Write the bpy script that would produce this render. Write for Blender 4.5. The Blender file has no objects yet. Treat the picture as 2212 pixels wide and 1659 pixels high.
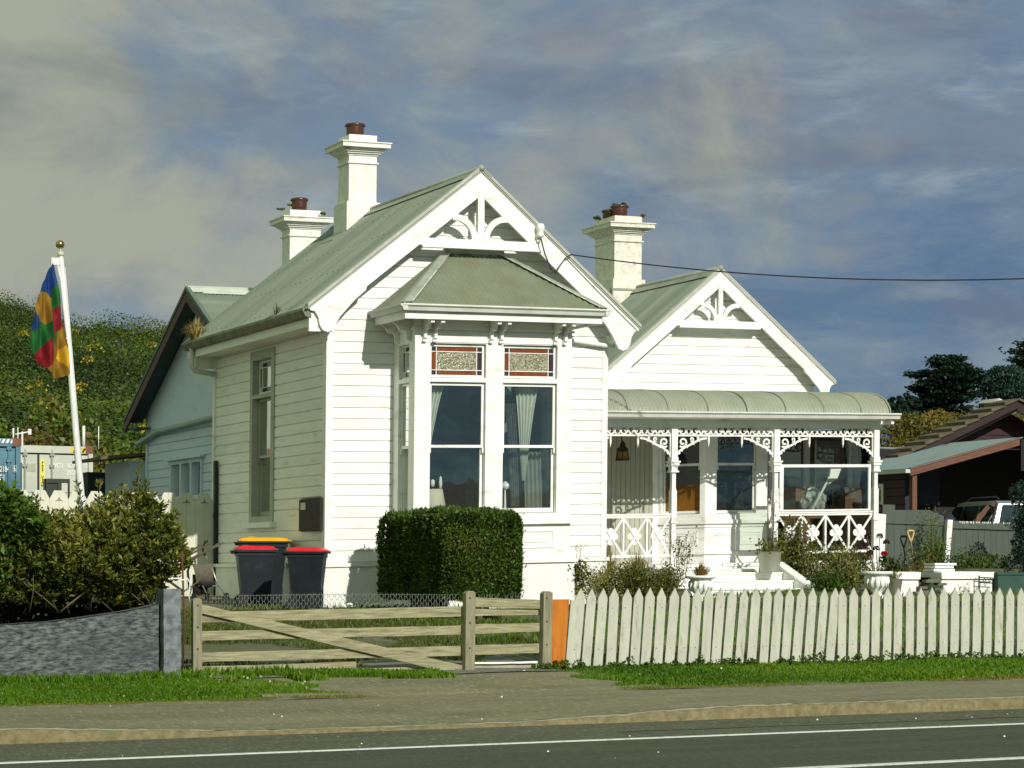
import bpy, math, random
import numpy as np
from mathutils import Vector, Matrix
random.seed(7); rng = np.random.default_rng(7)
C = bpy.context.scene.collection
sc = bpy.context.scene
R = math.radians
# ------------------------------------------------------------------ camera
cam = bpy.data.cameras.new('camera'); co = bpy.data.objects.new('camera', cam); C.objects.link(co)
co.location = (0, 0, 1.5); co.rotation_euler = (R(90), 0, R(-25.9))
cam.sensor_width = 36; cam.lens = 4839.0/2212*36; cam.shift_y = (1221-829.5)/2212
cam.clip_start = 0.5; cam.clip_end = 5000
sc.camera = co
# ------------------------------------------------------------------ light
SUNV = Vector((0.07, -1.0, 0.55)).normalized()       # towards the sun
SUN_EL = math.asin(SUNV.z)
sun = bpy.data.lights.new('sun', 'SUN'); so = bpy.data.objects.new('sun', sun); C.objects.link(so)
sun.energy = 4.2; sun.angle = R(0.5); sun.color = (1.0, 0.97, 0.895)
so.rotation_euler = SUNV.to_track_quat('Z', 'Y').to_euler(); so.location = (0, -20, 30)
sc.view_settings.view_transform = 'Standard'; sc.view_settings.look = 'None'
sc.view_settings.exposure = 0.0; sc.view_settings.gamma = 1.0; sc.view_settings.use_curve_mapping = False
w = bpy.data.worlds.new('World'); sc.world = w; w.use_nodes = True
nt = w.node_tree; nt.nodes.clear()
def N(t, **k):
    n = nt.nodes.new(t)
    for a, b in k.items(): setattr(n, a, b)
    return n
def LK(a, b): nt.links.new(a, b)
def wmath(op, a, b=None, clamp=False):
    n = N('ShaderNodeMath', operation=op); n.use_clamp = clamp
    for i, v in enumerate((a, b)):
        if v is None: continue
        if isinstance(v, (int, float)): n.inputs[i].default_value = v
        else: LK(v, n.inputs[i])
    return n.outputs[0]
out = N('ShaderNodeOutputWorld'); bg = N('ShaderNodeBackground'); LK(bg.outputs[0], out.inputs[0])
sky = N('ShaderNodeTexSky', sky_type='NISHITA'); sky.sun_disc = False
sky.sun_elevation = SUN_EL; sky.sun_rotation = math.atan2(SUNV.x, SUNV.y)
tc = N('ShaderNodeTexCoord')
def wmix(fac, a, b):
    n = N('ShaderNodeMix', data_type='RGBA'); n.clamp_factor = True
    if isinstance(fac, (int, float)): n.inputs[0].default_value = fac
    else: LK(fac, n.inputs[0])
    for i, v in ((6, a), (7, b)):
        if isinstance(v, tuple): n.inputs[i].default_value = (*v, 1)
        else: LK(v, n.inputs[i])
    return n.outputs[2]
def wnoise(scale, loc, sz, detail=6, rough=0.55):
    mp = N('ShaderNodeMapping'); mp.inputs['Location'].default_value = loc
    mp.inputs['Scale'].default_value = (1, 1, sz); mp.inputs['Rotation'].default_value = (0, R(-5), 0)
    LK(tc.outputs['Generated'], mp.inputs[0])
    no = N('ShaderNodeTexNoise'); no.inputs['Scale'].default_value = scale
    no.inputs['Detail'].default_value = detail; no.inputs['Roughness'].default_value = rough
    no.inputs['Distortion'].default_value = 0.35
    LK(mp.outputs[0], no.inputs['Vector']); return no.outputs['Fac']
def wramp(v, lo, hi):
    mr = N('ShaderNodeMapRange'); mr.interpolation_type = 'SMOOTHSTEP'
    mr.inputs['From Min'].default_value = lo; mr.inputs['From Max'].default_value = hi
    LK(v, mr.inputs['Value']); return mr.outputs[0]
skys = N('ShaderNodeVectorMath', operation='SCALE'); skys.inputs['Scale'].default_value = 0.10
LK(sky.outputs[0], skys.inputs[0])
base = wmix(0.88, skys.outputs[0], (0.150, 0.218, 0.305))
patch = wmix(wramp(wnoise(6.0, (3.1, 1.2, 0), 3.0), 0.40, 0.62), base, (0.205, 0.262, 0.340))
# deep blue breaks low on the right, streaks of thin pale cloud, darker cloud bases
dr = N('ShaderNodeVectorMath', operation='DOT_PRODUCT'); LK(tc.outputs['Generated'], dr.inputs[0]); dr.inputs[1].default_value = (math.cos(R(25.9)), -math.sin(R(25.9)), -0.9)
dm = wmath('ADD', wmath('MULTIPLY', dr.outputs['Value'], 2.0), wmath('MULTIPLY', wnoise(10.0, (2.2, 6.1, 1.7), 3.2, 7, 0.62), 2.2))
deep = wmix(wmath('MULTIPLY', wramp(dm, 0.95, 1.55), 0.75), patch, (0.085, 0.165, 0.285))
bases = wmix(wmath('MULTIPLY', wramp(wnoise(6.5, (7.1, 0.3, 5.0), 2.6, 8, 0.60), 0.46, 0.64), 0.6), deep, (0.165, 0.190, 0.245))
band0 = wmix(wmath('MULTIPLY', wramp(wnoise(7.0, (9.4, 2.7, 6.0), 3.4, 8, 0.60), 0.48, 0.66), 0.62), bases, (0.27, 0.335, 0.37))
band = wmix(wmath('MULTIPLY', wramp(wnoise(12.0, (0.4, 7.7, 2), 4.0, 7, 0.58), 0.52, 0.72), 0.60), band0, (0.34, 0.42, 0.46))
# world-fixed direction of the greenish bank of cloud (towards the left of the street view)
dv = N('ShaderNodeVectorMath', operation='DOT_PRODUCT'); LK(tc.outputs['Generated'], dv.inputs[0])
dv.inputs[1].default_value = (-math.cos(R(25.9)), math.sin(R(25.9)), 0.35)
big = wnoise(7.5, (5.2, 2.9, 1.0), 1.5, 8, 0.60)
m = wmath('ADD', wmath('MULTIPLY', dv.outputs['Value'], 2.6), wmath('MULTIPLY', big, 3.6))
grn = wmath('MULTIPLY', wramp(m, 1.70, 2.75), 0.92)
bank = wmix(wramp(wnoise(5.0, (8.2, 3.3, 0.4), 2.2, 6, 0.55), 0.50, 0.70), (0.40, 0.415, 0.325), (0.185, 0.220, 0.222))
c2 = wmix(grn, band, bank)
lowb = wnoise(9.0, (1.2, 4.1, 3.3), 2.2, 5, 0.5)
c3 = wmix(wmath('MULTIPLY', wramp(lowb, 0.58, 0.72), 0.55), c2, (0.29, 0.30, 0.30))
# added fill: sky outside the view brightened and greened for the shaded left wall
dw = N('ShaderNodeVectorMath', operation='DOT_PRODUCT'); LK(tc.outputs['Generated'], dw.inputs[0]); dw.inputs[1].default_value = (math.sin(R(25.9)), math.cos(R(25.9)), 0)
fw = wramp(dw.outputs['Value'], 0.30, 0.90)
skyfill = N('ShaderNodeMix', data_type='RGBA', blend_type='MULTIPLY'); skyfill.inputs[0].default_value = 1.0; LK(c3, skyfill.inputs[6]); LK(wmix(fw, (1.18, 1.42, 1.15), (1.0, 1.0, 1.0)), skyfill.inputs[7])
LK(skyfill.outputs[2], bg.inputs[0]); bg.inputs[1].default_value = 1.0

# ------------------------------------------------------------------ materials
MATS = {}
def mat(name, c1, c2=None, rough=0.7, scale=3.0, stretch=(1, 1, 1), lo=0.35, hi=0.7, bump=0.0, bscale=40.0,
        c3=None, s3=0.6, lo3=0.6, hi3=0.75, metal=0.0, spec=0.4, detail=6, coat=0.0, island=0.0, st3=None):
    if name in MATS: return MATS[name]
    m = bpy.data.materials.new(name); m.use_nodes = True; t = m.node_tree
    b = t.nodes['Principled BSDF']; b.inputs['Roughness'].default_value = rough
    b.inputs['Metallic'].default_value = metal; b.inputs['Specular IOR Level'].default_value = spec
    b.inputs['Coat Weight'].default_value = coat
    tcn = t.nodes.new('ShaderNodeTexCoord'); geo = t.nodes.new('ShaderNodeNewGeometry')
    def noise(s, st, d=6):
        mp = t.nodes.new('ShaderNodeMapping'); mp.inputs['Scale'].default_value = st
        t.links.new(geo.outputs['Position'], mp.inputs[0])
        n = t.nodes.new('ShaderNodeTexNoise'); n.inputs['Scale'].default_value = s; n.inputs['Detail'].default_value = d
        n.inputs['Roughness'].default_value = 0.6
        t.links.new(mp.outputs[0], n.inputs['Vector']); return n.outputs['Fac']
    def ramp(v, a, bb):
        r = t.nodes.new('ShaderNodeMapRange'); r.inputs['From Min'].default_value = a; r.inputs['From Max'].default_value = bb
        t.links.new(v, r.inputs['Value']); return r.outputs[0]
    def mx(f, a, bb):
        n = t.nodes.new('ShaderNodeMix'); n.data_type = 'RGBA'; t.links.new(f, n.inputs[0])
        for i, v in ((6, a), (7, bb)):
            if isinstance(v, tuple): n.inputs[i].default_value = (*v, 1)
            else: t.links.new(v, n.inputs[i])
        return n.outputs[2]
    if c2 is None: c2 = tuple(x*0.82 for x in c1)
    col = mx(ramp(noise(scale, stretch, detail), lo, hi), c1, c2)
    if c3 is not None: col = mx(ramp(noise(s3, st3 or stretch, 7), lo3, hi3), col, c3)
    if island:
        hs = t.nodes.new('ShaderNodeHueSaturation'); rr = t.nodes.new('ShaderNodeMapRange')
        rr.inputs['To Min'].default_value = 1-island; rr.inputs['To Max'].default_value = 1+island
        t.links.new(geo.outputs['Random Per Island'], rr.inputs['Value']); t.links.new(rr.outputs[0], hs.inputs['Value'])
        t.links.new(col, hs.inputs['Color']); col = hs.outputs[0]
    t.links.new(col, b.inputs['Base Color'])
    if bump:
        bp = t.nodes.new('ShaderNodeBump'); bp.inputs['Strength'].default_value = bump; bp.inputs['Distance'].default_value = 0.02
        t.links.new(noise(bscale, stretch), bp.inputs['Height']); t.links.new(bp.outputs[0], b.inputs['Normal'])
    MATS[name] = m; return m
def leafmat(name, cols, trans=0.25, rough=0.5, spec=0.3):
    m = bpy.data.materials.new(name); m.use_nodes = True; t = m.node_tree
    b = t.nodes['Principled BSDF']; b.inputs['Roughness'].default_value = rough; b.inputs['Specular IOR Level'].default_value = spec
    a = t.nodes.new('ShaderNodeAttribute'); a.attribute_name = 'tint'
    r = t.nodes.new('ShaderNodeValToRGB'); e = r.color_ramp.elements
    while len(e) < len(cols): e.new(0.5)
    for i, c in enumerate(cols): e[i].position = i/(len(cols)-1); e[i].color = (*c, 1)
    t.links.new(a.outputs['Fac'], r.inputs[0]); t.links.new(r.outputs[0], b.inputs['Base Color'])
    tr = t.nodes.new('ShaderNodeBsdfTranslucent'); t.links.new(r.outputs[0], tr.inputs[0])
    mxn = t.nodes.new('ShaderNodeMixShader'); mxn.inputs[0].default_value = trans
    t.links.new(b.outputs[0], mxn.inputs[1]); t.links.new(tr.outputs[0], mxn.inputs[2])
    t.links.new(mxn.outputs[0], t.nodes['Material Output'].inputs[0])
    return m
def glassmat(name, tint=(0.85, 0.92, 0.9), refl=0.12, rough=0.02, opaque=None):
    m = bpy.data.materials.new(name); m.use_nodes = True; t = m.node_tree; t.nodes.remove(t.nodes['Principled BSDF'])
    g = t.nodes.new('ShaderNodeBsdfGlossy'); g.inputs['Roughness'].default_value = rough
    if opaque: tp = t.nodes.new('ShaderNodeBsdfDiffuse'); tp.inputs[0].default_value = (*opaque, 1)
    else: tp = t.nodes.new('ShaderNodeBsdfTransparent'); tp.inputs[0].default_value = (*tint, 1)
    fr = t.nodes.new('ShaderNodeFresnel'); fr.inputs[0].default_value = 1.5
    ad = t.nodes.new('ShaderNodeMath'); ad.operation = 'ADD'; ad.inputs[1].default_value = refl; ad.use_clamp = True
    t.links.new(fr.outputs[0], ad.inputs[0])
    no = t.nodes.new('ShaderNodeTexNoise'); no.inputs['Scale'].default_value = 1.3
    geo = t.nodes.new('ShaderNodeNewGeometry'); t.links.new(geo.outputs['Position'], no.inputs['Vector'])
    bp = t.nodes.new('ShaderNodeBump'); bp.inputs['Strength'].default_value = 0.12; bp.inputs['Distance'].default_value = 0.05
    t.links.new(no.outputs[0], bp.inputs['Height']); t.links.new(bp.outputs[0], g.inputs['Normal'])
    mx = t.nodes.new('ShaderNodeMixShader'); t.links.new(ad.outputs[0], mx.inputs[0])
    t.links.new(tp.outputs[0], mx.inputs[1]); t.links.new(g.outputs[0], mx.inputs[2])
    t.links.new(mx.outputs[0], t.nodes['Material Output'].inputs[0]); return m
WHITE = mat('white_paint', (0.82, 0.82, 0.77), (0.72, 0.72, 0.66), 0.55, 2.2, (1, 1, 2.5), 0.45, 0.75, 0.10, 60, c3=(0.46, 0.47, 0.38), s3=2.2, lo3=0.58, hi3=0.80)
BOARD = mat('white_weatherboard', (0.82, 0.82, 0.775), (0.74, 0.745, 0.69), 0.55, 1.6, (1, 1, 5), 0.4, 0.75, 0.10, 50, c3=(0.50, 0.50, 0.42), s3=2.3, lo3=0.58, hi3=0.80, island=0.045)
PLASTER = mat('white_plaster', (0.80, 0.80, 0.75), (0.70, 0.70, 0.64), 0.8, 4, (1, 1, 1), 0.4, 0.8, 0.25, 30, c3=(0.50, 0.50, 0.40), s3=2.0, lo3=0.62, hi3=0.8)
CHIM = mat('chimney_plaster', (0.80, 0.79, 0.73), (0.66, 0.65, 0.57), 0.85, 5, (1, 1, 1), 0.42, 0.72, 0.35, 25, c3=(0.38, 0.36, 0.27), s3=3.5, lo3=0.60, hi3=0.76)
CHIMD = mat('chimney_plaster_mossy', (0.74, 0.73, 0.64), (0.58, 0.53, 0.38), 0.9, 9, (1, 1, 1), 0.42, 0.72, 0.5, 25, c3=(0.26, 0.22, 0.12), s3=5, lo3=0.62, hi3=0.74)
ROOF = mat('green_grey_iron', (0.185, 0.222, 0.165), (0.24, 0.26, 0.21), 0.55, 1.3, (0.35, 3.2, 0.35), 0.35, 0.65, 0.08, 40, c3=(0.150, 0.185, 0.138), s3=0.55, lo3=0.45, hi3=0.62)
ROOFB = mat('mossy_bay_iron', (0.185, 0.21, 0.14), (0.165, 0.16, 0.105), 0.6, 2.5, (1, 1, 1), 0.35, 0.7, 0.1, 40, c3=(0.23, 0.22, 0.12), s3=3.0, lo3=0.56, hi3=0.72)
CAPM = mat('ridge_flashing', (0.31, 0.33, 0.27), (0.22, 0.24, 0.18), 0.6, 4, (1, 1, 1), 0.4, 0.7, 0.1, 30)
WORN = mat('worn_flashing', (0.66, 0.67, 0.60), (0.30, 0.32, 0.25), 0.7, 9, (1, 1, 1), 0.45, 0.62, 0.2, 30)
VROOF = mat('silver_green_iron', (0.34, 0.35, 0.27), (0.27, 0.28, 0.21), 0.45, 2.0, (1, 1, 1), 0.35, 0.7, 0.05, 40, c3=(0.33, 0.27, 0.18), s3=8, lo3=0.66, hi3=0.8)
GUT = mat('grey_white_gutter', (0.62, 0.62, 0.56), (0.47, 0.47, 0.40), 0.6, 3, (1, 1, 1), 0.4, 0.75, 0.1, 30, c3=(0.28, 0.18, 0.08), s3=4, lo3=0.66, hi3=0.8)
GUTD = mat('weathered_gutter', (0.22, 0.23, 0.17), (0.13, 0.11, 0.07), 0.7, 5, (1, 1, 1), 0.4, 0.7, 0.2, 30)
VERGE = mat('verge_flashing', (0.40, 0.40, 0.34), (0.52, 0.52, 0.46), 0.6, 6, (1, 1, 1), 0.5, 0.8, 0.1, 30)
BLUEB = mat('blue_grey_board', (0.56, 0.62, 0.76), (0.53, 0.62, 0.70), 0.6, 1.2, (1, 1, 3), 0.35, 0.7, 0.1, 40, c3=(0.46, 0.54, 0.60), s3=1.2, lo3=0.55, hi3=0.7)
MAROON = mat('maroon_fascia', (0.075, 0.028, 0.026), (0.05, 0.02, 0.02), 0.55, 5)
TERRA = mat('brown_clay', (0.085, 0.028, 0.020), (0.06, 0.02, 0.015), 0.3, 8, spec=0.5)
DARKIN = mat('dark_room', (0.05, 0.055, 0.05), (0.035, 0.04, 0.035), 0.9, 2)
CURT = mat('cream_curtain', (0.62, 0.63, 0.54), (0.55, 0.56, 0.47), 0.9, 8)
LACE = mat('grey_lace', (0.20, 0.19, 0.16), (0.10, 0.10, 0.085), 0.9, 28, (1, 1, 0.5), 0.42, 0.6)
GLASS = glassmat('window_glass', (0.80, 0.88, 0.84), 0.16)
GLASSB = glassmat('bay_glass', (0.88, 0.95, 0.92), 0.17)
GDARK = glassmat('dark_glass', refl=0.12, opaque=(0.012, 0.016, 0.018))
SCREEN = glassmat('screen_glass', (0.72, 0.78, 0.72), 0.10)
AMBER = mat('amber_glass', (0.24, 0.062, 0.012), (0.12, 0.026, 0.006), 0.12, 30, spec=0.7, bump=0.3, bscale=60)
PLUM = mat('plum_glass', (0.05, 0.03, 0.035), (0.03, 0.02, 0.03), 0.1, 20, spec=0.7)
PEB = mat('pebbled_glass', (0.34, 0.32, 0.20), (0.13, 0.12, 0.065), 0.15, 24, (1, 1, 1), 0.40, 0.6, 0.6, 50, spec=0.7)
WOODG = mat('weathered_gate_wood', (0.40, 0.37, 0.225), (0.235, 0.212, 0.115), 0.85, 5, (0.8, 4, 12), 0.38, 0.62, 0.5, 30, c3=(0.13, 0.115, 0.065), s3=2.2, lo3=0.56, hi3=0.72, island=0.10)
WOODP = mat('weathered_post_wood', (0.31, 0.29, 0.19), (0.17, 0.158, 0.10), 0.85, 5, (9, 4, 0.6), 0.35, 0.7, 0.5, 30, c3=(0.12, 0.11, 0.07), s3=2.4, lo3=0.58, hi3=0.78, island=0.08)
ORANGE = mat('orange_stained_wood', (0.52, 0.165, 0.006), (0.38, 0.10, 0.004), 0.5, 4, (6, 3, 0.8), 0.4, 0.7, 0.2, 30, c3=(0.33, 0.10, 0.012), s3=2.2, lo3=0.62, hi3=0.74)
PICK = mat('weathered_picket_paint', (0.50, 0.50, 0.405), (0.40, 0.405, 0.315), 0.75, 4, (3, 1, 0.8), 0.35, 0.7, 0.25, 40, c3=(0.27, 0.27, 0.16), s3=5, lo3=0.58, hi3=0.76, island=0.09)
NAIL = mat('rusty_iron', (0.13, 0.045, 0.02), (0.07, 0.03, 0.02), 0.8, 12)
STONE = mat('grey_stone_block', (0.165, 0.182, 0.172), (0.028, 0.034, 0.036), 0.85, 17, (0.6, 1, 1.9), 0.38, 0.62, 1.0, 30, c3=(0.060, 0.07, 0.075), s3=2.2, lo3=0.48, hi3=0.66)
BLACKP = mat('black_plastic', (0.006, 0.010, 0.014), (0.011, 0.017, 0.021), 0.5, 5, c3=(0.03, 0.036, 0.038), s3=5, lo3=0.6, hi3=0.85, spec=0.3)
REDP = mat('red_plastic', (0.68, 0.006, 0.022), (0.50, 0.006, 0.016), 0.35, 5, spec=0.5)
YELP = mat('yellow_plastic', (0.85, 0.42, 0.004), (0.68, 0.31, 0.004), 0.35, 5, spec=0.5)
METAL = mat('dull_aluminium', (0.48, 0.48, 0.42), (0.36, 0.36, 0.32), 0.35, 5, metal=0.5)
POLE = mat('white_pole', (0.75, 0.75, 0.72), (0.66, 0.66, 0.62), 0.22, 5, spec=0.6)
BRASS = mat('brass_ball', (0.55, 0.40, 0.16), (0.35, 0.25, 0.1), 0.2, 5, metal=0.9)
BLK = mat('black_fabric', (0.030, 0.028, 0.024), (0.015, 0.014, 0.012), 0.8, 12)
GREYF = mat('grey_brown_fabric', (0.125, 0.105, 0.075), (0.09, 0.075, 0.055), 0.85, 8)
BACKF = mat('cream_fence_paint', (0.64, 0.63, 0.52), (0.55, 0.54, 0.43), 0.7, 4, island=0.04)
CABLE = mat('black_cable', (0.01, 0.01, 0.014), (0.02, 0.02, 0.02), 0.5, 4)
ASPH = mat('asphalt', (0.100, 0.104, 0.058), (0.066, 0.072, 0.040), 0.9, 1.4, (0.35, 2.2, 1), 0.35, 0.7, 0.8, 60, c3=(0.19, 0.19, 0.11), s3=34, lo3=0.54, hi3=0.64, st3=(1, 0.22, 1))
ASPHD = mat('worn_lane_asphalt', (0.070, 0.073, 0.042), (0.046, 0.050, 0.029), 0.88, 1.2, (0.35, 2.2, 1), 0.35, 0.7, 0.8, 60, c3=(0.115, 0.118, 0.08), s3=34, lo3=0.55, hi3=0.66, st3=(1, 0.22, 1))
PATHM = mat('footpath_asphalt', (0.208, 0.190, 0.108), (0.138, 0.128, 0.072), 0.95, 1.3, (0.5, 1.6, 1), 0.35, 0.7, 0.8, 55, c3=(0.30, 0.275, 0.17), s3=30, lo3=0.54, hi3=0.66, st3=(1, 0.22, 1))
KERBM = mat('lichen_kerb', (0.23, 0.185, 0.095), (0.12, 0.10, 0.045), 0.95, 14, (1, 1, 1), 0.35, 0.70, 0.7, 30, c3=(0.13, 0.135, 0.06), s3=9, lo3=0.55, hi3=0.7)
KERBT = mat('kerb_top', (0.46, 0.42, 0.30), (0.26, 0.23, 0.15), 0.95, 8, (1, 1, 1), 0.4, 0.66, 0.6, 30)
LINEM = mat('road_line_paint', (0.60, 0.60, 0.55), (0.30, 0.30, 0.26), 0.8, 18, (1, 1, 1), 0.52, 0.72)
SOIL = mat('rough_soil_lawn', (0.085, 0.095, 0.030), (0.12, 0.11, 0.070), 0.95, 1.2, (1, 1, 1), 0.4, 0.62, 0.8, 20, c3=(0.19, 0.18, 0.14), s3=2.2, lo3=0.56, hi3=0.66)
GRAV = mat('gravel_apron', (0.13, 0.13, 0.10), (0.22, 0.21, 0.17), 0.95, 24, (1, 1, 1), 0.45, 0.65, 0.9, 40)
HILLM = mat('hill_soil', (0.035, 0.045, 0.012), (0.02, 0.03, 0.010), 0.95, 0.2)
GRNF = mat('green_grey_fence', (0.080, 0.098, 0.075), (0.062, 0.078, 0.060), 0.7, 3, (3, 3, 0.7), 0.35, 0.7, 0.2, 30, island=0.06)
REDW = mat('dark_red_board', (0.045, 0.014, 0.017), (0.032, 0.011, 0.013), 0.6, 3)
RUSTB = mat('brown_fascia', (0.17, 0.070, 0.040), (0.11, 0.048, 0.03), 0.7, 5, (1, 1, 5))
TEALR = mat('teal_iron', (0.15, 0.225, 0.235), (0.19, 0.21, 0.18), 0.5, 1.2, (1, 1, 1), 0.4, 0.65, c3=(0.13, 0.12, 0.09), s3=0.9, lo3=0.55, hi3=0.68)
TILE = mat('brown_tile', (0.13, 0.105, 0.065), (0.07, 0.052, 0.032), 0.85, 5)
STEPM = mat('white_step_paint', (0.82, 0.82, 0.78), (0.74, 0.74, 0.69), 0.7, 4, (1, 1, 1), 0.4, 0.7, 0.1, 30, c3=(0.60, 0.60, 0.55), s3=5, lo3=0.64, hi3=0.8)
POTM = mat('cream_pot', (0.55, 0.55, 0.44), (0.50, 0.50, 0.39), 0.6, 5)
BARK = mat('bark', (0.12, 0.095, 0.055), (0.07, 0.055, 0.03), 0.9, 12, bump=0.5)
TWIG = mat('pale_twig', (0.26, 0.20, 0.12), (0.16, 0.12, 0.07), 0.85, 12)
CONTW = mat('pale_container_steel', (0.54, 0.55, 0.46), (0.44, 0.45, 0.37), 0.6, 2, c3=(0.25, 0.15, 0.08), s3=4, lo3=0.7, hi3=0.8)
CONTB = mat('blue_container_steel', (0.060, 0.150, 0.205), (0.045, 0.115, 0.165), 0.55, 2, c3=(0.10, 0.21, 0.27), s3=1.0, lo3=0.5, hi3=0.7)
RUST = mat('rust_steel', (0.25, 0.10, 0.045), (0.13, 0.06, 0.035), 0.8, 9)
BLKM = mat('black_paint', (0.012, 0.012, 0.012), (0.02, 0.02, 0.02), 0.5, 4)
TEXTW = mat('white_lettering', (0.80, 0.80, 0.74), (0.74, 0.74, 0.7), 0.6, 4)
YELS = mat('yellow_label', (0.75, 0.60, 0.02), (0.6, 0.5, 0.02), 0.5, 4)
CARP = mat('silver_car_paint', (0.34, 0.36, 0.33), (0.32, 0.34, 0.31), 0.25, 3, metal=0.4, coat=0.6)
RUBBER = mat('tyre_rubber', (0.02, 0.02, 0.02), (0.015, 0.015, 0.015), 0.8, 4)
DWOOD = mat('brown_cabinet_wood', (0.16, 0.095, 0.045), (0.10, 0.055, 0.028), 0.55, 4, (8, 8, 0.8))
OCHRE = mat('ochre_panel', (0.55, 0.24, 0.02), (0.45, 0.18, 0.015), 0.6, 3)
BEAD = mat('olive_bead_board', (0.40, 0.40, 0.31), (0.35, 0.35, 0.27), 0.6, 3)
BAG = mat('clear_plastic_bag', (0.50, 0.50, 0.46), (0.22, 0.22, 0.2), 0.25, 14, lo=0.45, hi=0.6, bump=0.6)
SLATE = mat('stacked_stone', (0.17, 0.16, 0.12), (0.10, 0.09, 0.07), 0.9, 6, bump=0.5, bscale=20)

# ------------------------------------------------------------------ helpers
WK, WL = 0.0216, 0.011          # small shear of the house, fitted to line slopes in image coordinates
def warp(p): return (p[0]+WL*(p[2]-2.0), p[1], p[2]+WK*(p[0]-12.3))
def tag(o, label=None, cat=None, group=None, kind=None):
    if label: o['label'] = label
    if cat: o['category'] = cat
    if group: o['group'] = group
    if kind: o['kind'] = kind
    return o
def thing(name, loc, label, cat, group=None, rz=0):
    o = bpy.data.objects.new(name, None); C.objects.link(o); o.empty_display_size = 0.2
    o.location = loc; o.rotation_euler = (0, 0, rz); return tag(o, label, cat, group)
def wpos(p):
    v = Vector((0, 0, 0))
    while p is not None: v += Vector(p.location); p = p.parent
    return v
class MB:
    def __init__(s, T=None, W=False): s.v = []; s.f = []; s.mi = []; s.sm = []; s.T = T; s.W = W; s.k = 0; s.smooth = False
    def add(s, vs, fs):
        n = len(s.v)
        for p in vs:
            if s.T: p = s.T(*p)
            if s.W: p = warp(p)
            s.v.append(tuple(p))
        for f in fs: s.f.append([n+i for i in f]); s.mi.append(s.k); s.sm.append(s.smooth)
        return s
    def box(s, a, b, c, d, e, f):
        return s.add([(a, c, e), (b, c, e), (b, d, e), (a, d, e), (a, c, f), (b, c, f), (b, d, f), (a, d, f)],
                     [(0, 3, 2, 1), (4, 5, 6, 7), (0, 1, 5, 4), (1, 2, 6, 5), (2, 3, 7, 6), (3, 0, 4, 7)])
    def quad(s, *p): return s.add(p, [(0, 1, 2, 3)])
    def prism(s, poly, y0, y1, axis='y'):
        n = len(poly)
        def P(a, b, d): return {'y': (a, d, b), 'x': (d, a, b), 'z': (a, b, d)}[axis]
        vs = [P(a, b, y0) for a, b in poly]+[P(a, b, y1) for a, b in poly]
        fs = [tuple(range(n)), tuple(range(2*n-1, n-1, -1))]+[(i, i+n, (i+1) % n+n, (i+1) % n) for i in range(n)]
        return s.add(vs, fs)
    def tube(s, pts, r, n=8, r1=None, cap=True):
        pts = [Vector(p) for p in pts]; rings = []; m = len(pts); old = s.smooth; s.smooth = True
        up = Vector((0.13, 0.21, 1)).normalized()
        for i, p in enumerate(pts):
            d = (pts[min(i+1, m-1)]-pts[max(i-1, 0)]).normalized()
            if abs(d.dot(up)) > 0.96: a = Vector((1, 0, 0))
            else: a = up
            x = d.cross(a).normalized(); y = d.cross(x)
            rr = r if r1 is None else r+(r1-r)*i/(m-1)
            if isinstance(r, (list, tuple)): rr = r[i]
            rings.append([tuple(p+x*math.cos(2*math.pi*k/n)*rr+y*math.sin(2*math.pi*k/n)*rr) for k in range(n)])
        vs = [q for g in rings for q in g]; fs = []
        for i in range(m-1):
            for k in range(n): fs.append((i*n+k, i*n+(k+1) % n, (i+1)*n+(k+1) % n, (i+1)*n+k))
        if cap: fs += [tuple(range(n))[::-1], tuple((m-1)*n+k for k in range(n))]
        s.add(vs, fs); s.smooth = old; return s
    def lathe(s, cx, cy, prof, n=20, sx=1, sy=1):
        old = s.smooth; s.smooth = True; vs = []; fs = []
        for r, z in prof:
            for k in range(n): vs.append((cx+r*sx*math.cos(2*math.pi*k/n), cy+r*sy*math.sin(2*math.pi*k/n), z))
        for i in range(len(prof)-1):
            for k in range(n): fs.append((i*n+k, i*n+(k+1) % n, (i+1)*n+(k+1) % n, (i+1)*n+k))
        fs += [tuple(range(n))[::-1], tuple((len(prof)-1)*n+k for k in range(n))]
        s.add(vs, fs); s.smooth = old; return s
    def ribbon(s, pts, wd, y0, y1, closed=False):
        n = len(pts); L = []; Rr = []
        for i, p in enumerate(pts):
            a = Vector(pts[(i-1) % n] if closed or i > 0 else pts[i]); b = Vector(pts[(i+1) % n] if closed or i < n-1 else pts[i])
            d = (b-a); d = d.normalized() if d.length > 1e-9 else Vector((1, 0)); q = Vector((-d.y, d.x))*(wd[i] if isinstance(wd, list) else wd)/2
            L.append((p[0]+q.x, p[1]+q.y)); Rr.append((p[0]-q.x, p[1]-q.y))
        vs = [(a, y0, b) for a, b in L]+[(a, y0, b) for a, b in Rr]+[(a, y1, b) for a, b in L]+[(a, y1, b) for a, b in Rr]
        fs = []
        for i in range(n if closed else n-1):
            j = (i+1) % n
            fs += [(i, n+i, n+j, j), (2*n+i, 2*n+j, 3*n+j, 3*n+i), (i, j, 2*n+j, 2*n+i), (n+i, 3*n+i, 3*n+j, n+j)]
        if not closed: fs += [(0, 2*n, 3*n, n), (n-1, 2*n-1, 4*n-1, 3*n-1)]
        return s.add(vs, fs)
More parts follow.
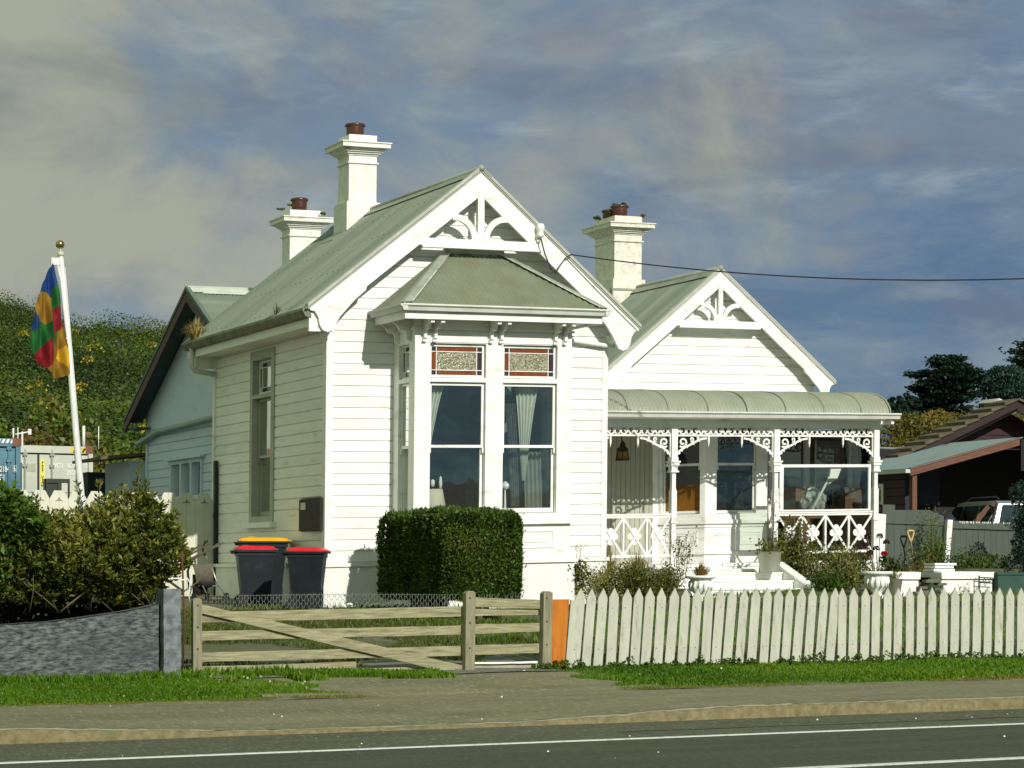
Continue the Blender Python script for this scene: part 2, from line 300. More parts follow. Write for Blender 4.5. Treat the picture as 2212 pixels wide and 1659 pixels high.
    def plate(s, u0, u1, z0, z1, holes, d0, d1):
        """wall plate in (u, depth, z): front at d0, back at d1, rectangular holes with reveals"""
        us = sorted({u0, u1, *[h[0] for h in holes], *[h[1] for h in holes]}); zs = sorted({z0, z1, *[h[2] for h in holes], *[h[3] for h in holes]})
        for i in range(len(us)-1):
            for j in range(len(zs)-1):
                uc, zc = (us[i]+us[i+1])/2, (zs[j]+zs[j+1])/2
                if any(h[0] < uc < h[1] and h[2] < zc < h[3] for h in holes): continue
                a, b, c, d = us[i], us[i+1], zs[j], zs[j+1]
                s.quad((a, d0, c), (b, d0, c), (b, d0, d), (a, d0, d)); s.quad((a, d1, c), (a, d1, d), (b, d1, d), (b, d1, c))
        for a, b, c, d in holes+[(u0, u1, z0, z1)]:
            s.quad((a, d0, c), (a, d1, c), (b, d1, c), (b, d0, c)); s.quad((a, d0, d), (b, d0, d), (b, d1, d), (a, d1, d))
            s.quad((a, d0, c), (a, d0, d), (a, d1, d), (a, d1, c)); s.quad((b, d0, c), (b, d1, c), (b, d1, d), (b, d0, d))
        return s
    def boards(s, lo, hi, z0, z1, holes, pitch=0.168, g=0.024, dep=0.022, d=0.0):
        """weatherboards in (u, depth, z); lo(z), hi(z) bound the wall; every board has a grooved lower edge"""
        nr = int(math.ceil((z1-z0)/pitch-1e-6))
        for r in range(nr):
            a = z0+r*pitch; b = min(a+pitch, z1)
            cuts = sorted({a, b, *[q for h in holes for q in (h[2], h[3]) if a < q < b]})
            for i in range(len(cuts)-1):
                c, e = cuts[i], cuts[i+1]; zc = (c+e)/2
                segs = [(None, None)]; hs = sorted([(h[0], h[1]) for h in holes if h[2] < zc < h[3]])
                ends = [None]+[q for h in hs for q in h]+[None]
                for k in range(0, len(ends), 2):
                    def U(z, kk): return (lo(z) if ends[kk] is None and kk == 0 else hi(z) if ends[kk] is None else ends[kk])
                    l1, l2 = U(c, k), U(e, k); h1, h2 = U(c, k+1), U(e, k+1)
                    if h1-l1 < 0.01 and h2-l2 < 0.01: continue
                    if i == 0 and e-c > g:
                        t = g/(e-c); lm = l1+(l2-l1)*t; hm = h1+(h2-h1)*t
                        s.quad((l1, d+dep, c), (h1, d+dep, c), (hm, d+dep, c+g*0.6), (lm, d+dep, c+g*0.6))
                        s.quad((lm, d+dep, c+g*0.6), (hm, d+dep, c+g*0.6), (hm, d, c+g), (lm, d, c+g))
                        s.quad((lm, d, c+g), (hm, d, c+g), (h2, d, e), (l2, d, e))
                        s.quad((l1, d, c), (l1, d+dep, c), (h1, d+dep, c), (h1, d, c))
                    else: s.quad((l1, d, c), (h1, d, c), (h2, d, e), (l2, d, e))
        return s
    def corr(s, o, ud, vd, nd, u0, u1, vr, pitch=0.0762, amp=0.008, sub=6, nv=1, fn=None):
        o, ud, vd, nd = map(Vector, (o, ud, vd, nd)); old = s.smooth; s.smooth = True
        n = max(2, int((u1-u0)/pitch*sub)); vs = []; fs = []
        for i in range(n+1):
            u = u0+(u1-u0)*i/n; va, vb = vr(u)
            for j in range(nv+1):
                v = va+(vb-va)*j/nv
                vs.append(tuple(o+ud*u+vd*v+nd*(amp*math.sin(2*math.pi*u/pitch))))
        for i in range(n):
            for j in range(nv): a = i*(nv+1)+j; fs.append((a, a+1, a+nv+2, a+nv+1))
        s.add(vs, fs); s.smooth = old; return s
    def build(s, name, mats, parent=None, label=None, recalc=True, origin=None):
        me = bpy.data.meshes.new(name); off = wpos(parent) if parent else Vector(origin or (0, 0, 0))
        me.from_pydata([tuple(Vector(p)-off) for p in s.v], [], s.f)
        for m in (mats if isinstance(mats, (list, tuple)) else [mats]): me.materials.append(m)
        me.polygons.foreach_set('material_index', s.mi); me.polygons.foreach_set('use_smooth', s.sm)
        if recalc:
            import bmesh
            bm = bmesh.new(); bm.from_mesh(me); bmesh.ops.recalc_face_normals(bm, faces=bm.faces); bm.to_mesh(me); bm.free()
        me.update(); o = bpy.data.objects.new(name, me); C.objects.link(o)
        if parent: o.parent = parent
        elif origin: o.location = origin
        if label: o['label'] = label
        return o
def copy_tree(o, parent=None):
    c = o.copy(); C.objects.link(c); c.parent = parent
    for ch in list(o.children): copy_tree(ch, c)
    return c
def sweep_spiral(cx, cz, r0, r1, a0, a1, n=16):
    return [(cx+(r0+(r1-r0)*i/n)*math.cos(R(a0+(a1-a0)*i/n)), cz+(r0+(r1-r0)*i/n)*math.sin(R(a0+(a1-a0)*i/n))) for i in range(n+1)]
def leaves(name, P, size, m, parent=None, aspect=0.45, up=0.3, tint=None, Dr=None, jit=0.35, origin=None, fold=0.0, label=None):
    """one quad (rhombic leaf) per point"""
    P = np.asarray(P, dtype=np.float64); n = len(P)
    d = rng.normal(size=(n, 3)) if Dr is None else np.asarray(Dr)+rng.normal(size=(n, 3))*jit
    d[:, 2] += up; d /= np.linalg.norm(d, axis=1)[:, None]+1e-9
    q = rng.normal(size=(n, 3)); sd = np.cross(d, q); sd /= np.linalg.norm(sd, axis=1)[:, None]+1e-9
    s = np.asarray(size)*(0.65+0.7*rng.random(n)); s = s[:, None]
    V = np.stack([P-d*s*0.5, P+sd*s*aspect*0.5, P+d*s*0.5, P-sd*s*aspect*0.5], axis=1).reshape(-1, 3)
    off = wpos(parent) if parent else Vector(origin or (0, 0, 0)); V = V-np.array(off)
    me = bpy.data.meshes.new(name); me.vertices.add(4*n); me.loops.add(4*n); me.polygons.add(n)
    me.vertices.foreach_set('co', V.ravel()); me.loops.foreach_set('vertex_index', np.arange(4*n, dtype=np.int32))
    me.polygons.foreach_set('loop_start', np.arange(0, 4*n, 4, dtype=np.int32)); me.polygons.foreach_set('loop_total', np.full(n, 4, dtype=np.int32))
    t = rng.random(n) if tint is None else np.clip(tint, 0, 1)
    at = me.attributes.new('tint', 'FLOAT', 'POINT'); at.data.foreach_set('value', np.repeat(t, 4).astype(np.float32))
    me.materials.append(m); me.update(calc_edges=True); me.validate()
    o = bpy.data.objects.new(name, me); C.objects.link(o)
    if parent: o.parent = parent
    elif origin: o.location = origin
    if label: o['label'] = label
    return o
def vnoise(P, f, seed=0):
    """cheap smooth noise 0..1"""
    P = np.asarray(P)*f; r = np.random.default_rng(seed); o = np.zeros(len(P))
    for k in range(6):
        v = r.normal(size=3); v *= (0.7+0.5*k)/np.linalg.norm(v); o += np.sin(P@v*2+r.random()*6.28)/(1+0.35*k)
    return np.clip(0.5+o/5.5, 0, 1)
def GZ(X, Y):
    z = np.interp(Y, [18.95, 21.25, 23.1, 24, 26, 28.3, 31, 37, 50, 62], [0.12, 0.16, 0.29, 0.38, 0.55, 0.68, 0.84, 0.98, 1.5, 1.7])
    return z+np.clip(np.asarray(X)-16.5, 0, 9)*0.06*np.clip((np.asarray(Y)-26)/6, 0, 1)
# leaf materials
L_OLIVE = leafmat('olive_leaves', [(0.012, 0.018, 0.003), (0.045, 0.064, 0.006), (0.145, 0.160, 0.016), (0.32, 0.29, 0.07)])
L_BRIGHT = leafmat('bright_green_leaves', [(0.022, 0.050, 0.006), (0.060, 0.120, 0.012), (0.110, 0.185, 0.020)])
L_HEDGE = leafmat('hedge_leaves', [(0.010, 0.020, 0.004), (0.036, 0.075, 0.008), (0.085, 0.135, 0.014), (0.13, 0.15, 0.03)], trans=0.12)
L_GRASS = leafmat('grass_blades', [(0.035, 0.082, 0.003), (0.075, 0.165, 0.004), (0.125, 0.235, 0.007), (0.20, 0.185, 0.035)], trans=0.35)
L_LAWN = leafmat('rough_lawn_blades', [(0.040, 0.070, 0.010), (0.085, 0.115, 0.020), (0.16, 0.15, 0.04)], trans=0.3)
L_HILL = leafmat('hill_bush_leaves', [(0.012, 0.024, 0.003), (0.030, 0.058, 0.004), (0.062, 0.100, 0.006), (0.105, 0.110, 0.012), (0.13, 0.065, 0.020)], trans=0.1)
L_GORSE = leafmat('gorse_flowers', [(0.16, 0.13, 0.01), (0.34, 0.24, 0.01), (0.46, 0.34, 0.02)], trans=0.1)
L_DARK = leafmat('dark_conifer_needles', [(0.004, 0.013, 0.010), (0.010, 0.030, 0.018), (0.024, 0.055, 0.020)], trans=0.05)
L_BLUEG = leafmat('blue_green_needles', [(0.006, 0.020, 0.018), (0.014, 0.042, 0.028), (0.028, 0.070, 0.034)], trans=0.05)
L_GOLD = leafmat('golden_brown_leaves', [(0.055, 0.062, 0.006), (0.150, 0.120, 0.012), (0.25, 0.15, 0.035)], trans=0.15)
L_BROWN = leafmat('dry_brown_leaves', [(0.09, 0.055, 0.018), (0.19, 0.115, 0.03), (0.27, 0.20, 0.08)], trans=0.2)
L_STRAW = leafmat('straw_grass', [(0.18, 0.14, 0.03), (0.36, 0.28, 0.09), (0.55, 0.45, 0.24)], trans=0.25)
L_RED = leafmat('red_petals', [(0.25, 0.003, 0.006), (0.55, 0.006, 0.010)], trans=0.2)
L_PLUM = leafmat('dark_flower_heads', [(0.020, 0.004, 0.008), (0.045, 0.008, 0.014)], trans=0.1)
L_DAISY = leafmat('white_daisies', [(0.75, 0.75, 0.6), (0.8, 0.78, 0.4)], trans=0.2)
# ================================================================== SETTING
def sheet(name, x0, x1, y0, y1, z, m, nx=1, ny=1, zf=None, kind='structure'):
    b = MB(); b.smooth = True; vs = []; fs = []
    for i in range(nx+1):
        for j in range(ny+1):
            x = x0+(x1-x0)*i/nx; y = y0+(y1-y0)*j/ny; vs.append((x, y, z if zf is None else float(zf(x, y))))
    for i in range(nx):
        for j in range(ny): a = i*(ny+1)+j; fs.append((a, a+ny+1, a+ny+2, a+1))
    b.add(vs, fs); return tag(b.build(name, m, recalc=False), kind=kind)
sheet('far_ground', -1500, 1500, -1500, 1500, -0.35, SOIL)
sheet('road', -260, 260, -14, 18.72, 0.0, ASPHD)
sheet('road_shoulder', -260, 260, 17.0, 18.72, 0.004, ASPH)
b = MB(); b.box(-260, 260, 16.89, 16.955, 0.001, 0.009); tag(b.build('edge_line', LINEM), kind='structure')
b = MB(); b.box(-260, 260, 13.87, 13.97, 0.001, 0.009); tag(b.build('centre_line', LINEM), kind='structure')
# footpath, dropping to the driveway crossing between X 5.7 and 9.2
def kz(x): # kerb height along the street
    return 0.118-0.085*float(np.interp(x, [4.6, 6.6, 9.2, 11.5], [0, 1, 1, 0]))
def pathz(x, y):
    k = kz(x); t = np.clip((y-18.85)/1.3, 0, 1); return (k+0.002)*(1-t)+float(np.interp(y, [18.85, 20.15, 21.3, 22.8, 23.6], [0.125, 0.128, 0.15, 0.245, 0.32]))*t
sheet('footpath', -60, 90, 18.87, 21.36, 0, PATHM, 300, 12, zf=pathz)
b = MB(); b.smooth = False; X = np.concatenate([np.linspace(-60, 3, 40), np.linspace(3.1, 14, 110), np.linspace(14.2, 90, 60)])
prof = [(18.68, lambda x: -0.02), (18.70, lambda x: kz(x)*0.75), (18.745, lambda x: kz(x)+0.004), (18.90, lambda x: kz(x)+0.006), (18.91, lambda x: -0.02)]
rr = np.random.default_rng(3); jj = rr.normal(size=(len(X), 5))*0.006
vs = [(float(x), y+jj[i, j]*1.0, f(float(x))+(jj[i, (j+1) % 5]*0.6 if 0 < j < 4 else 0)) for i, x in enumerate(X) for j, (y, f) in enumerate(prof)]
b.v = vs
for i in range(len(X)-1):
    for j in range(4): b.f.append([i*5+j, i*5+5+j, i*5+6+j, i*5+1+j]); b.mi.append(0 if j < 2 else 1); b.sm.append(True)
tag(b.build('kerb', [KERBM, KERBT]), kind='structure')
def gz2(x, y):
    z = float(GZ(x, y)); 
    if y < 23.2: z = min(z, float(np.interp(y, [21.25, 23.2], [0.145, 0.30])))
    return z-0.012*(math.sin(x*3.1+y*2.3)+math.sin(x*1.3-y*4.1))*0.5
sheet('ground', -60, 110, 21.2, 64, 0, SOIL, 340, 150, zf=gz2)
sheet('driveway', 7.6, 12.2, 21.34, 23.3, 0, PATHM, 30, 24, zf=lambda x, y: pathz(x, 21.34)+0.001 if y < 21.345 else gz2(x, y)+0.022)
sheet('gravel_strip', 7.55, 11.7, 22.75, 23.9, 0, GRAV, 20, 10, zf=lambda x, y: gz2(x, y)+0.034)
# hills behind
SK_U = [-1500, -300, 0, 60, 130, 200, 280, 375, 700, 1100, 1500, 1900, 2060, 2212, 2500, 3600]
SK_V = [560, 620, 596, 576, 554, 542, 535, 529, 430, 360, 300, 225, 318, 335, 350, 330]
Sy, Cy = math.sin(R(25.9)), math.cos(R(25.9))
def hillpt(u, d):
    a = (u-1106)/4839.0; X = d*(Sy+a*Cy); Y = d*(Cy-a*Sy)
    e = np.interp(u, SK_U, SK_V)-np.where(u < 1000, 40, 14)
    g = np.clip((d-58)/(250-58), 0, 1)**0.62
    hz = 1.5+e*g*d/4839.0
    hz = np.where(d > 250, hz-(d-250)*0.15, hz)
    hz += (np.sin(X*0.09+Y*0.05)+np.sin(X*0.05-Y*0.11+1))*0.35*np.clip((d-70)/60, 0, 1)
    return X, Y, hz
us = np.linspace(-1500, 3600, 220); ds = np.concatenate([np.linspace(58, 255, 60), np.linspace(265, 420, 10)])
U, D = np.meshgrid(us, ds, indexing='ij'); Xh, Yh, Zh = hillpt(U.ravel(), D.ravel())
b = MB(); b.v = list(zip(Xh.tolist(), Yh.tolist(), Zh.tolist())); nd = len(ds)
for i in range(len(us)-1):
    for j in range(nd-1): a = i*nd+j; b.f.append([a, a+nd, a+nd+1, a+1]); b.mi.append(0); b.sm.append(True)
tag(b.build('hills', HILLM, recalc=False), kind='structure')
# bush on the hills
def blobs(cx, cy, cz, r, n, hs=0.75, flat=1.0):
    """points on the outside of many leafy blobs; returns points, outward dirs, blob index"""
    k = len(cx); th = rng.random((k, n))*6.2832; ph = np.arccos(1-1.25*rng.random((k, n)))
    rr = r[:, None]*(0.80+0.28*rng.random((k, n)))
    dx, dy, dz = np.sin(ph)*np.cos(th), np.sin(ph)*np.sin(th), np.cos(ph)
    P = np.stack([cx[:, None]+dx*rr, cy[:, None]+dy*rr, cz[:, None]+dz*rr*hs], -1).reshape(-1, 3)
    Dn = np.stack([dx, dy, dz], -1).reshape(-1, 3)
    return P, Dn, np.repeat(np.arange(k), n)
def hillbush(name, u0, u1, d0, d1, k, rlo, rhi, n, size, m, label, cat, tbase=(-0.05, 0.66), brown=0.0):
    u = u0+(u1-u0)*rng.random(k); d = d0+(d1-d0)*rng.random(k)**0.8
    x, y, z = hillpt(u, d); r = (rlo+(rhi-rlo)*rng.random(k)**2.2*1.4)*(0.75+0.35*(d-d0)/(d1-d0))
    P, Dn, ix = blobs(x, y, z+r*0.1, r, n)
    tb = tbase[0]+(tbase[1]-tbase[0])*(0.55*vnoise(np.stack([x, y, z], 1), 0.035, 5)+0.45*vnoise(np.stack([x, y, z], 1), 0.16, 6))*1.25+rng.normal(size=k)*0.09
    if brown: tb = tb+brown*(d < d0+22)
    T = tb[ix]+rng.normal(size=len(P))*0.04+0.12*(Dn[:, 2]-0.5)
    o = leaves(name, P, size, m, aspect=0.75, up=0.2, tint=T, Dr=np.cross(Dn, rng.normal(size=Dn.shape)), jit=0.3)
    return tag(o, label, cat, kind='stuff')
hillbush('hill_bush', -250, 620, 66, 256, 2100, 0.8, 2.4, 210, 0.21, L_HILL, 'dense green native bush covering the steep hillside', 'bush', brown=0.22)
hillbush('far_right_bush', 1780, 2500, 85, 250, 900, 0.9, 2.4, 130, 0.24, L_GOLD, 'scrubby green bush on the slope behind the dark red house', 'bush', tbase=(0.0, 0.55))
# gorse in flower
k = 16; u = -60+460*rng.random(k); d = 95+130*rng.random(k); x, y, z = hillpt(u, d); r = 0.35+0.55*rng.random(k)
P, Dn, ix = blobs(x, y, z+2.2, r, 60); tag(leaves('gorse_patches', P, 0.17, L_GORSE, aspect=0.8), 'yellow flowering gorse patches scattered over the green hill', 'gorse', kind='stuff')
# hill on the other side of the street (seen only in the window reflections)
b = MB(); b.smooth = True; vs = []; fs = []
for i in range(41):
    x = -500+25*i+0.0; h = 11+3*math.sin(i*0.5)+2*math.sin(i*1.3)
    for j, (yy, hh) in enumerate(((-60, -0.4), (-110, 0.35), (-190, 0.8), (-260, 1.0), (-380, 0.5))): vs.append((x, yy, hh*h if hh > 0 else hh))
for i in range(40):
    for j in range(4): a = i*5+j; fs.append((a, a+5, a+6, a+1))
b.add(vs, fs); tag(b.build('opposite_hill', HILLM, recalc=False), kind='structure')

# ------------------------------------------------------------------ grass
def grass(name, n, xf, yf, zf, h, m, label, mask=None, tintf=None, wdt=0.0062):
    X = xf(rng.random(n)); Y = yf(rng.random(n), X)
    if mask is not None: k = mask(X, Y); X, Y = X[k], Y[k]
    Z = zf(X, Y); n = len(X)
    P = np.stack([X, Y, Z], 1); hh = h*(0.5+0.8*rng.random(n))*(0.6+0.8*vnoise(P, 1.6, 3))*np.where(Y < 21.45, 0.5, 1.0)
    D = np.stack([rng.normal(size=n)*0.35, rng.normal(size=n)*0.35, np.ones(n)], 1)
    P[:, 2] += hh*0.42
    t = 0.25+0.5*vnoise(P, 0.9, 8)+rng.normal(size=n)*0.12
    if tintf is not None: t = t+tintf(X, Y)
    return tag(leaves(name, P, hh, m, aspect=wdt/h*3.0, up=0, tint=t, Dr=D, jit=0.05), label, 'grass', kind='stuff')
vg = np.vectorize(gz2)
# left verge: X 3..9.1, right verge: X 11.6..30
def edgeL(X): return 21.25+0.06*np.sin(X*5)+0.05*np.sin(X*13)
grass('left_verge_grass', 75000, lambda r: 2.4+6.75*r, lambda r, X: 21.2+(23.15-21.2)*r, vg, 0.042, L_GRASS,
      'bright green mown grass verge below the grey stone wall', mask=lambda X, Y: (Y > edgeL(X)) & ((X < 7.6) | (Y < 22.9-(X-7.6)*0.35)) & (X+0.18*np.sin(Y*7) < 8.55-(Y-21.2)*0.22), tintf=lambda X, Y: 0.65*(Y < 21.36)+0.25*(Y < 21.5)-0.06)
grass('right_verge_grass', 105000, lambda r: 11.35+14*r, lambda r, X: 21.15+(23.12-21.15)*r, vg, 0.046, L_GRASS,
      'bright green mown grass verge in front of the picket fence', mask=lambda X, Y: (Y > edgeL(X)-0.02) & (X+0.2*np.sin(Y*8) > 11.55+(23.0-Y)*0.18), tintf=lambda X, Y: 0.65*(Y < 21.34)+0.25*(Y < 21.48)-0.06)
grass('long_grass_tufts', 3200, lambda r: 7.4+1.1*r, lambda r, X: 22.45+(23.2-22.45)*r, vg, 0.105, L_GRASS,
      'longer tufted grass growing against the foot of the timber gate', mask=lambda X, Y: vnoise(np.stack([X, Y*2, X*0], 1), 2.2, 4) > 0.50)
grass('wallside_grass', 4500, lambda r: 3.0+4.6*r, lambda r, X: 22.9+0.22*r, vg, 0.11, L_GRASS, 'longer grass fringing the foot of the grey stone wall')
grass('driveway_edge_grass', 9000, lambda r: 8.5+1.75*r, lambda r, X: 22.5+0.55*r, vg, 0.065, L_GRASS, 'low grass clump between the gate and the driveway', mask=lambda X, Y: vnoise(np.stack([X, Y*2, X*0], 1), 1.8, 9) > 0.30)
grass('yard_grass', 52000, lambda r: 7.0+7*r, lambda r, X: 23.5+8.3*r, vg, 0.07, L_LAWN, 'patchy rough grass in the yard behind the timber gate', mask=lambda X, Y: vnoise(np.stack([X, Y, X*0], 1), 0.9, 11) > 0.36)
grass('front_lawn_grass', 16000, lambda r: 12+13*r, lambda r, X: 23.5+8*r, vg, 0.08, L_GRASS, 'front lawn seen through the gaps of the picket fence')
# weeds along the picket fence
k = 190; wx = 11.7+7.6*rng.random(k); wx = np.concatenate([wx, 11.45+0.5*rng.random(26)]); r = 0.02+0.05*rng.random(len(wx))**2; wy = 22.93+0.12*rng.random(len(wx))
P, Dn, ix = blobs(wx, wy, vg(wx, wy)+0.01+0.09*rng.random(len(wx))**2, r, 26, 1.2)
tag(leaves('fence_weeds', P, 0.032, L_BRIGHT, aspect=0.7), 'small leafy weeds growing along the foot of the picket fence', 'weeds', kind='stuff')
# daisies and litter
P = []
for cx, cy, s, q in ((7.9, 22.6, .25, 10), (8.2, 22.1, .3, 8), (13.5, 22.3, 2.5, 8), (6, 21.6, 1.5, 4), (9.8, 22.8, .4, 8), (8.5, 23.6, .8, 8)):
    for i in range(q): xx = cx+random.gauss(0, s); yy = cy+random.gauss(0, .12); P.append((xx, yy, gz2(xx, yy)+0.06))
tag(leaves('daisies', P, 0.030, L_DAISY, aspect=1.0), 'tiny white daisies dotted through the verge grass', 'daisies', kind='stuff')
b = MB()
for i in range(100):
    x = 2+22*random.random(); y = random.choice([17.1+1.5*random.random(), 17.1+1.5*random.random(), 15+2*random.random(), 19.0+2.1*random.random(), 22.6+0.5*random.random()])
    if y > 22: x = 9.0+2.6*random.random()
    z = 0.006 if y < 18.7 else (pathz(x, y)+0.002 if y < 21.6 else gz2(x, y)+0.03); s = 0.004+0.011*random.random()**4
    b.add([(x-s, y, z), (x, y-s, z), (x+s, y, z), (x, y+s, z), (x, y, z+s*1.1)], [(0, 1, 4), (1, 2, 4), (2, 3, 4), (3, 0, 4)])
pass
tag(b.build('loose_stones', STEPM), 'small pale loose stones scattered on the road and footpath', 'stones', kind='stuff')

# long seam and wandering cracks in the road edge and footpath
SEAM = mat('dark_seam', (0.022, 0.024, 0.018))
b = MB(); pts = [(9.6+0.35*i, 17.62+0.03*math.sin(i*1.7)+0.02*math.sin(i*.6)) for i in range(46)]
def flatline(pts, w_, zf):
    for i in range(len(pts)-1):
        (xa, ya), (xb, yb) = pts[i], pts[i+1]; b.quad((xa, ya-w_, zf(xa, ya)), (xb, yb-w_, zf(xb, yb)), (xb, yb+w_, zf(xb, yb)), (xa, ya+w_, zf(xa, ya)))
flatline(pts, 0.018, lambda x, y: 0.008)
tag(b.build('road_seam', SEAM, recalc=False), kind='structure')
# ================================================================== THE VILLA
H = thing('villa', (14.7, 32.5, 0.9), 'white weatherboard Victorian villa with two gables, bay window, green iron roof and bullnose veranda', 'house')
HB = lambda T=None: MB(T=T, W=True)
def hx(X): return lambda u, d, z: (X+d, u, z)          # wall facing -X: u runs along Y, depth into the house
FY, LX, RX, BY = 31.8, 12.3, 17.1, 37.2
AX, AZ, SL, SR = 14.7, 7.59, 0.778, 0.835
def rz1(x): return AZ-(SL*(AX-x) if x < AX else SR*(x-AX))
def inv1(z, side): return AX-(AZ-0.16-z)/SL if side < 0 else AX+(AZ-0.16-z)/SR
# plinth
b = HB(); b.box(LX-0.04, 13.36, FY-0.04, FY+0.1, 0.45, 1.47); b.box(16.08, RX+0.03, FY-0.04, FY+0.1, 0.45, 1.47)
b.box(LX-0.043, LX+0.1, FY+0.1, BY, 0.45, 1.47); b.box(13.34, 16.11, 30.94, FY-0.02, 0.45, 1.47)
b.build('plinth', PLASTER, H)
b = HB(); b.box(LX-0.07, 13.34, FY-0.07, FY+0.02, 1.47, 1.525); b.box(16.10, RX+0.06, FY-0.07, FY+0.02, 1.47, 1.525)
b.box(LX-0.073, LX+0.02, FY+0.02, BY, 1.47, 1.525); b.box(13.31, 16.14, 30.90, FY-0.05, 1.472, 1.527); b.build('plinth_cap', WHITE, H)
# front gable wall 
b = HB(T=lambda u, d, z: (u, FY+d, z))
b.boards(lambda z: max(LX, inv1(z, -1)), lambda z: min(RX, inv1(z, 1)), 1.525, 7.40, [(13.42, 16.02, 1.5, 5.25)])
b.build('front_wall', BOARD, H)
# left wall
b = HB(T=hx(LX)); b.boards(lambda z: FY, lambda z: BY, 1.525, 5.20, [(34.20, 35.22, 2.22, 4.93)]); b.build('left_wall', BOARD, H)
b = HB(); b.box(RX-0.1, RX, FY+0.03, 35.1, 1.4, 5.1); b.box(LX+0.02, RX, BY-0.05, BY, 0.5, 5.2); b.build('inner_wall', BOARD, H)
b = HB(); b.prism([(LX-0.028, FY-0.028), (LX+0.085, FY-0.028), (LX+0.085, FY+0.05), (LX+0.02, FY+0.05), (LX+0.02, FY+0.115), (LX-0.028, FY+0.115)], 1.525, 5.05, 'z'); b.build('corner_board', WHITE, H)
b = HB(); b.box(RX-0.075, RX+0.028, FY-0.012, FY+0.1, 1.525, 5.0); b.build('corner_board', WHITE, H)
b = HB(); b.box(LX-0.028, LX+0.03, BY-0.09, BY+0.02, 1.525, 5.1); b.build('corner_board', WHITE, H)
b = HB(); b.box(11.90, LX-.002, 31.545, 31.60, 5.02, 5.36); b.build('eave_end', BOARD, H)
# roof of the front block
RY0, RY1 = 31.46, 37.6
def roof_slope(b, x0, z0, xr, zr, y0, y1, vr=None, pitch=0.0762, amp=0.009):
    d = Vector((xr-x0, 0, zr-z0)); L = d.length; d = d/L; n = Vector((-d.z, 0, d.x)) if xr > x0 else Vector((d.z, 0, -d.x))
    return b.corr((x0, 0, z0), (0, 1, 0), d, n, y0, y1, vr or (lambda u: (0, L)), pitch, amp)
b = HB(); roof_slope(b, 11.82, rz1(11.82), AX, AZ, RY0, RY1); roof_slope(b, 17.58, rz1(17.58), AX, AZ, RY0, RY1)
rf = b.build('front_roof', ROOF, H, recalc=False)
b = HB(); b.tube([(AX, RY0-0.01, AZ+0.02), (AX, RY1, AZ+0.02)], 0.045, 10)
for s, sl in ((-1, SL), (1, SR)):
    b.quad((AX, RY0, AZ+0.035), (AX+s*0.17, RY0, AZ+0.028-0.17*sl), (AX+s*0.17, RY1, AZ+0.028-0.17*sl), (AX, RY1, AZ+0.035))
b.build('ridge_cap', CAPM, rf)
b = HB()   # roofing nails
for i in range(26):
    for xx in (11.98, 12.75, 13.5, 14.2):
        y = RY0+0.24*i+0.1; z = rz1(xx)+0.012; b.box(xx-0.008, xx+0.008, y-0.008, y+0.008, z, z+0.006)
tag(b.build('nail_pattern', mat('dull_nail', (0.10, 0.11, 0.08)), rf), kind='stuff')
b = HB()
b.quad((11.84, RY0+0.02, rz1(11.84)-0.03), (AX, RY0+0.02, AZ-0.05), (AX, RY1, AZ-0.05), (11.84, RY1, rz1(11.84)-0.03))
b.quad((17.55, RY0+0.02, rz1(17.55)-0.03), (AX, RY0+0.02, AZ-0.05), (AX, RY1, AZ-0.05), (17.55, RY1, rz1(17.55)-0.03))
b.quad((LX, RY1-0.02, 5.2), (RX, RY1-0.02, 5.2), (RX, RY1-0.02, rz1(RX)-.04), (LX, RY1-0.02, rz1(LX)-.04)); b.add([(LX, RY1-0.02, rz1(LX)-.04), (RX, RY1-0.02, rz1(RX)-.04), (AX, RY1-0.02, AZ-.04)], [(0, 1, 2)])
b.build('soffit', WHITE, H)
# gable barge boards
def barge(ax, az, sl, sr, xl, xr, y, th, wv, foot, nm, parent):
    b = HB()
    for s, slp, xe in ((-1, sl, xl), (1, sr, xr)):
        L = abs(xe-ax); f = foot
        P = [(0, 0), (L, -slp*L)]                         # outer (top) edge
        P += [(L-0.03*f, -slp*L-0.06*f), (L-0.10*f, -slp*L-0.07*f), (L-0.16*f, -slp*L-0.16*f), (L-0.18*f, -slp*L-0.27*f), (L-0.23*f, -slp*L-0.35*f), (L-0.31*f, -slp*L-0.38*f), (L-0.39*f, -slp*L-0.35*f), (L-0.44*f, -slp*L-0.26*f), (L-0.50*f, -slp*L-0.15*f)]
        q = L-0.92*f; P += [(L-0.62*f, -slp*(L-0.62*f)-wv-0.10*f), (L-0.75*f, -slp*(L-0.75*f)-wv-0.06*f), (q, -slp*q-wv-0.045*f), (q-0.02, -slp*(q-0.02)-wv), (0, -wv)]
        poly = [(ax+s*a, az+c) for a, c in P]; b.prism(poly if s > 0 else poly[::-1], y, y+th)
    o = b.build(nm, WHITE, parent)
    b = HB()
    for s, slp, xe in ((-1, sl, xl), (1, sr, xr)):
        L = abs(xe-ax)+0.015; poly = [(ax, az+0.055), (ax+s*L, az+0.055-slp*L), (ax+s*L, az-0.035-slp*L), (ax, az-0.035)]
        b.prism(poly if s > 0 else poly[::-1], y-0.018, y+0.10)
    b.tube([(ax, y-0.02, az+0.04), (ax, y+0.12, az+0.04)], 0.032, 10)
    b.build('verge_flashing', VERGE, o); return o
barge(AX, AZ, SL, SR, 11.87, 17.55, 31.49, 0.045, 0.40, 1.0, 'bargeboard', H)
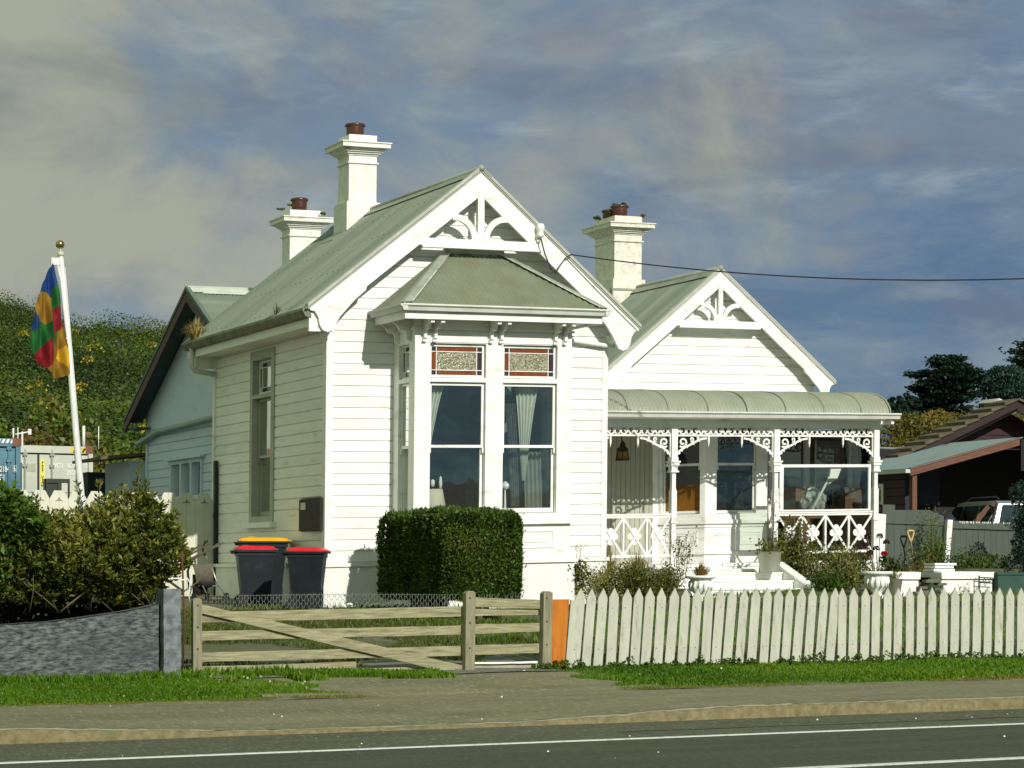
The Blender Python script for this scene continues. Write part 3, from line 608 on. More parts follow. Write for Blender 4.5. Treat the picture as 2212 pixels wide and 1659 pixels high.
def gable_trim(ax, zt, zb, xl, xr, zk, y, r, k=1.0):
    b = HB(); b.box(xl, xr, y-0.012, y+0.05, zb, zt); b.box(xl+0.05, xr-0.05, y-0.03, y+0.06, zb-0.035, zb-0.003)
    b.box(ax-0.055*k, ax+0.055*k, y-0.02, y+0.052, zt, zk)
    for s in (-1, 1):
        cx = ax+s*(0.10*k+r); pts = [(cx-s*(r-0.0)*math.cos(R(a)), zt+(r)*math.sin(R(a))) for a in np.linspace(0, 96, 16)]
        b.ribbon(pts, 0.095*k, y-0.008, y+0.045)
    b.prism([(ax-0.16*k, zt), (ax+0.16*k, zt), (ax+0.11*k, zt+0.07), (ax+0.05*k, zt+0.12), (ax-0.05*k, zt+0.12), (ax-0.11*k, zt+0.07)], y-0.015, y+0.051)
    return b.build('gable_fretwork', WHITE, H)
gable_trim(AX, 6.495, 6.385, 13.66, 15.80, 7.25, 31.495, 0.34)
# left eave: fascia, gutter, downpipe
b = HB(); b.box(11.92, 11.95, 31.55, 37.55, 5.10, 5.36); b.box(11.95, LX, 31.6, 37.5, 5.10, 5.13); b.build('fascia', BOARD, H)
b = HB(); P = [(11.93, 5.34), (11.80, 5.37), (11.79, 5.33), (11.84, 5.24), (11.93, 5.22)]; b.prism(P, 31.53, 37.5, 'y'); g = b.build('left_gutter', GUTD, H)
b = HB(); b.tube([(11.87, 37.15, 5.25), (11.87, 37.15, 4.93), (11.92, 37.13, 4.86), (12.26, 37.1, 4.80)], 0.045, 10); b.build('gutter_outlet', GUT, H)
b = HB(); b.box(11.95, 12.28, 37.46, 37.5, 4.98, 5.12); b.prism([(37.2, 5.13), (37.5, 5.13), (37.5, 5.0), (37.2, 4.9)], 11.95, 12.28, 'x'); b.build('eave_end', BOARD, H)

# ---- windows
def sash(T, u0, u1, z0, z1, zm, parent, dep=0.06, gl=GLASS, fr=0.05, glass_name='pane', mtl=WHITE, split=None):
    """double hung sash with two panes in an opening"""
    b = HB(T); b.plate(u0+0.012, u1-0.012, zm-0.02, z1-0.01, [(u0+fr, u1-fr, zm+0.022, z1-fr)], dep, dep+0.035)
    b.plate(u0+0.012, u1-0.012, z0+0.01, zm+0.02, [(u0+fr, u1-fr, z0+fr*1.6, zm-0.022)], dep+0.038, dep+0.072)
    for uu in (u0+0.015, u1-0.04): b.box(uu, uu+0.025, dep-0.02, dep+0.034, zm-0.10, zm-0.02)
    if mtl is None: mtl = WHITE
    o = b.build('window', mtl, parent)
    for a, c, d in ((zm+0.022, z1-fr, dep+0.018), (z0+fr*1.6, zm-0.022, dep+0.055)):
        p = HB(T); p.quad((u0+fr, d, a), (u1-fr, d, a), (u1-fr, d, c), (u0+fr, d, c)); p.build('pane', gl, o, recalc=False)
    return o
def leadlight(T, u0, u1, z0, z1, parent, dep=0.06, fr=0.045, lit=True):
    b = HB(T); b.plate(u0+0.012, u1-0.012, z0+0.01, z1-0.01, [(u0+fr, u1-fr, z0+fr, z1-fr)], dep, dep+0.04); o = b.build('fanlight', WHITE, parent)
    a, c, e, f = u0+fr, u1-fr, z0+fr, z1-fr; w = (c-a); k = min(0.085, w*0.22); h = min(0.075, (f-e)*0.22); d = dep+0.02
    us = [a, a+k, c-k, c]; zs = [e, e+h, f-h, f]
    b = HB(T)
    for i in range(3):
        for j in range(3):
            b.k = 2 if (i == 1 and j == 1) else (0 if (i == 1 or (j == 1 and i == 0)) else 1)
            if not lit: b.k = 1 if (i+j) % 2 else 3
            b.quad((us[i], d, zs[j]), (us[i+1], d, zs[j]), (us[i+1], d, zs[j+1]), (us[i], d, zs[j+1]))
    b.build('stained_glass', [AMBER, PLUM, PEB, GDARK], o, recalc=False)
    b = HB(T)
    for uu in us[1:3]: b.box(uu-0.006, uu+0.006, d-0.008, d+0.004, e, f)
    for zz in zs[1:3]: b.box(a, c, d-0.009, d+0.004, zz-0.006, zz+0.006)
    b.build('lead_strip', WHITE, o)
    return o
TL = hx(LX)
b = HB(TL); b.plate(34.12, 35.28, 2.20, 5.02, [(34.26, 35.16, 2.30, 4.24), (34.26, 35.16, 4.30, 4.87)], -0.022, 0.16)
wl = b.build('window_surround', mat('dull_side_trim', (0.42, 0.43, 0.36), (0.34, 0.35, 0.29), 0.7, 3), H)
b = HB(TL); b.box(34.02, 35.40, -0.10, 0.02, 2.11, 2.20); b.build('window_sill', WHITE, wl)
sash(TL, 34.26, 35.16, 2.30, 4.24, 3.28, H, dep=0.09, mtl=MATS['dull_side_trim']); leadlight(TL, 34.26, 35.16, 4.30, 4.87, H, dep=0.09, lit=False)
b = HB(TL); b.box(31.92, 32.86, -0.012, 0.02, 2.02, 2.54); mb_ = b.build('meter_recess', GUTD, H)
b = HB(TL); b.box(31.86, 32.42, -0.075, -0.014, 2.03, 2.53); b.box(32.46, 32.86, -0.04, -0.014, 2.03, 2.52); b.k = 1; b.box(32.55, 32.76, -0.052, -0.041, 2.36, 2.47); b.build('meter_box', [mat('dark_meter_box', (0.014, 0.013, 0.011), (0.026, 0.024, 0.02), 0.6, 5, spec=0.2), YELS if False else POTM], H)
# ---- bay window
TB = lambda u, d, z: (u, 30.98+d, z)
O1 = (13.64, 14.575); O2 = (14.865, 15.80)
b = HB(TB)
b.plate(13.39, 16.05, 1.525, 5.20, [(O1[0], O1[1], 2.24, 4.245), (O2[0], O2[1], 2.24, 4.245), (O1[0], O1[1], 4.31, 4.83), (O2[0], O2[1], 4.31, 4.83)], 0, 0.12)
b.build('bay_wall', WHITE, H)
b = HB(lambda u, d, z: (13.391+d, u, z)); b.plate(30.99, 31.82, 1.525, 5.20, [(31.20, 31.60, 2.24, 4.245), (31.20, 31.60, 4.31, 4.83)], 0, 0.10)
b.build('bay_side_wall', WHITE, H)
b = HB(lambda u, d, z: (16.049-d, u, z)); b.plate(30.99, 31.82, 1.525, 5.20, [(31.20, 31.60, 2.24, 4.245)], 0, 0.10); b.build('bay_side_wall', WHITE, H)
TS = lambda u, d, z: (13.391+d, u, z)
sash(TS, 31.20, 31.60, 2.24, 4.245, 3.27, H, dep=0.045, gl=GLASSB, fr=0.035); leadlight(TS, 31.20, 31.60, 4.31, 4.83, H, dep=0.05, fr=0.03, lit=False)
TR_ = lambda u, d, z: (16.049-d, u, z); sash(TR_, 31.20, 31.60, 2.24, 4.245, 3.27, H, dep=0.045, gl=GLASSB, fr=0.035)
for o in (O1, O2):
    sash(TB, o[0], o[1], 2.24, 4.245, 3.27, H, dep=0.05, gl=GLASSB); leadlight(TB, o[0], o[1], 4.31, 4.83, H, dep=0.05)
b = HB(TB)
b.box(13.33, 16.11, -0.075, 0.0, 2.07, 2.13); b.box(13.36, 16.08, -0.045, 0.0, 2.13, 2.17); b.box(13.315, 13.39, -0.075, 0.75, 2.07, 2.13)   # sill
b.build('bay_sill', WHITE, H)
b = HB(TB)
b.box(13.36, 16.08, -0.03, 0, 5.03, 5.065); b.box(13.37, 16.07, -0.02, 0, 4.965, 4.99); b.box(13.365, 13.39, 0.0, 0.80, 5.03, 5.065)
for x in (13.62, 14.84): b.box(x, x+0.98, -0.012, 0, 4.845, 4.87)
b.build('frieze_moulding', WHITE, H)
for x0, x1 in ((13.66, 14.5), (14.95, 15.79)):
    b = HB(TB); b.plate(x0, x1, 1.70, 2.0, [(x0+0.05, x1-0.05, 1.75, 1.95)], -0.014, 0.0); b.box(x0+0.10, x1-0.10, -0.012, 0.0, 1.79, 1.91); b.build('apron_panel', WHITE, H)
# eave brackets in pairs
def bracket(x, y0, nm='eave_bracket', T=None):
    b = HB(T); P = [(y0, 5.19), (y0-0.30, 5.19), (y0-0.30, 5.13), (y0-0.24, 5.10), (y0-0.19, 5.03), (y0-0.10, 5.02), (y0-0.07, 4.97), (y0-0.08, 4.90), (y0-0.035, 4.87), (y0, 4.86)]
    b.prism(P, x-0.022, x+0.022, 'x'); b.box(x-0.032, x+0.032, y0-0.05, y0, 4.845, 4.875); b.box(x-0.03, x+0.03, y0-0.335, y0-0.29, 5.105, 5.16); return b.build(nm, WHITE, H)
for x in (13.53, 13.70, 14.64, 14.81, 15.74, 15.91): bracket(x, 30.975)
for y in (31.15, 31.60):
    b = HB(); P = [(13.39, 5.19), (13.10, 5.19), (13.10, 5.13), (13.16, 5.10), (13.20, 5.03), (13.29, 5.02), (13.32, 4.97), (13.31, 4.90), (13.355, 4.87), (13.39, 4.86)]; b.prism(P, y-0.022, y+0.022, 'y'); b.build('eave_bracket', WHITE, H)
# bay eave + gutter
b = HB(); b.box(13.10, 16.34, 30.64, 31.79, 5.19, 5.215); b.box(13.06, 16.38, 30.60, 30.64, 5.15, 5.28); b.box(13.06, 13.10, 30.64, 31.79, 5.15, 5.28); b.box(16.34, 16.38, 30.64, 31.79, 5.15, 5.28); b.build('bay_eave', WHITE, H)
def gutprof(b, x0, x1, y, z): b.prism([(y, z+0.07), (y-0.115, z+0.10), (y-0.12, z+0.075), (y-0.085, z+0.05), (y-0.07, z), (y, z)], x0, x1, 'x')
b = HB(); gutprof(b, 12.98, 16.46, 30.60, 5.265); b.prism([(13.06, 5.335), (12.945, 5.365), (12.94, 5.34), (12.975, 5.315), (12.99, 5.265), (13.06, 5.265)], 30.49, 31.78, 'y')
b.prism([(16.38, 5.335), (16.495, 5.365), (16.50, 5.34), (16.465, 5.315), (16.45, 5.265), (16.38, 5.265)], 30.49, 31.78, 'y'); b.build('bay_gutter', GUT, H)
b = HB(); b.tube([(16.2, 31.74, 5.02), (17.0, 31.72, 4.93), (17.2, 31.72, 4.92)], 0.036, 10); b.build('overflow_pipe', WHITE, H)
# bay roof: hipped against the gable
ex0, ex1, ey, ez, ty0, ty1, tz, wy = 13.0, 16.44, 30.52, 5.36, 14.22, 15.20, 6.33, 31.79
b = HB(); dv = Vector((0, wy-ey, tz-ez)); L = dv.length; dn = dv/L; n_ = Vector((0, -dn.z, dn.y))
def vrf(u):
    x = ex0+u
    t = 1.0 if ty0 <= x <= ty1 else ((x-ex0)/(ty0-ex0) if x < ty0 else (ex1-x)/(ex1-ty1)); return (0, L*max(0.001, t))
b.corr((ex0, ey, ez), (1, 0, 0), dn, n_, 0, ex1-ex0, vrf, 0.0762, 0.008)
for s, xe, xt in ((1, ex0, ty0), (-1, ex1, ty1)):
    dv = Vector((xt-xe, 0, tz-ez)); L2 = dv.length; d2 = dv/L2; n2 = Vector((-d2.z, 0, d2.x)) if s > 0 else Vector((d2.z, 0, -d2.x))
    b.corr((xe, ey, ez), (0, 1, 0), d2, n2, 0.0, wy-ey, lambda u: (0, L2*max(0.001, u/(wy-ey))), 0.0762, 0.008)
br = b.build('bay_roof', ROOFB, H, recalc=False)
b = HB(); c_ = HB()
for xe, xt, s in ((ex0, ty0, -1), (ex1, ty1, 1)):
    a = Vector((xe, ey, ez+0.025)); t = Vector((xt, wy-0.01, tz+0.03)); 
    p1, p2 = Vector((-s*0.10, -0.0, 0.004)), Vector((0, 0.11, 0.004))
    b.quad(tuple(a), tuple(a+Vector((-s*0.13, 0, 0.01))), tuple(t+Vector((-s*0.09, -0.05, -0.02))), tuple(t)); b.quad(tuple(a), tuple(a+Vector((0, 0.13, 0.01))), tuple(t+Vector((s*0.07, 0, -0.05))), tuple(t))
    c_.tube([tuple(a+Vector((-s*0.14, 0, 0.012))), tuple(t+Vector((-s*0.10, -0.05, -0.02)))], 0.008, 6)
b.box(ty0-0.02, ty1+0.02, wy-0.07, wy, tz-0.03, tz+0.05); b.build('hip_flashing', CAPM, br); c_.build('hip_edge', WORN, br)
b = HB()      # flaked patches lying on the iron near the top
for i in range(22):
    x = ty0+random.uniform(-.05, ty1-ty0+.05); t = 0.93+0.055*random.random(); yy = ey+(wy-ey)*t; zz = ez+(tz-ez)*t+0.014; q = random.uniform(.012, .03); dz = (tz-ez)/(wy-ey)
    b.quad((x-q, yy-q, zz-q*dz), (x+q, yy-q*.8, zz-q*.8*dz), (x+q*.7, yy+q, zz+q*dz), (x-q*.8, yy+q*.9, zz+q*.9*dz))
b.build('flaking_paint', WORN, br, recalc=False)
# interior rooms
b = HB(); b.box(LX+0.15, RX-0.12, FY+0.14, BY-0.1, 1.30, 1.42); b.box(13.5, 15.95, 31.12, FY+0.14, 1.30, 1.42)
b.box(LX+0.15, RX-0.12, BY-0.3, BY-0.2, 1.4, 5.1); b.box(LX+0.2, RX-0.12, FY+0.2, BY-0.1, 5.08, 5.12); b.box(13.5, 15.95, 31.12, FY+0.2, 5.08, 5.12); b.build('room_lining', DARKIN, H)

# ---- second gable
A2X, A2Z, S2, G2Y = 21.08, 6.67, 0.805, 35.1
def rz2(x): return A2Z-S2*abs(A2X-x)
b = HB(lambda u, d, z: (u, G2Y+d, z)); b.boards(lambda z: max(18.3, A2X-(A2Z-0.15-z)/S2), lambda z: min(23.25, A2X+(A2Z-0.15-z)/S2), 4.10, 6.5, []); b.build('second_gable_wall', BOARD, H)
b = HB(); b.box(18.95, 23.2, G2Y-0.035, G2Y, 4.42, 4.455); b.build('gable_base_moulding', WHITE, H)
b = HB(); roof_slope(b, 18.3, rz2(18.3), A2X, A2Z, 34.84, 42.0); roof_slope(b, 23.60, rz2(23.60), A2X, A2Z, 34.84, 42.0)
roof_slope(b, 17.1, rz2(17.1), 18.32, rz2(18.32), 35.6, 42.0)
r2 = b.build('second_roof', ROOF, H, recalc=False)
b = HB(); b.tube([(A2X, 34.83, A2Z+0.02), (A2X, 42, A2Z+0.02)], 0.045, 10)
for s in (-1, 1): b.quad((A2X, 34.84, A2Z+0.035), (A2X+s*0.17, 34.84, A2Z+0.028-0.17*S2), (A2X+s*0.17, 42, A2Z+0.028-0.17*S2), (A2X, 42, A2Z+0.035))
b.build('ridge_cap', CAPM, r2)
b = HB(); b.quad((18.6, 34.86, rz2(18.6)-.03), (A2X, 34.86, A2Z-.05), (A2X, 42, A2Z-.05), (18.6, 42, rz2(18.6)-.03)); b.quad((23.57, 34.86, rz2(23.57)-.03), (A2X, 34.86, A2Z-.05), (A2X, 42, A2Z-.05), (23.57, 42, rz2(23.57)-.03)); b.build('soffit', WHITE, H)
barge(A2X, A2Z, S2, S2, 18.58, 23.58, 34.86, 0.045, 0.315, 0.72, 'bargeboard', H)
gable_trim(A2X, 5.735, 5.635, 20.18, 21.98, 6.42, 34.865, 0.29, 0.85)
b = HB(lambda u, d, z: (u, G2Y+d, z)); b.plate(17.1, 23.25, 1.2, 4.12, [(19.9, 22.3, 1.3, 4.0), (22.38, 23.1, 1.45, 3.9)], 0.003, 0.10); b.build('veranda_back_wall', WHITE, H)
b = HB(); b.box(23.15, 23.25, G2Y+0.1, 42, 0.6, 4.5); b.build('right_wall', BOARD, H)
# bead-board entry wall and door
b = HB(); x = 17.15
while x < 19.80: b.box(x, x+0.088, G2Y-0.018, G2Y, 1.36, 4.05); x += 0.097
b.build('entry_lining', BEAD, H)
b = HB(); b.box(19.82, 19.93, G2Y-0.05, G2Y, 1.36, 4.05); b.build('door_jamb', WHITE, H)
# veranda bay (canted)
VBY = 34.3
def cant(p, q):
    p, q = Vector(p), Vector(q); d = (q-p).normalized(); n = Vector((-d.y, d.x))     # inward
    return lambda u, dd, z: (p.x+d.x*u+n.x*dd, p.y+d.y*u+n.y*dd, z)
segs = [((19.93, G2Y), (20.46, VBY)), ((20.46, VBY), (21.76, VBY)), ((21.76, VBY), (22.29, G2Y))]
for i, (p, q) in enumerate(segs):
    L_ = (Vector(q)-Vector(p)).length; T = cant(p, q); m = 0.17 if i == 1 else 0.10; e = L_-m
    if i == 1: m, e = 0.24, 1.07
    b = HB(T); b.plate(0.001, L_-0.001, 1.30, 4.05, [(m, e, 2.24, 3.98)], 0, 0.09)
    b.box(-0.02, L_+0.02, -0.05, 0.0, 2.06, 2.13); b.box(-0.02, L_+0.02, -0.04, 0, 1.52, 1.56); b.box(-0.01, L_+0.01, -0.02, 0, 1.9995, 2.03)
    for a, c in (((0.12, L_/2-0.06), (L_/2+0.06, L_-0.12)) if i == 1 else ((0.14, L_-0.14),)): b.plate(a, c, 1.68, 1.92, [(a+0.03, c-0.03, 1.71, 1.89)], -0.012, 0); b.plate(a+0.05, c-0.05, 1.73, 1.87, [(a+0.07, c-0.07, 1.75, 1.85)], -0.01, 0)
    b.build('veranda_bay_wall', WHITE, H); sash(T, m, e, 2.24, 3.98, 3.12, H, dep=0.03, gl=GDARK, fr=0.035)
    if i == 0: b = HB(T); b.box(m+0.035, e-0.035, 0.085, 0.088, 2.30, 2.76); b.build('ochre_blind', OCHRE, H); 
b = HB(); b.quad((22.38, G2Y+0.08, 1.45), (23.1, G2Y+0.08, 1.45), (23.1, G2Y+0.08, 3.9), (22.38, G2Y+0.08, 3.9)); b.build('dark_doorway', GDARK, H, recalc=False)
# veranda end: dark glazed screen
b = HB(lambda u, d, z: (23.20+d, u, z)); b.plate(33.1, 35.1, 1.36, 3.75, [(33.2, 34.05, 2.2, 3.6), (34.12, 35.0, 2.2, 3.6)], 0, 0.05); b.build('veranda_end_frame', mat('dark_end_lining', (0.10, 0.075, 0.05), (0.06, 0.045, 0.03), 0.6, 4), H)
b = HB(); b.quad((23.22, 33.2, 2.2), (23.22, 35.0, 2.2), (23.22, 35.0, 3.6), (23.22, 33.2, 3.6)); b.build('end_window', GDARK, H, recalc=False)
# veranda floor, beam, posts
b = HB(); b.box(17.12, 23.32, 33.0, 35.1, 1.31, 1.36); b.box(17.12, 23.30, 33.02, 33.10, 0.6, 1.31); b.build('veranda_floor', STEPM, H)
b = HB(); b.box(17.12, 23.34, 33.0, 33.1, 3.70, 3.83); b.quad((17.12, 32.72, 3.855), (23.3, 32.72, 3.855), (23.3, 33.0, 3.83), (17.12, 33.0, 3.83)); b.quad((17.12, 33.1, 3.86), (23.3, 33.1, 3.86), (23.3, 35.1, 4.2), (17.12, 35.1, 4.2)); b.build('veranda_beam', WHITE, H)
vp = [17.17, 19.08, 21.13, 23.22]
def vpost(x):
    b = HB(); y = 33.05; h = 0.048
    b.box(x-0.056, x+0.056, y-0.056, y+0.056, 3.19, 3.70); b.box(x-h*0.82, x+h*0.82, y-h*0.82, y+h*0.82, 1.36, 2.10); b.box(x-0.05, x+0.05, y-0.05, y+0.05, 2.10, 2.62)
    old = 2.62; P = [(0.045, 2.62), (0.036, 2.66), (0.036, 2.90), (0.042, 2.95)]
    for i in range(3): 
        a, za = P[i]; c, zc = P[i+1]
        b.add([(x-a, y-a, za), (x+a, y-a, za), (x+a, y+a, za), (x-a, y+a, za), (x-c, y-c, zc), (x+c, y-c, zc), (x+c, y+c, zc), (x-c, y+c, zc)], [(0, 1, 5, 4), (1, 2, 6, 5), (2, 3, 7, 6), (3, 0, 4, 7)])
    b.box(x-0.075, x+0.075, y-0.075, y+0.075, 2.93, 2.96); b.box(x-0.058, x+0.058, y-0.058, y+0.058, 2.96, 3.045)
    b.box(x-0.095, x+0.095, y-0.095, y+0.095, 3.095, 3.125); b.box(x-0.08, x+0.08, y-0.08, y+0.08, 3.045, 3.095); b.box(x-0.066, x+0.066, y-0.066, y+0.066, 3.125, 3.19)
    b.box(x-0.062, x+0.062, y-0.062, y+0.062, 2.07, 2.11)
    return b.build('veranda_post', WHITE, H)
for x in vp: vpost(x)
# lace frieze and brackets
def frieze(x0, x1):
    b = HB(); y0, y1 = 33.035, 33.058
    b.box(x0, x1, y0-0.006, y1+0.006, 3.545, 3.575); b.box(x0, x1, y0-0.003, y1+0.003, 3.688, 3.699)
    n = max(1, round((x1-x0)/0.245)); p = (x1-x0)/n
    for i in range(n):
        c = x0+p*(i+0.5); s = 1 if i % 2 else -1
        X = lambda t: c+s*t*p
        b.ribbon([(X(-0.5), 3.685), (X(-0.36), 3.66), (X(-0.2), 3.60), (X(-0.02), 3.578), (X(0.15), 3.60), (X(0.27), 3.655)], 0.026, y0, y1)
        b.ribbon([(X(0)+s*q[0], q[1]) for q in sweep_spiral(0.045, 3.635, 0.036, 0.010, 200, -170, 12)], 0.020, y0+0.001, y1-0.001)
        b.ribbon([(X(0)+s*q[0], q[1]) for q in sweep_spiral(-0.065, 3.645, 0.030, 0.006, 20, 400, 12)], 0.019, y0+0.002, y1-0.002)
        b.ribbon([(X(-0.45), 3.585), (X(-0.36), 3.60), (X(-0.30), 3.625)], 0.02, y0+0.0018, y1-0.0018)
        b.ribbon([(X(0.25), 3.69), (X(0.33), 3.64), (X(0.42), 3.60), (X(0.5), 3.578)], 0.026, y0+0.0015, y1-0.0015)
    return b.build('lace_frieze', WHITE, H)
def corner_lace(x, s):
    b = HB(); y0, y1 = 33.036, 33.057; X = lambda t: x+s*t; W_ = 0.62
    b.ribbon([(X(0.008), 3.19), (X(0.008), 3.545)], 0.018, y0, y1)
    b.ribbon([(X(0.0), 3.22), (X(0.07), 3.30), (X(0.17), 3.36), (X(0.27), 3.40), (X(0.38), 3.455), (X(0.49), 3.50), (X(0.60), 3.515)], 0.034, y0+.001, y1-.001)
    b.ribbon([(X(0)+s*q[0], q[1]) for q in sweep_spiral(0.125, 3.445, 0.088, 0.022, -130, 330, 20)], 0.030, y0+.002, y1-.002)
    b.ribbon([(X(0)+s*q[0], q[1]) for q in sweep_spiral(0.30, 3.495, 0.042, 0.012, -120, 240, 14)], 0.025, y0+.0025, y1-.0025)
    b.ribbon([(X(0)+s*q[0], q[1]) for q in sweep_spiral(0.42, 3.522, 0.026, 0.008, -120, 240, 10)], 0.02, y0+.003, y1-.003)
    b.ribbon([(X(0)+s*q[0], q[1]) for q in sweep_spiral(0.045, 3.265, 0.035, 0.01, 90, -200, 10)], 0.016, y0+.0035, y1-.0035)
    for t, z in ((0.10, 3.29), (0.20, 3.35), (0.33, 3.405), (0.44, 3.46)): b.prism([(X(t-.02), z+.02), (X(t+.03), z+.03), (X(t+0.018), z-0.012)], y0+.004, y1-.004)
    b.box(min(X(W_), X(W_+0.032)), max(X(W_), X(W_+0.032)), y0-0.003, y1+0.003, 3.42, 3.545); b.prism([(X(W_+0.004), 3.42), (X(W_+0.028), 3.42), (X(W_+0.016), 3.355)], y0, y1)
    return b.build('lace_bracket', WHITE, H)
for i in range(3):
    a, c = vp[i]+0.056, vp[i+1]-0.056; frieze(a, c); corner_lace(a, 1); corner_lace(c, -1)
# balustrades
def balustrade(x0, x1):
    b = HB(); y = 33.05; b.box(x0, x1, y-0.035, y+0.035, 2.205, 2.235); b.box(x0, x1, y-0.022, y+0.022, 2.165, 2.205); b.box(x0, x1, y-0.025, y+0.025, 1.50, 1.545)
    o = b.build('balustrade_rail', WHITE, H); n = round((x1-x0)/0.47); p = (x1-x0)/n
    for i in range(n):
        a, c = x0+i*p, x0+(i+1)*p; b = HB()
        if i: b.box(a-0.018, a+0.018, y-0.016, y+0.016, 1.545, 2.165)
        b.ribbon([(a+0.015, 1.55), (c-0.015, 2.16)], 0.036, y-0.02, y-0.003); b.ribbon([(c-0.015, 1.55), (a+0.015, 2.16)], 0.036, y-0.001, y+0.016)
        m_ = (a+c)/2
        for dx, dz in ((0.075, 0), (-0.075, 0), (0, 0.085), (0, -0.085)):
            pts = [(m_+dx+0.062*math.cos(t), 1.857+dz+0.062*math.sin(t)) for t in np.linspace(0, 6.283, 15)[:-1]]; b.prism(pts, y+0.017+abs(dz)*0.02, y+0.027)
        b.build('cross_panel', WHITE, H)
balustrade(17.22, 19.03); balustrade(21.19, 23.16)
# veranda roof
path = [(32.72, 3.93), (32.74, 4.02), (32.80, 4.11), (32.89, 4.19), (33.02, 4.255), (33.18, 4.305), (33.38, 4.34), (33.7, 4.37), (35.08, 4.46)]
b = HB(); b.smooth = True; sub = 6; n = int((23.31-17.12)/0.0762*sub); vs = []; fs = []
for i in range(n+1):
    x = 17.12+(23.31-17.12)*i/n; o_ = 0.014*math.sin(2*math.pi*x/0.0762)
    for j, (yy, zz) in enumerate(path):
        a = path[max(j-1, 0)]; c = path[min(j+1, len(path)-1)]; d = Vector((c[0]-a[0], c[1]-a[1])).normalized(); vs.append((x, yy-d.y*o_, zz+d.x*o_))
m_ = len(path)
for i in range(n):
    for j in range(m_-1): fs.append((i*m_+j, i*m_+j+1, (i+1)*m_+j+1, (i+1)*m_+j))
b.add(vs, fs); vr_ = b.build('veranda_roof', VROOF, H, recalc=False)
b = HB()      # dark strips along the troughs: rib shade and grime put into colour
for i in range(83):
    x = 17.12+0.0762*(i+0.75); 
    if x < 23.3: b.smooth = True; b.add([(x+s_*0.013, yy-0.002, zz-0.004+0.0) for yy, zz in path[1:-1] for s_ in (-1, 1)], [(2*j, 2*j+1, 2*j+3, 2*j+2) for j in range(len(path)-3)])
b.build('trough_shade_grime', mat('trough_shade_grime', (0.13, 0.135, 0.095), (0.20, 0.20, 0.15), 0.8, 6), vr_, recalc=False)
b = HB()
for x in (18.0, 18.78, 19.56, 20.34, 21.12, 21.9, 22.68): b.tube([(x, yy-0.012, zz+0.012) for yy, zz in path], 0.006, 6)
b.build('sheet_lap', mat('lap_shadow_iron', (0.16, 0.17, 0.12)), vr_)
b = HB(); b.tube([(23.31, yy, zz+0.01) for yy, zz in path], 0.016, 8); b.build('roof_edge', VROOF, vr_)
b = HB(); gutprof(b, 17.12, 23.48, 32.74, 3.845); b.build('veranda_gutter', GUT, H)
b = HB(); b.box(23.345, 23.40, 32.74, 33.1, 3.76, 3.84); b.build('veranda_eave_end', WHITE, H)

# ---- chimneys
def chimney(x0, x1, y0, y1, zb, zs, zt, m, pots, base=True, ztop_in=0.10, broken=False):
    b = HB()
    def ring(e, a, c): b.box(x0-e, x1+e, y0-e, y1+e, a, c)
    ring(0.0, zs, zt-0.50); 
    if base: ring(0.055, zb, zs)
    else: b.box(x0, x1, y0, y1, zb, zs)
    ring(0.028, zt-0.50, zt-0.475); ring(0.002, zt-0.475, zt-0.36)
    for i in range(4): ring(0.02+0.035*i, zt-0.36+0.03*i, zt-0.33+0.03*i)
    ring(0.185, zt-0.24, zt-0.165); ring(0.205, zt-0.165, zt-0.145)
    ring(0.0, zt-0.145, zt)
    c = b.build('chimney', m, H)
    for px, py, r, h, rm in pots:
        b = HB(); b.lathe(px, py, [(r*0.93, zt-0.01), (r*0.98, zt+h*0.3), (r, zt+h*0.72), (r*1.0, zt+h*0.74), (r*1.12, zt+h*0.78), (r*1.18, zt+h*0.86), (r*1.10, zt+h*0.97), (r*0.92, zt+h), (r*0.84, zt+h), (r*0.80, zt+h*0.5)], 20); b.build('chimney_pot', TERRA, c)
    return c
chimney(14.285, 14.80, 36.0, 36.50, 6.7, 7.73, 8.90, CHIM, [(14.49, 36.25, 0.155, 0.23, 0)])
chimney(14.575, 15.19, 39.7, 40.12, 5.9, 6.9, 8.14, CHIM, [(14.83, 39.9, 0.145, 0.25, 0)])
c3_ = chimney(20.59, 21.19, 38.0, 38.80, 6.0, 6.84, 8.07, CHIMD, [(20.80, 38.2, 0.155, 0.23, 0), (20.80, 38.62, 0.13, 0.2, 0)])
b = HB(); b.box(20.49, 20.52, 37.9, 38.9, 6.0, 6.6); b.prism([(20.5, 6.62), (21.28, 6.62), (21.28, 6.66), (20.5, 6.66)], 37.93, 37.99); b.build('chimney_flashing', CAPM, H)
b = HB(); b.prism([(14.17, 7.12), (14.20, 7.19), (14.62, 7.57), (14.66, 7.56)], 35.90, 35.93); b.prism([(13.98, 6.98), (14.15, 7.0), (14.22, 7.17), (14.0, 7.07)], 36.0, 36.55); b.build('chimney_flashing', CAPM, H)

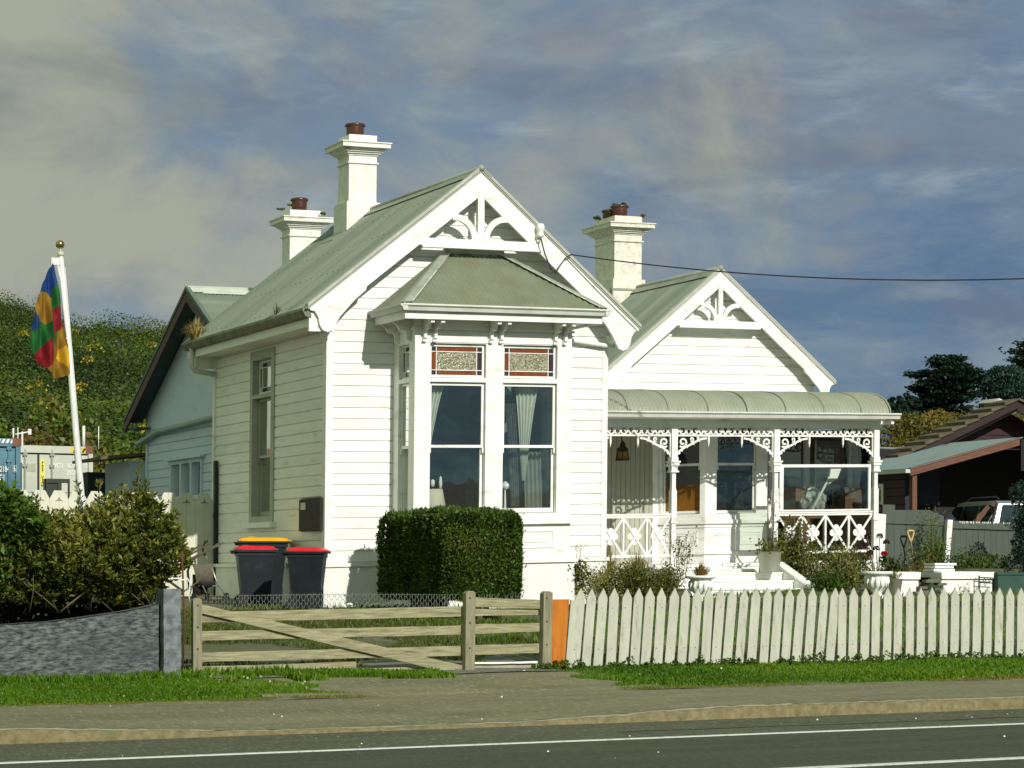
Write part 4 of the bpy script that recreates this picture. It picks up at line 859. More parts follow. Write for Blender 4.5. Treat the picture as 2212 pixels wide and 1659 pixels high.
# ---- rear wing
WX, WYa, WZa, WS = 13.0, 39.95, 6.62, 0.555
def wz(y): return WZa-WS*abs(y-WYa)
b = HB(T=lambda u, d, z: (WX+d, u, z)); b.plate(37.2, 43.55, 4.16, 4.36, [], 0, 0.1)
vs = [(0, 0, 0)]
b.add([(37.2, 0, 4.36), (43.55, 0, 4.36), (43.55, 0, wz(43.55)-0.1), (WYa, 0, WZa-0.12), (37.2, 0, wz(37.2)-0.1)], [(0, 1, 2, 3, 4)]); b.build('wing_gable_sheet', BLUEB, H)
b = HB(T=lambda u, d, z: (WX+d, u, z)); b.boards(lambda z: 37.2, lambda z: 43.5, 1.0, 4.18, [(40.0, 41.85, 2.2, 3.45)], pitch=0.168); b.build('wing_wall', BLUEB, H)
b = HB(T=lambda u, d, z: (WX+d, u, z)); b.plate(39.94, 41.92, 2.0, 3.50, [(40.02, 40.56, 2.1, 2.72), (40.66, 41.2, 2.1, 2.72), (41.3, 41.84, 2.1, 2.72), (40.02, 40.56, 2.80, 3.42), (40.66, 41.2, 2.80, 3.42), (41.3, 41.84, 2.80, 3.42)], -0.03, 0.06)
b.box(39.8, 42.1, -0.10, -0.02, 3.50, 3.54); ww = b.build('window', BLUEB, H)
b = HB(T=lambda u, d, z: (WX+d, u, z)); b.quad((40.0, 0.04, 2.1), (41.86, 0.04, 2.1), (41.86, 0.04, 3.45), (40.0, 0.04, 3.45)); b.build('pane', glassmat('grey_green_glass', refl=0.10, opaque=(0.05, 0.065, 0.06)), ww, recalc=False)
b = HB(); b.box(WX-0.03, WX+0.06, 43.44, 43.54, 1.0, 4.2); b.box(WX-0.03, WX, 37.25, 43.5, 4.06, 4.10); b.build('corner_board', BLUEB, H)
b = HB(); b.tube([(WX-0.10, 37.25, 4.20), (WX-0.10, 39.8, 4.16), (WX-0.10, 42.6, 4.10), (WX-0.10, 43.9, 3.92)], 0.055, 10); b.tube([(WX-0.07, 38.8, 4.16), (WX-0.07, 38.8, 1.0)], 0.045, 10); b.tube([(WX-0.05, 38.95, 4.2), (WX-0.05, 38.95, 4.62)], 0.05, 8); b.build('drain_pipe', mat('sage_pipe', (0.30, 0.38, 0.34), (0.25, 0.33, 0.29), 0.5, 4), H)
b = HB()
for s in (-1, 1):
    ye = WYa+s*3.95; ze = wz(ye); d = Vector((0, WYa-ye, WZa-ze)); L_ = d.length; d /= L_; nn = Vector((0, -s*0.0+(d.z if s > 0 else -d.z), abs(d.y)))
    b.corr((0, ye, ze), (1, 0, 0), tuple(d), tuple(nn), WX-0.33, 23.0, lambda u: (0, L_), 0.0762, 0.008)
wr = b.build('wing_roof', ROOF, H, recalc=False)
b = HB(); b.tube([(WX-0.33, WYa, WZa+0.02), (23, WYa, WZa+0.02)], 0.035, 8); b.quad((WX-0.1, WYa-0.24, wz(WYa-0.24)+0.022), (20, WYa-0.24, wz(WYa-0.24)+0.022), (20, WYa-0.20, wz(WYa-0.20)+0.03), (WX-0.1, WYa-0.20, wz(WYa-0.20)+0.03)); b.quad((WX-0.33, WYa, WZa+0.03), (20, WYa, WZa+0.03), (20, WYa-0.2, wz(WYa-0.2)+0.025), (WX-0.33, WYa-0.2, wz(WYa-0.2)+0.025)); b.build('ridge_cap', mat('pale_ridge', (0.55, 0.58, 0.50)), wr)
b = HB()
for s in (-1, 1):
    y1_ = WYa+s*4.0
    P = [(WYa, WZa-0.02), (y1_, wz(y1_)-0.02), (y1_, wz(y1_)-0.24), (WYa, WZa-0.24)]; b.prism(P, WX-0.36, WX-0.32, 'x')
o = b.build('wing_bargeboard', MAROON, H)
b = HB()
for s in (-1, 1):
    y1_ = WYa+s*4.0; P = [(WYa, WZa+0.04), (y1_, wz(y1_)+0.04), (y1_, wz(y1_)-0.03), (WYa, WZa-0.03)]; b.prism(P, WX-0.375, WX-0.30, 'x')
b.build('verge_flashing', mat('dark_verge', (0.12, 0.16, 0.13)), o)
b = HB(); b.quad((WX-0.32, WYa, WZa-0.07), (WX, WYa, WZa-0.07), (WX, 43.9, wz(43.9)-0.07), (WX-0.32, 43.9, wz(43.9)-0.07)); b.quad((WX-0.32, WYa, WZa-0.07), (WX, WYa, WZa-0.07), (WX, 37.3, wz(37.3)-0.07), (WX-0.32, 37.3, wz(37.3)-0.07)); b.box(WX-0.3, WX, 43.3, 43.9, 4.20, 4.24); b.build('wing_soffit', mat('dark_teal_soffit', (0.055, 0.10, 0.11)), H)
b = HB(); b.box(WX+0.05, 23.2, 43.5, 43.6, 0.9, 4.3); b.build('back_wall', BOARD, H)
# insulator on the bargeboard
b = HB(); b.lathe(15.70, 31.42, [(0.02, 6.56), (0.055, 6.58), (0.06, 6.62), (0.045, 6.65), (0.062, 6.68), (0.07, 6.73), (0.05, 6.78), (0.0, 6.79)], 14); b.box(15.66, 15.72, 31.45, 31.49, 6.5, 6.72); b.build('insulator', WHITE, H)

# ---- villa things
def curtain(pts_top, zt, zb, xa0, xa1, xb0, xb1, y, m, lab, T=None, folds=7):
    b = MB(W=True, T=T); b.smooth = True; n = 48; vs = []; fs = []; k = 14
    for j in range(k+1):
        t = j/k; z = zt+(zb-zt)*t; e = t**0.8; x0 = xa0+(xb0-xa0)*e; x1 = xa1+(xb1-xa1)*e
        for i in range(n+1):
            s = i/n; vs.append((x0+(x1-x0)*s, y+0.03*math.sin(s*folds*6.283)*(0.6+0.4*(1-t)), z))
    for j in range(k):
        for i in range(n): a = j*(n+1)+i; fs.append((a, a+1, a+n+2, a+n+1))
    b.add(vs, fs); return tag(b.build('curtain', m, recalc=False), lab, 'curtain')
curtain(0, 4.2, 2.95, 13.66, 13.98, 13.62, 13.70, 31.22, CURT, 'cream curtain swept aside in the left sash of the bay window', folds=5)
curtain(0, 4.2, 2.75, 15.20, 15.60, 15.33, 15.38, 31.24, CURT, 'cream curtain gathered to a point in the right sash of the bay window', folds=5)
curtain(0, 3.95, 2.35, 15.06, 15.22, 15.18, 15.32, 31.30, LACE, 'grey lace curtain beside the cream one in the right bay sash', folds=4)
curtain(0, 3.2, 2.3, 15.40, 15.70, 15.44, 15.74, 31.34, mat('dim_curtain', (0.24, 0.25, 0.2)), 'dim inner curtain low in the right sash of the bay window', folds=4)
curtain(0, 4.2, 3.33, 34.30, 35.05, 34.35, 35.10, 0.20, CURT, 'cream curtain hanging in the tall side window', T=hx(LX), folds=4)
o = thing('table_lamp', (13.86, 31.32, 2.1), 'cream table lamp with flowers painted on its shade, in the bay window', 'lamp')
b = MB(W=True); b.lathe(13.86, 31.32, [(0.20, 2.33), (0.205, 2.335), (0.145, 2.63), (0.14, 2.63)], 18); b.build('lamp_shade', mat('cream_shade', (0.62, 0.58, 0.42), (0.7, 0.68, 0.56), 0.8, 6), o)
b = MB(W=True); b.lathe(13.86, 31.32, [(0.08, 2.08), (0.09, 2.12), (0.03, 2.2), (0.05, 2.28), (0.015, 2.33)], 12); b.build('lamp_base', POTM, o)
b = MB(W=True); b.box(13.5, 15.9, 31.15, 31.75, 2.02, 2.08); tag(b.build('window_table', DWOOD), 'dark table standing inside the bay window', 'table')
b = MB(W=True); b.lathe(13.80, 31.2, [(0.02, 2.66), (0.035, 2.70), (0.03, 2.76), (0.0, 2.78)], 8); b.lathe(13.93, 31.2, [(0.015, 2.62), (0.03, 2.70), (0.02, 2.80), (0.0, 2.83)], 8); tag(b.build('figurines', TEXTW), 'two small white figurines above the lamp shade in the bay window', 'ornament')
b = MB(W=True); b.lathe(15.0, 31.15, [(0.0, 2.60), (0.06, 2.63), (0.07, 2.68), (0.03, 2.73), (0.0, 2.74)], 9); b.lathe(15.0, 31.15, [(0.03, 2.08), (0.025, 2.3), (0.012, 2.6)], 8); tag(b.build('white_ornament', TEXTW), 'small white ornament on a stem in the right bay sash', 'ornament')
b = MB(W=True); b.lathe(14.22, 31.2, [(0.03, 2.08), (0.04, 2.2), (0.02, 2.3), (0.045, 2.36)], 9); b.lathe(14.38, 31.2, [(0.03, 2.08), (0.05, 2.2), (0.03, 2.26), (0.035, 2.32)], 9); tag(b.build('glass_vases', mat('pale_glass', (0.25, 0.30, 0.29), rough=0.1)), 'pair of pale glass vases low in the left bay sash', 'vase')
# lantern
o = thing('lantern', (19.12, 34.6, 3.2), 'black iron lantern with amber panes hanging under the veranda', 'lantern')
b = MB(W=True); x, y = 18.95, 34.6
b.tube([(x-.02, y, 4.0), (x-.02, y, 3.52)], 0.008, 6); b.lathe(x, y, [(0.015, 3.55), (0.05, 3.50), (0.06, 3.44), (0.12, 3.40), (0.105, 3.38)], 6); b.lathe(x, y, [(0.14, 3.20), (0.145, 3.215), (0.12, 3.22)], 6)
for k in range(6): a = k*math.pi/3; b.tube([(x+.10*math.cos(a), y+.10*math.sin(a), 3.39), (x+.132*math.cos(a), y+.132*math.sin(a), 3.21)], 0.009, 5)
b.build('lantern_frame', BLKM, o); b = MB(W=True); b.lathe(x, y, [(0.115, 3.225), (0.088, 3.375)], 6); b.build('lantern_pane', mat('amber_pane', (0.35, 0.20, 0.04), rough=0.2), o)
# things on the veranda
b = MB(W=True); b.box(22.50, 22.86, 34.5, 34.9, 1.36, 2.72); cb = tag(b.build('cabinet', DWOOD), 'tall brown timber cabinet at the end of the veranda', 'cabinet')
o = thing('veranda_screen', (22.2, 33.1, 2.25), 'clear glass weather screen in a white frame above the right balustrade', 'glass screen')
b = MB(W=True, T=lambda u, d, z: (u, 33.0+d, z)); b.plate(21.19, 23.10, 2.24, 3.06, [(21.27, 23.05, 2.27, 3.01)], 0.0, 0.035); b.build('screen_frame', WHITE, o)
b = MB(W=True); b.quad((21.27, 33.02, 2.27), (23.05, 33.02, 2.27), (23.05, 33.02, 3.01), (21.27, 33.02, 3.01)); b.build('screen_pane', SCREEN, o, recalc=False)
b = MB(W=True); b.tube([(22.62, 33.5, 2.95), (22.12, 33.4, 2.25)], 0.022, 8); b.prism([(22.56, 3.0), (22.78, 3.0), (22.70, 2.82), (22.52, 2.72)], 33.46, 33.5); tag(b.build('white_pole', WHITE), 'white pole with a scrap of white cloth leaning behind the glass screen', 'pole')
P = rng.normal(size=(500, 3)); P /= np.linalg.norm(P, axis=1)[:, None]; P = P*np.array([0.20, 0.14, 0.19])+np.array([22.28, 33.9, 2.62])
b = MB(W=True); b.smooth = False
vs = []; fs = []
for i in range(9):
    for j in range(14):
        th = math.pi*i/8; ph = 2*math.pi*j/14; rr_ = 1+0.18*math.sin(5*ph+3*th)+0.1*random.random(); vs.append((22.42+0.22*rr_*math.sin(th)*math.cos(ph), 33.8+0.16*rr_*math.sin(th)*math.sin(ph), 2.42+0.22*rr_*math.cos(th)))
for i in range(8):
    for j in range(14): fs.append((i*14+j, i*14+(j+1) % 14, (i+1)*14+(j+1) % 14, (i+1)*14+j))
b.add(vs, fs); tag(b.build('plastic_bag', BAG), 'crumpled clear plastic bag behind the glass screen', 'bag')
b = MB(W=True); b.box(21.7, 22.6, 33.6, 34.1, 2.12, 2.17); [b.box(x, x+.05, y, y+.05, 1.36, 2.12) for x in (21.72, 22.53) for y in (33.62, 34.03)]; tag(b.build('veranda_table', DWOOD), 'dark table on the veranda under the plastic bag', 'table')
# ================================================================== POWER CABLE
b = MB()
def sag(p, q, s, n=20): return [tuple(Vector(p).lerp(Vector(q), t/n)-Vector((0, 0, s*4*(t/n)*(1-t/n)))) for t in range(n+1)]
b.tube(sag((16.26, 31.38, 6.40), (31.1, 16.4, 8.1), 1.40, 30), 0.010, 6)
b.tube([(15.75, 31.40, 6.62), (15.80, 31.36, 6.38), (15.90, 31.34, 6.14), (15.99, 31.35, 6.10), (16.08, 31.38, 6.22), (16.2, 31.40, 6.36), (16.3, 31.40, 6.41)], 0.011, 6)
tag(b.build('power_cable', CABLE), 'black overhead power cable running from the front gable to the right', 'cable')
# ================================================================== STREET EDGE
PKX = [(12.102, 12.009), (12.247, 12.158), (12.399, 12.314), (12.546, 12.489), (12.722, 12.651), (12.877, 12.805), (13.033, 12.953), (13.185, 13.118), (13.367, 13.277), (13.517, 13.447), (13.68, 13.602), (13.839, 13.773), (14.001, 13.914), (14.163, 14.071), (14.336, 14.245), (14.50, 14.42), (14.663, 14.591), (14.824, 14.746), (14.983, 14.902), (15.154, 15.058), (15.315, 15.233), (15.483, 15.391), (15.657, 15.559), (15.749, 15.731), (15.915, 15.892), (16.091, 16.064), (16.248, 16.23), (16.425, 16.403), (16.585, 16.567), (16.759, 16.75), (16.931, 16.916), (17.105, 17.092), (17.279, 17.269), (17.46, 17.438), (17.626, 17.607), (17.806, 17.787), (17.978, 17.959), (18.156, 18.131), (18.329, 18.314), (18.507, 18.497)]
while PKX[-1][0] < 20.6: a, c = PKX[-1]; PKX.append((a+0.173, c+0.173))
F = thing('picket_fence', (15, 23.1, 0.3), 'weathered off white picket fence with pointed tops, some pickets leaning', 'fence')
for i, (xt, xb) in enumerate(PKX):
    b = MB(); zt = 1.232-0.0026*(xt-12.1)+random.uniform(-.006, .006); zb = 0.24; hw = 0.062+random.uniform(-.003, .003); y0 = 23.085+random.uniform(-.004, .004)+(0.02 if i == 22 else 0)
    d = (xt-xb)/(zt-zb)
    P = [(xb-hw, zb), (xb+hw, zb), (xt+hw-d*0.10, zt-0.115), (xt+random.uniform(-.004, .004), zt), (xt-hw-d*0.10, zt-0.115)]
    b.prism(P, y0, y0+0.02); b.k = 1
    for z in (0.52, 1.0):
        if random.random() < 0.75: xx = xb+d*(z-zb)+random.uniform(-.03, .03); b.box(xx-.005, xx+.005, y0-.002, y0+.001, z-.005, z+.005)
    b.build('picket', [PICK, NAIL], F)
for z in (0.47, 0.97):
    b = MB(); b.box(11.95, 20.7, 23.115, 23.16, z, z+0.075); b.build('rail', mat('dark_rail_wood', (0.10, 0.085, 0.05), (0.055, 0.045, 0.03), 0.9, 8), F)
for x in (13.9, 16.3, 18.7): b = MB(); b.box(x-.05, x+.05, 23.165, 23.26, 0.1, 1.08); b.build('fence_post', PICK, F)
b = MB(); b.prism([(11.63, 0.22), (11.865, 0.22), (11.935, 1.105), (11.72, 1.105)], 23.06, 23.09); tag(b.build('orange_board', ORANGE), 'bright orange stained board standing between the gate and the picket fence', 'board')
b = MB(); b.prism([(11.885, 0.22), (11.95, 0.22), (12.03, 1.09), (11.965, 1.10)], 23.075, 23.10); b.prism([(11.957, 0.24), (11.968, 0.24), (12.06, 1.08), (12.04, 1.09)], 23.085, 23.11); tag(b.build('grey_board', PICK), 'narrow grey board with a square top beside the orange one', 'board')
# farm gate
G_ = thing('timber_gate', (9.5, 23.1, 0.35), 'weathered timber farm gate with horizontal rails and a long diagonal brace', 'gate')
def gpost(x, w, z0, z1, y0, y1, lean=0.0, nm='gate_post'):
    b = MB(); b.prism([(x, z0), (x+w, z0), (x+w+lean, z1-0.02), (x+w*0.72+lean, z1), (x+w*0.25+lean, z1), (x+lean, z1-0.025)], y0, y1)
    b.k = 1
    for k in range(4): zz = z0+0.12+(z1-z0-.2)*k/3; b.box(x+w/2-.010, x+w/2+.010, y0-.004, y0, zz-.010, zz+.010)
    return b.build(nm, [WOODP, NAIL], G_)
gpost(7.395, 0.098, 0.25, 1.15, 23.03, 23.10); gpost(10.575, 0.118, 0.16, 1.21, 22.99, 23.08, 0.012); gpost(11.565, 0.115, 0.20, 1.20, 23.02, 23.12, 0.02)
def grail(xa, za0, za1, xb, zb0, zb1, y0=23.105, y1=23.135, nm='gate_rail', mm=None):
    b = MB(); n = 8; P = []
    for i in range(n+1): t = i/n; P.append((xa+(xb-xa)*t, za0+(zb0-za0)*t+random.uniform(-.003, .003)))
    for i in range(n, -1, -1): t = i/n; P.append((xa+(xb-xa)*t, za1+(zb1-za1)*t+random.uniform(-.003, .003)))
    b.prism(P, y0, y1); return b.build(nm, mm or WOODG, G_)
grail(7.46, 0.885, 0.995, 10.60, 0.92, 1.035); grail(7.46, 0.69, 0.79, 10.60, 0.715, 0.815); grail(7.46, 0.46, 0.56, 10.60, 0.475, 0.585); grail(7.46, 0.335, 0.41, 9.3, 0.355, 0.43)
grail(10.66, 1.025, 1.14, 11.60, 1.00, 1.10); grail(10.66, 0.92, 1.01, 11.60, 0.93, 0.99, 23.14, 23.165); grail(10.66, 0.72, 0.83, 11.60, 0.735, 0.835); grail(10.66, 0.48, 0.59, 11.60, 0.49, 0.595)
grail(7.46, 0.995, 1.09, 10.62, 0.235, 0.355, 23.062, 23.098, nm='diagonal_brace')
grail(8.9, 0.24, 0.345, 11.6, 0.235, 0.365, 23.15, 23.18, nm='kick_board', mm=mat('dirty_cream_board', (0.42, 0.40, 0.27), (0.30, 0.25, 0.14), 0.85, 6, (1, 1, 2)))
grail(10.66, 0.375, 0.395, 11.55, 0.37, 0.392, 23.11, 23.145, nm='white_strip', mm=WHITE)
# wire netting above the gate
b = MB(); b.smooth = True
cw, chh = 0.066, 0.038
for r_ in range(4):
    for c_i in range(int(3.9/cw)):
        x = 7.55+c_i*cw+(cw/2 if r_ % 2 else 0); z = 1.035+r_*chh+0.012*math.sin(x*2.2)-0.004*(x-9)
        if 10.55 < x < 10.7: continue
        if x > 11.5: continue
        if x > 10.6 and r_ > 2 and random.random() < .4: continue
        b.tube([(x, 23.12, z), (x+cw*0.30, 23.12, z)], 0.0026, 3, cap=False)
        b.tube([(x+cw*0.30, 23.12, z), (x+cw*0.5, 23.12, z+chh)], 0.0026, 3, cap=False); b.tube([(x, 23.12, z), (x-cw*0.2, 23.12, z+chh)], 0.0026, 3, cap=False)
b.tube([(7.5, 23.12, 1.17), (9, 23.12, 1.175), (10.55, 23.12, 1.165)], 0.0028, 3)
tag(b.build('wire_netting', mat('galvanised_wire', (0.30, 0.31, 0.27), (0.2, 0.2, 0.18), 0.5, 8, metal=0.3)), 'strip of hexagonal wire netting stretched above the timber gate', 'wire netting')
# stone wall
Wl = thing('stone_wall', (5, 23.2, 0.3), 'dark grey split stone wall rising to a square pillar', 'stone wall')
b = MB(); n = 60; x0, x1 = -3.0, 7.04
tp = lambda x: float(np.interp(x, [-3, 4.5, 5.34, 5.9, 6.3, 6.7, 7.05], [0.87, 0.875, 0.885, 0.915, 0.965, 1.02, 1.09]))
vs = []; fs = []; m = 14
for i in range(n*3+1):
    x = x0+(x1-x0)*i/(n*3)
    for j in range(m+1): z = 0.1+(tp(x)-0.1)*j/m; q = 0.010*math.sin(x*23+z*31)*math.sin(z*47-x*13)+0.012*random.random(); vs.append((x, 23.12-q*(1 if 0 < j < m else .5), z))
k = len(vs)
for i in range(n*3):
    for j in range(m): a = i*(m+1)+j; fs.append((a, a+m+1, a+m+2, a+1))
b.add(vs, fs)
tops = [(x0+(x1-x0)*i/60) for i in range(61)]
for i in range(60): b.quad((tops[i], 23.10, tp(tops[i])), (tops[i+1], 23.10, tp(tops[i+1])), (tops[i+1], 23.3, tp(tops[i+1])), (tops[i], 23.3, tp(tops[i])))
for i in range(60): b.quad((tops[i], 23.3, 0.1), (tops[i+1], 23.3, 0.1), (tops[i+1], 23.3, tp(tops[i+1])), (tops[i], 23.3, tp(tops[i])))
b.build('wall_face', STONE, Wl, recalc=False)
b = MB(); vs = []; fs = []
ring = [(7.065, 23.02), (7.16, 23.015), (7.255, 23.02), (7.26, 23.16), (7.255, 23.3), (7.16, 23.3), (7.065, 23.3), (7.06, 23.16)]
for j in range(16):
    z = 0.15+(1.245-0.15)*j/15
    for (x, y) in ring: vs.append((x+random.uniform(-.004, .004), y+random.uniform(-.004, .004), z+(random.uniform(-.006, .006) if j == 15 else 0)))
for j in range(15):
    for q in range(8): fs.append((j*8+q, j*8+(q+1) % 8, j*8+8+(q+1) % 8, j*8+8+q))
fs.append(tuple(range(120, 128))); b.add(vs, fs); b.build('pillar', mat('grey_stone_pillar', (0.20, 0.225, 0.23), (0.10, 0.115, 0.125), 0.85, 9, (1, 1, 1), 0.38, 0.62, 0.9, 25, c3=(0.07, 0.08, 0.085), s3=3, lo3=0.6, hi3=0.75), Wl)
b = MB(); b.tube([(7.285, 23.05, 0.30), (7.30, 23.05, 1.0), (7.275, 23.05, 1.65)], 0.011, 6); tag(b.build('rusty_rod', NAIL), 'thin rusty steel rod standing beside the stone pillar', 'rod')
b = MB(); b.tube([(7.12, 23.04, 1.355), (7.22, 23.03, 1.36), (7.28, 23.03, 1.34), (7.33, 23.03, 1.36), (7.36, 23.04, 1.31), (7.35, 23.04, 1.2), (7.36, 23.05, 1.1)], 0.008, 5); tag(b.build('knotted_twine', WHITE), 'frayed white cord knotted round the rusty rod', 'cord')
# ================================================================== SHRUBS
def shrub_mass(name, label, cat, prof, y0, y1, zb, nspray, size, m, tb, origin=(6, 24.4, 0.5), asp=0.36, per=20, cut=None):
    """leafy mass of short sprays: every spray is a shoot with leaves round it; prof = [(x, ztop)]"""
    xs = np.array([p[0] for p in prof]); zs = np.array([p[1] for p in prof]); n = nspray
    o = thing(name, origin, label, cat)
    x = xs[0]+(xs[-1]-xs[0])*rng.random(n); zt = np.interp(x, xs, zs); yc = (y0+y1)/2; hy = (y1-y0)/2
    z = zb+(zt-zb)*rng.random(n)**0.85
    t = (z-zb)/(zt-zb+1e-6); py = np.sqrt(np.clip(1-np.clip((t-0.45)/0.6, 0, 1)**2.2, 0.02, 1))*(0.66+0.34*np.clip(t/0.4, 0, 1))
    q = vnoise(np.stack([x, z, x*0], 1), 2.6, 21); q2 = vnoise(np.stack([x, z, x*0], 1), 6.0, 22)
    d = 1-(rng.random(n)**2.6)*0.7; side = np.where(rng.random(n) < 0.76, -1, 1)
    y = yc+side*hy*py*d*(0.60+0.45*q+0.20*q2)
    keep = ((q2+0.55*q+0.45*rng.random(n)) > 0.50)
    if cut is not None: keep &= cut(x, z)
    B = np.stack([x, y, z], 1)[keep]; tt = t[keep]; k = len(B)
    ax = np.stack([rng.normal(size=k)*0.45, side[keep]*0.55+rng.normal(size=k)*0.25, 0.75+0.4*rng.random(k)], 1); ax /= np.linalg.norm(ax, axis=1)[:, None]
    L = 0.15*(0.6+0.8*rng.random(k)); s_ = rng.random((k, per)); ph = rng.random((k, per))*6.283
    u1 = np.cross(ax, [0.3, 0.9, 0.1]); u1 /= np.linalg.norm(u1, axis=1)[:, None]; u2 = np.cross(ax, u1)
    rad = (np.cos(ph)[..., None]*u1[:, None]+np.sin(ph)[..., None]*u2[:, None])
    P = B[:, None]+ax[:, None]*(L[:, None]*s_)[..., None]+rad*size*0.45
    D = rad*0.85+ax[:, None]*0.7
    T = (tb+0.30*(vnoise(B, 1.7, 31)-0.5)+0.16*rng.normal(size=k)+0.16*(tt-0.5))[:, None]+0.22*(s_-0.4)+0.10*rng.normal(size=(k, per))
    leaves('foliage', P.reshape(-1, 3), size, m, o, aspect=asp, up=0.0, tint=T.ravel(), Dr=D.reshape(-1, 3), jit=0.15)
    return o
SH = shrub_mass('coastal_shrub', 'dense olive green shrub with small leathery leaves growing over the stone wall', 'shrub',
    [(3.0, 2.25), (4.9, 2.22), (5.35, 2.20), (5.7, 2.10), (6.05, 1.96), (6.4, 1.94), (6.65, 2.08), (6.9, 2.12), (7.08, 2.34), (7.20, 2.22), (7.34, 2.06), (7.46, 1.86), (7.53, 1.66)], 23.45, 25.4, 1.05, 3300, 0.070, L_OLIVE, 0.50, cut=lambda x, z: (x < 7.2) | (z > 1.15+1.0*(x-7.2)))
# sprays sticking out of the top
P = []; D_ = []
b = MB()
for (x, z0, z1, dx) in ((5.95, 1.9, 2.30, .02), (6.25, 1.85, 2.12, -.03), (6.55, 1.9, 2.42, -.14), (6.62, 1.95, 2.45, .05), (6.9, 2.0, 2.40, .03), (7.08, 2.1, 2.60, .03), (7.15, 2.1, 2.45, .06), (5.55, 2.0, 2.35, 0), (6.75, 2.0, 2.3, .1), (6.4, 1.85, 2.2, .06), (5.2, 2.0, 2.3, 0), (5.75, 1.9, 2.25, .08)):
    b.tube([(x, 24.1, z0), (x+dx*.6, 24.08, (z0+z1)/2), (x+dx, 24.05, z1)], 0.008, 5, 0.003)
    for i in range(46): t = random.random(); a = random.random()*6.28; P.append((x+dx*t+0.028*math.cos(a), 24.1+0.028*math.sin(a), z0+(z1-z0)*t)); D_.append((math.cos(a)*.9, math.sin(a)*.9, .9))
leaves('shoot_leaves', P, 0.070, L_OLIVE, SH, aspect=0.34, up=0, tint=0.45+0.2*rng.normal(size=len(P)), Dr=D_, jit=0.2)
for i in range(34):
    x = 4.6+2.7*random.random(); z = 0.95+0.10*random.random(); y = 23.62+0.5*random.random(); dx = random.gauss(-.1, .22)
    b.tube([(x, y, z), (x+dx*.3, y-.05, z+.12), (x+dx*.7, y-.08, z+.26), (x+dx, y-.02, z+0.42)], 0.010*random.random()+0.005, 6, 0.003)
b.build('branches', mat('pale_bark', (0.15, 0.12, 0.07), (0.07, 0.055, 0.03), 0.9, 10), SH)
# dark core so that gaps between the leaves show shaded wood, not sky
b = MB(); 
for i in range(60): 
    x = 3.2+4.3*random.random(); b.tube([(x, 24.4+0.4*random.random(), 0.7), (x+0.3*random.gauss(0, 1), 24.4, 1.2), (x+0.5*random.gauss(0, 1), 24.4+.3*random.gauss(0, 1), 1.75)], 0.03, 5, 0.01)
b.build('inner_stems', BARK, SH)
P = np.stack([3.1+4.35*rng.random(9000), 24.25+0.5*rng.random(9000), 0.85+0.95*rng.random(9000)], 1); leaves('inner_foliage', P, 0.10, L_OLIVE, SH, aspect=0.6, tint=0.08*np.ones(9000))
S2_ = shrub_mass('bright_shrub', 'bright green broad leaved shrub at the left edge above the stone wall', 'shrub', [(4.6, 2.30), (5.1, 2.30), (5.45, 2.26), (5.7, 2.12), (5.84, 1.95)], 23.40, 24.0, 1.72, 420, 0.075, L_BRIGHT, 0.55, origin=(5.3, 23.8, 0.5), asp=0.5)
P = np.stack([5.3+0.30*rng.normal(size=260)*.6, 23.38+0.1*rng.random(260), 1.62+0.16*rng.normal(size=260)], 1); leaves('low_leaves', P, 0.075, L_BRIGHT, S2_, aspect=0.45, tint=0.5+0.2*rng.normal(size=260))
# clipped hedge
HD = thing('clipped_hedge', (13.4, 29.6, 0.5), 'tall block of clipped dark green hedge in front of the bay window', 'hedge')
hx0, hx1, hy0, hy1, hz0, hz1 = 12.82, 13.92, 28.3, 31.0, 0.98, 2.245
def surf(n):
    A = [((hx1-hx0)*(hz1-hz0), 0), ((hy1-hy0)*(hz1-hz0), 1), ((hx1-hx0)*(hy1-hy0), 2), ((hy1-hy0)*(hz1-hz0), 3)]; tot = sum(a for a, _ in A); Ps = []; Ns = []
    for a, k in A:
        m_ = int(n*a/tot*(1.7 if k == 0 else 1)); u, v = rng.random(m_), rng.random(m_)
        X_ = hx0+(hx1-hx0)*u; Y_ = hy0+(hy1-hy0)*u; Z_ = hz0+(hz1-hz0)*v; Y2 = hy0+(hy1-hy0)*v; o1 = np.ones(m_)
        if k == 0: Ps.append(np.stack([X_, hy0*o1, Z_], 1)); nn = (0, -1, 0)
        elif k == 1: Ps.append(np.stack([hx0*o1, Y_, Z_], 1)); nn = (-1, 0, 0)
        elif k == 2: Ps.append(np.stack([X_, Y2, hz1*o1], 1)); nn = (0, 0, 1)
        else: Ps.append(np.stack([hx1*o1, Y_, Z_], 1)); nn = (1, 0, 0)
        Ns.append(np.tile(nn, (m_, 1)))
    return np.concatenate(Ps), np.concatenate(Ns)
P, Nn = surf(46000); c = np.array([(hx0+hx1)/2, (hy0+hy1)/2, (hz0+hz1)/2]); hl = np.array([(hx1-hx0)/2, (hy1-hy0)/2, (hz1-hz0)/2])
q = (P-c)/hl; rnd = np.linalg.norm(q, ord=11, axis=1)[:, None]; P = c+q/rnd*hl*1.03          # rounded corners
P += Nn*(0.075*(vnoise(P, 2.0, 3)-0.5)[:, None]+0.06*(vnoise(P, 6.0, 5)-0.5)[:, None]+rng.normal(size=(len(P), 1))*0.022-0.012)
T = 0.42+0.55*(vnoise(P, 5.0, 7)-0.5)+0.14*rng.normal(size=len(P)); T += 0.35*(vnoise(P, 1.6, 9) > 0.78)
D = Nn*0.75+np.array([0, 0, 0.55]); leaves('foliage', P, 0.058, L_HEDGE, HD, aspect=0.42, up=0.0, tint=T, Dr=D, jit=0.55)
